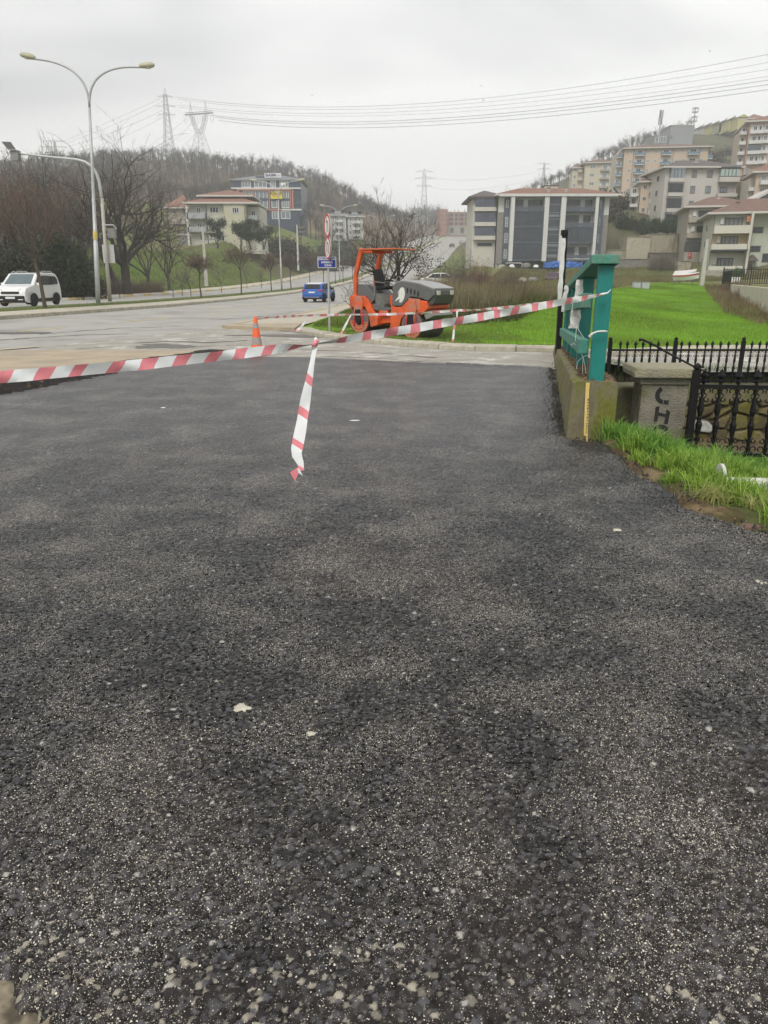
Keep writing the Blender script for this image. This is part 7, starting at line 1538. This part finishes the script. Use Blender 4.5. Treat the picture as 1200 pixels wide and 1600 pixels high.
slabwall('rubble_retaining_wall', 'rough dark rubble wall under the terrace wall', 1014,1060,395.5,420,134.5,2.5,mat('dark_rubble', (.15,.135,.11), .95, .5, 2.2, 1, 5), capm=mossy)
slabwall('boundary_wall', 'long low grey block wall at the foot of the retaining walls', 946,1016,405,413,133,1,mat('block_wall', (.20,.19,.17), .9, .25, 1.5, .6, 10))
slabwall('upper_retaining_wall', 'yellow streaked retaining wall between the pale and salmon blocks', 1152,1185,276,300,152,3,mat('yellow_streaked_concrete', (.46,.37,.22), .9, .2, .5, .3, 8, stain=((.22,.17,.10),.8,.45,.6), sscale=1.2, zs=.2))
slabwall('stone_foundation', 'ruined stone foundation beside the stored boat', 1058,1078,408,446,116,4,mat('tan_rubble', (.30,.26,.20), .95, .4, 2, 1, 6), capm=gstone)
# white garden wall on the right with iron railing above
w0, w1 = Vector((14.9,27.,0)), Vector((20.2,40,0)); w2 = Vector((33.2,76,0))
r_ = empty('garden_wall', (20.2,40,0), 0, 'long whitewashed garden wall rising along the right side of the field', 'wall'); mb = MB()
wpts = [(14.9,27.,-.8,1.0),(20.2,40,-.6,1.12),(26.7,58,-.3,1.13),(33.2,76,.0,1.14)]
for (a,b,z0,z1),(c,d,y0,y1) in zip(wpts, wpts[1:]):
    n = Vector((d-b, -(c-a), 0)).normalized()*.3; V = [(a,b,z0),(c,d,y0),(c,d,y1),(a,b,z1)]; V = [(x-20.2,y-40,z) for x,y,z in V]; V2 = [(x+n.x,y+n.y,z) for x,y,z in V]; mb.add(V+V2, [(0,1,2,3),(7,6,5,4),(3,2,6,7),(0,3,7,4),(1,5,6,2)])
mb.build('wall_face', mat('whitewash', (.58,.54,.45), .9, .08, .8, .3, 10, stain=((.38,.29,.18),.7,.52,.7), sscale=.8, zs=.3), r_)
a = Vector((33.4,76.5,0)); b = P(1132,446,76.5)
r2_ = fence('black railing panels on top of the white garden wall', (29.5,66,1.14), (33.0,75.6,1.14), 1.15, .30, .05, [0,3.3,6.6,9.9], 1.2, .05, 1.0, 'garden_railing', 'railing', .06)
r2_ = fence('black railing across the forecourt of the cream house', (33.3,76.2,1.12), (44,78,1.12), 1.5, .26, .06, [0,3,6,9], 1.55, .05, 1.35, 'forecourt_railing', 'railing', .06)
mb = MB(); p = P(1147,437,90); r_ = empty('white_crate', (p.x,90,p.z-.5), 0, 'small white crate behind the forecourt railing', 'crate'); mb.cbox((0,0,.35),(1.1,.8,.7)); mb.build('crate_body', white_pl, r_, bevel=.05); mb = MB(); mb.cbox((0,0,.74),(1.2,.9,.07)); mb.build('lid', white_pl, r_)
# boat on a stand
Db = hit(1070, 445) or 96; p = P(1070, 445, Db); r_ = empty('small_boat', (p.x, Db, p.z), R(-42), 'small white boat with a red stripe stored on trestles', 'boat'); L_ = 3.3; r_.scale = (.95*Db/96, .95*Db/96, 1.2*Db/96)
def hull(z0, z1, w0, w1, m, name, x0=-1.5, x1=1.7, e=1.):
    V = []; n = 12
    for i in range(n+1):
        t = i/n; x = x0+(x1-x0)*t; k = (1-t**3.2)**.8*(.8+.2*min(1,t*4)); V += [(x, -w0*k, z0+.25*t**3), (x, -w1*k, z1+.18*t**2), (x, w1*k, z1+.18*t**2), (x, w0*k, z0+.25*t**3)]
    F = [(i*4+j, i*4+(j+1)%4, (i+1)*4+(j+1)%4, (i+1)*4+j) for i in range(n) for j in range(4)]+[(0,1,2,3),(n*4+3,n*4+2,n*4+1,n*4)]; mb = MB(); mb.add(V, F); return mb.build(name, m, r_, smooth=False)
hull(.42,.78,.35,.68,white_pl,'hull'); hull(.781,.93,.69,.72,mat('boat_red', (.42,.05,.05), .5, .1, 4),'stripe'); hull(.931,1.08,.72,.66,white_pl,'gunwale'); hull(1.081,1.38,.62,.18,mat('boat_cover', (.60,.56,.56), .6, .06, 4),'cover',-1.45,1.3)
for x in (-.9,.8): mb = MB(); mb.box(x-.06,x+.06,-.6,.6,.36,.44); mb.tube([(x,-.5,0),(x,-.4,.4)],.04,5); mb.tube([(x,.5,0),(x,.4,.4)],.04,5); mb.build('trestle', steel_dark, r_)
# utility cabinets, tarpaulin, rubble heap
for x0, x1, lab in ((990,1001.5,'left pale metal utility cabinet in the field'),(1003,1015,'right pale metal utility cabinet in the field')):
    b = Bld('utility_cabinet', lab, 'cabinet', hit(1003, 451.5) or 88, 446, (x0+x1)/2, 452, 'pair of cabinets'); b.box('case', x0, x1, 441.5, 455, mat('cabinet_grey', (.40,.42,.42), .5, .08, 3), 0, .5, bevel=.02); b.box('door', x0+1, x1-1, 443, 451, mat('cabinet_grey', (.4,.42,.42)), -.03, -.002); b.box('vented_top', x0+.5, x1-.5, 440, 441.4, steel_dark, -.02, .5)
g = random.Random(12); b = P(880, 418, 129); r_ = empty('blue_tarpaulin', (b.x,129,b.z), 0, 'crumpled blue tarpaulin fence in front of the dark glass block', 'tarpaulin'); V = []; x0, x1 = P(850,418,129).x-b.x, P(910,418,129).x-b.x; n = 40
for i in range(n+1):
    for j in range(5): V.append((x0+(x1-x0)*i/n, g.uniform(-.12,.12)+.2*math.sin(i*.7), j*.22+g.uniform(-.04,.04)-(j == 4)*.12*math.sin(i*.4)))
mb = MB(); mb.add(V, [(i*5+j,(i+1)*5+j,(i+1)*5+j+1,i*5+j+1) for i in range(n) for j in range(4)]); ob = mb.build('sheet', mat('tarp_blue', (.05,.16,.50), .45, .15, 1.5), r_); ob.modifiers.new('s','SOLIDIFY').thickness = .03
for k in range(7): mb = MB(); x = x0+(x1-x0)*k/6; mb.tube([(x,.25,-.5),(x,.25,1.)], .05, 5); mb.build('stake', steel_dark, r_)
for k, (x, y, D, s_, m_, lab) in enumerate([(800,416,127,.42,white_pl,'white sacks heaped below the left half of the glass block'),(822,415,127,.55,gstone,'grey rubble heap below the stair glazing'),(784,417,126,.5,concrete,'pale rubble heap at the left corner of the glass block'),(838,416,127,.35,white_pl,'small white sack beside the blue tarpaulin'),(815,438,84,.42,pst,'pale broken stones lying in the weeds'),(832,437,86,.42,gstone,'second heap of broken stones in the weeds')]):
    p = P(x, y, D); rock('rubble_heap', (p.x, D, p.z-.1), s_*2.2, s_, s_*.9, m_, lab, 'rubble', 900+k)
b = Bld('signal_gantry', 'thin white bent pipe frame in front of the glass block', 'pipe frame', 130, 412, 812, 416); mb = MB(); q = [(790,411),(814,411),(816,412),(816,418)]; mb.tube([(b.X(a),0,b.Z(c)) for a,c in q], .06, 6); mb.build('pipe', white_pl, b.r)
# ---------------- left side buildings
crl = pmat('light_cream_plaster', (.50,.49,.42)); beige_ = pmat('beige_plaster', (.46,.44,.33))
L1 = Bld('cream_villa', 'cream three storey house with a red roof and grey balconies on the green slope', 'house', 145, 350, 350, 386)
L1.wall(297,352,317,396, crl, 12); L1.wall(352.2,386,318,396, beige_, 13, 'projecting_wall', -.8); L1.wall(386.2,405,322,396, crl, 10, 'side_wing', 1.5)
for y0, y1 in ((322,342),(346,362)):
    L1.box('balcony_recess', 297.5,322,y0,y1, mat('recess_plaster', (.38,.38,.35), .9, .05, 2), -.03,-.003); L1.win(308,315,y0+2,y1-4,1,frame_w,glass_d,-.032,.12); L1.balc(295,323,y0+11 if y0 < 340 else y0+9,y1 if y0 < 340 else y1+.5, mat('grey_parapet', (.33,.35,.36), .7, .05, 2), 1.2, slab=steel_dark)
    L1.balc(387,402,y0+14,y1+.5, mat('grey_parapet', (.33,.35,.36)), 1.2, y=1.5); L1.win(391,398,y0+6,y0+15,1,frame_w,glass_d,1.5,.12)
for x0, x1, y0, y1, yy in ((329,343,323,333,0),(365,376,324,334,-.8),(311,316,366,376,0),(346,350,368,377,0)): L1.win(x0,x1,y0,y1,2 if x1-x0 > 8 else 0,frame_w,glass_d,yy,.12)
for q in (323.5,384.5): L1.box('downpipe', q, q+.7, 318, 384, frame_d, -.14 if q < 350 else -.94, -.004 if q < 350 else -.804)
L1.box('corner_post', 294,297,322,384, creamw, -1.2,-.9)
L1.hip(296,399,316.5,1.9,12,tile_r,.7,inset=8,y0=-.4); L1.wall(314,380,304,313.5, creamw, 7, 'attic', 2.8); L1.hip(314,388,303,1.3,8,tile_r,.8,y0=2.4,inset=5)
for q in (328.5,338.5,354,363.5,368,377): L1.win(q,q+3.6,306.5,312,0,frame_w,glass_d,2.8,.08)
L1.chim(352,357,297,301,tile_r,5,.8)
# dark office building
ny = mat('navy_panel', (.035,.05,.085), .4, .15, .4); rdf = mat('salmon_frame', (.42,.17,.13), .7, .06, 2)
O = Bld('office_building', 'dark blue office building with salmon frames and a rooftop sign', 'building', 230, 315, 418, 352)
O.wall(365,471,281,372, ny, 16)
O.box('light_band', 363,471,293.2,295.6, creamw, -.5,-.004); O.box('light_band', 440,471,326.5,329, creamw, -.3,-.004); O.box('light_band', 405,440,326.5,329, rdf, -.3,-.004)
for x0, x1 in ((379,393.5),(398.5,418),(423.5,432),(438,451.5)): O.win(x0,x1,282.5,293,2,frame_w,glass_l,0,.18)
for x0, x1 in ((380,395),(399,418.5),(424,433),(440,452)): O.win(x0,x1,298,325,2 if x1-x0 > 10 else 0,frame_w,mat('office_glass', (.16,.19,.22), .15, .35, .4),0,.22,.5); O.box('dark_spandrel', x0,x1,310,314, ny, -.12,-.075)
for x in (371.5,396.4,420.4,434.7,453.5): O.box('frame_post', x, x+1.8, 295.7, 326.4, rdf, -.45,-.004)
O.box('frame_beam', 371.5,455.3,295.7,297.6, rdf, -.5,-.452)
O.box('corner_frame', 372,374.5,296,326, rdf, -.48,-.452); O.box('side_panel', 456.5,458.8,296,326.4, rdf, -.35,-.004)
for x0, x1 in ((424,434),(438,453)): O.win(x0,x1,330,342,1,frame_w,glass_l,0,.2)
for y in (300,311.5): O.box('dark_glazing', 458.9,470,y,y+10.5, bglass, -.1,-.004)
O.hip(362,473,280.5,2.0,16,mat('slate_roof', (.17,.18,.20), .7, .1, .5),.4,inset=7,fascia=steel_dark); O.wall(399,432,273,279,ny,6,'roof_house',3.)
sgn = O.box('rooftop_sign', 414,440,269.5,276.5, mat('sign_panel_white', (.66,.68,.70), .5, .03, 1), 1.2,1.6)
c = (O.X(423.5), 1.17, O.Z(272.9)); text('BAIM', 1.05, sgn, c, (R(90),0,0), mat('sign_ink', (.02,.025,.09), .5, .1, 1), sx=1.25, bold=.03); text('Yapi', .8, sgn, (O.X(434.2), 1.17, O.Z(272.9)), (R(90),0,0), mat('sign_soft_ink', (.30,.36,.36), .5, .1, 1), sx=1.2, bold=.01)
bn = O.box('banner', 423.5,442,299.5,311, mat('banner_yellow', (.62,.52,.03), .6, .15, 1.5), -.62,-.5); text('KİRALIK', 1.0, bn, (O.X(432.7), -.65, O.Z(302.6)), (R(90),0,0), mat('banner_ink', (.13,.07,.02), .6, .1, 1), sx=.95, bold=.03); mb = MB()
for k in range(7): mb.box(O.X(426.2)+k*.36, O.X(426.2)+k*.36+.25, -.645,-.621, O.Z(307.2), O.Z(305.6))
mb.build('banner_print', mat('banner_ink2', (.40,.16,.03), .6, .1, 1), bn)
O.box('small_poster', 439.8,447.5,285.6,290, sgw, -.16,-.09)
# red roofs seen through the trees
b = Bld('red_roofed_shed', 'low red roofed building half hidden by bare trees left of the cream house', 'house', 185, 320, 277, 340); b.wall(262,294,325,350, gb, 10); b.hip(262,294,324,3.2,10,tile_r,.8); b.win(268,274,328,334,1)
b = Bld('grey_shed', 'grey low shed beside the cream house garden', 'shed', 150, 372, 290, 380); b.wall(279,296,366,392, steel_dark, 5); b.hip(279,296,365.5,.8,5,tile_d,.3); b.win(283,288,370,376,1)
# distant white houses
whh = pmat('distant_white_plaster', (.46,.46,.44))
for (x0, x1, yt, yb_, lab) in [(516,541,336,368,'distant white house with a gable left of the bare roadside tree'),(543,567,338,366,'distant white terrace house touching the bare roadside tree')]:
    b = Bld('distant_house', lab, 'house', 250, 350, (x0+x1)/2, yb_); b.wall(x0, x1, yt, yb_+8, whh, 10)
    for y0 in (yt+2, yt+12, yt+22): 
        for q in range(3): b.win(x0+3+q*7, x0+6.5+q*7, y0, y0+6, 0, frame_w, glass_d, 0, .2)
        b.balc(x0+8, x0+19, y0+6, y0+9, creamw, 1.2)
    b.wall((x0+x1)/2-6, (x0+x1)/2+4, yt-8, yt-.3, whh, 5, 'dormer', 1.); mb = MB(); xm = b.X((x0+x1)/2-1); z0 = b.Z(yt-8); mb.prism([(xm-2.2,z0),(xm+2.2,z0),(xm,z0+1.3)], .6, 6.4); mb.build('dormer_roof', tile_d, b.r); b.win((x0+x1)/2-3,(x0+x1)/2+1,yt-6,yt-1,0,frame_w,glass_d,1.,.2)
    b.hip(x0, x1, yt-.3, 2.0, 10, mat('grey_blue_roof', (.16,.17,.19), .8, .1, 1), .7)
# unfinished red brick block at the end of the road
Q = Bld('unfinished_brick_block', 'unfinished brick block with pale concrete frame at the end of the road', 'building', 430, 345, 720, 366); brk = mat('far_brick', (.33,.14,.10), .95, .2, .8)
Q.wall(698,747,331,380, brk, 18); Q.wall(686,697.8,328,380, brk, 26, 'side_block', -4.)
for x in (698.4,709.5,715,725,731,741,746): Q.box('column', x, x+1.1, 327, 366, concrete, -.35,-.003)
for y in (332.5,338.8,345.8,352.5): Q.box('floor_slab', 698,747,y,y+1., concrete, -.45,-.36)
for y0 in (334,340.3,347.5):
    for x in (703.5,711,719.5,727,735): Q.box('opening', x, x+3.6, y0, y0+4, ny, -.1,-.004)
Q.box('ground_storey', 698,747,353.6,368, concrete, -.3,-.004)
for x in (704,720,736): Q.box('opening', x, x+5, 356,364, frame_d, -.42,-.302)
for x in (691.,694): Q.box('column', x, x+.8, 328, 372, concrete, -4.3,-4.003)
for y in (334,341,348,355): Q.box('floor_slab', 686,697.6,y,y+.9, concrete, -4.45,-4.31)
# wall and grey verge stones along the climbing road
# ---------------- pylons and power lines
pys = mat('pylon_steel', (.30,.31,.32), .6, .1, 1)
def truss(mb, pa, pb, wa, wb, n, r=.10):
    pa, pb = Vector(pa), Vector(pb); C = lambda t: pa.lerp(pb, t); W = lambda t: wa+(wb-wa)*t
    cor = ((-1,-1),(1,-1),(1,1),(-1,1))
    for a, b in cor: mb.tube([C(0)+Vector((a*wa/2,b*wa/2,0)), C(1)+Vector((a*wb/2,b*wb/2,0))], r, 4, False)
    for i in range(n):
        t0, t1 = i/n, (i+1)/n
        for k in range(4):
            a0, b0 = cor[k]; a1, b1 = cor[(k+1)%4]; w0_, w1_ = W(t0)/2, W(t1)/2
            mb.tube([C(t0)+Vector((a0*w0_,b0*w0_,0)), C(t1)+Vector((a1*w1_,b1*w1_,0))], r*.55, 3, False); mb.tube([C(t0)+Vector((a1*w0_,b1*w0_,0)), C(t1)+Vector((a0*w1_,b0*w1_,0))], r*.55, 3, False)
def pylon(x, yt, yb_, D, label, arms, rr=.16):
    t, b = P(x, yt, D), P(x, yb_, D); r_ = empty('pylon', (b.x, D, b.z), 0, label, 'pylon'); h = t.z-b.z; mb = MB(); truss(mb, (0,0,-2),(0,0,h*.62), h*.17, h*.075, 7, rr*.8); truss(mb, (0,0,h*.62),(0,0,h*.9), h*.075, h*.05, 4, rr*.7); mb.tube([(-h*.02,0,h*.9),(0,0,h)], rr*.6, 3); mb.tube([(h*.02,0,h*.9),(0,0,h)], rr*.6, 3); mb.build('tower', pys, r_)
    for q, l in arms:
        z = h*q; mb = MB()
        for sg in (-1,1): mb.tube([(0,0,z+h*.03),(sg*l,0,z)], rr*.6, 3); mb.tube([(0,0,z-h*.01),(sg*l,0,z)], rr*.6, 3); mb.tube([(sg*l,0,z),(sg*l,0,z-h*.045)], rr*.5, 3)
        mb.build('cross_arm', pys, r_)
    return r_
pylon(264.5,137,232,415,'tall slender lattice pylon on the wooded hill',((.86,3.6),(.70,4.6),(.56,4.2)))
pylon(90,217,262,520,'faint lattice pylon beyond the trees at the left',((.92,6.5),(.72,7.5)),.2)
pylon(662,262,345,520,'hazy lattice pylon above the far end of the road',((.93,5.),(.80,6.),(.66,5.)),.17)
pylon(848.5,252,292,540,'faint lattice pylon behind the ridge trees',((.9,4.),(.7,5.)),.17)
# cat head pylon
D = 425; b = P(314, 236, D); r_ = empty('portal_pylon', (b.x, D, b.z), R(-18), 'wide lattice pylon with two horns beside the slender one', 'pylon'); s_ = D/1290.; h = (P(314,160,D).z-b.z)
mb = MB(); truss(mb, (0,0,-3),(0,0,h*.34), 8.5, 3.4, 4, .10); truss(mb, (-.8,0,h*.34),(-4.6,0,h*.76), 1.9, 1.7, 5, .085); truss(mb, (.8,0,h*.34),(4.6,0,h*.76), 1.9, 1.7, 5, .085); mb.build('tower', pys, r_)
mb = MB(); 
for zz in (0, 1.1): mb.tube([(-8.2,0,h*.76+zz*.3),(8.6,0,h*.76+zz*.3)], .16, 4)
for k in range(16): mb.tube([(-8+k,-.4,h*.76),(-7.5+k,.4,h*.76+.9)], .09, 3)
mb.tube([(-8,0,h*.76+1.1),(8.4,0,h*.76+1.1)], .13, 4); mb.build('cross_beam', pys, r_)
for x in (-4.4,4.4): mb = MB(); mb.tube([(x-.8,0,h*.76),(x,0,h*1.02)], .12, 4); mb.tube([(x+.8,0,h*.76),(x,0,h*1.02)], .12, 4); mb.build('horn', pys, r_)
for x in (-7.8,-3,0,3,7.8): mb = MB(); mb.tube([(x-.9,0,h*.75),(x-.7,0,h*.62),(x,0,h*.56),(x+.7,0,h*.62),(x+.9,0,h*.75)], .08, 4, False); mb.build('jumper_loop', pys, r_)
wire = mat('cable_grey', (.16,.165,.17), .6, .05, 1)
def cable(p0, pm, p1, r, label, grp):
    p0, pm, p1 = Vector(p0), Vector(pm), Vector(p1); o = empty('power_cable', p0, 0, label, 'cable', grp); pts = []
    c = pm*2-(p0+p1)*.5
    for i in range(33): t = i/32; pts.append(p0*(1-t)**2+c*2*t*(1-t)+p1*t*t-p0)
    MB().tube(pts, r, 4, False).build('wire', wire, o, fix=False); return o
gr = 'power cables crossing the sky on the right'
for k, (a, b_, c, e, lab) in enumerate([((276,152),(640,163),(1215,82),.07,'topmost power cable crossing the right half of the sky'),((277,155),(640,168),(1215,95),.055,'second power cable from the top on the right'),((278,164),(640,174),(1215,106),.055,'third power cable from the top on the right'),((278,167),(640,179),(1215,117),.05,'fourth power cable from the top on the right'),((330,180),(650,187),(1215,123),.085,'fifth power cable from the top, one of the thick group'),((336,183),(650,191),(1215,130),.085,'sixth power cable from the top, in the thick lower group'),((341,188),(650,197),(1215,138),.085,'lowest power cable crossing the right half of the sky')]):
    cable(P(*a, 415), P(*b_, 365), P(*c, 300), e, lab, gr)
for k, (a, b_, c, lab) in enumerate([((256,151),(180,186),(96,222),'topmost cable between the two left pylons'),((255,158),(180,194),(96,226),'second cable between the two left pylons'),((254,172),(180,205),(97,232),'third cable between the two left pylons'),((255,182),(190,214),(112,240),'lowest cable between the two left pylons'),((290,186),(262,208),(226,232),'short cable running down left of the portal pylon'),((302,190),(280,212),(250,236),'second short cable left of the portal pylon'),((318,196),(300,215),(280,238),'third short cable under the portal pylon')]):
    cable(P(*a, 418), P(*b_, 460), P(*c, 512), .06, lab, 'power cables on the left')
for k, (a, b_, c, lab) in enumerate([((664,275),(740,281),(846,268),'upper faint cable beside the hazy pylon'),((664,290),(740,296),(846,278),'lower faint cable beside the hazy pylon')]):
    cable(P(*a, 520), P(*b_, 530), P(*c, 540), .05, lab, 'faint distant cables')
# birds
for k, (x, y) in enumerate([(752,134),(488,149),(1109,80),(755,157)]):
    p = P(x, y, 150); o = empty('flying_bird', p, R(30*k), 'tiny dark bird in the sky, %s from the left' % ['third','first','last','second lowest'][k], 'bird', 'birds in the sky'); mb = MB(); V = [(-.28,0,.12),(-.1,.05,.03),(0,.18,0),(.1,.05,.03),(.28,0,.12),(.1,-.06,.02),(0,-.2,0),(-.1,-.06,.02),(0,0,.05),(0,0,-.05)]
    mb.add(V, [(i,(i+1)%8,8) for i in range(8)]+[((i+1)%8,i,9) for i in range(8)]); mb.build('body', black_pl, o)
# ---------------- haze
hz = MB(); hz.box(-640,640,-70,990,-9,150); m = bpy.data.materials.new('haze_air'); m.use_nodes = True; nt = m.node_tree; nt.nodes.remove(nt.nodes['Principled BSDF']); pv = nt.nodes.new('ShaderNodeVolumePrincipled'); pv.inputs['Density'].default_value = .00085; pv.inputs['Color'].default_value = (.93,.95,.97,1); pv.inputs['Anisotropy'].default_value = .2
nt.links.new(pv.outputs[0], nt.nodes['Material Output'].inputs['Volume'])
ho = hz.build('haze', m); tag(ho, 'thin pale winter haze', kind='stuff')
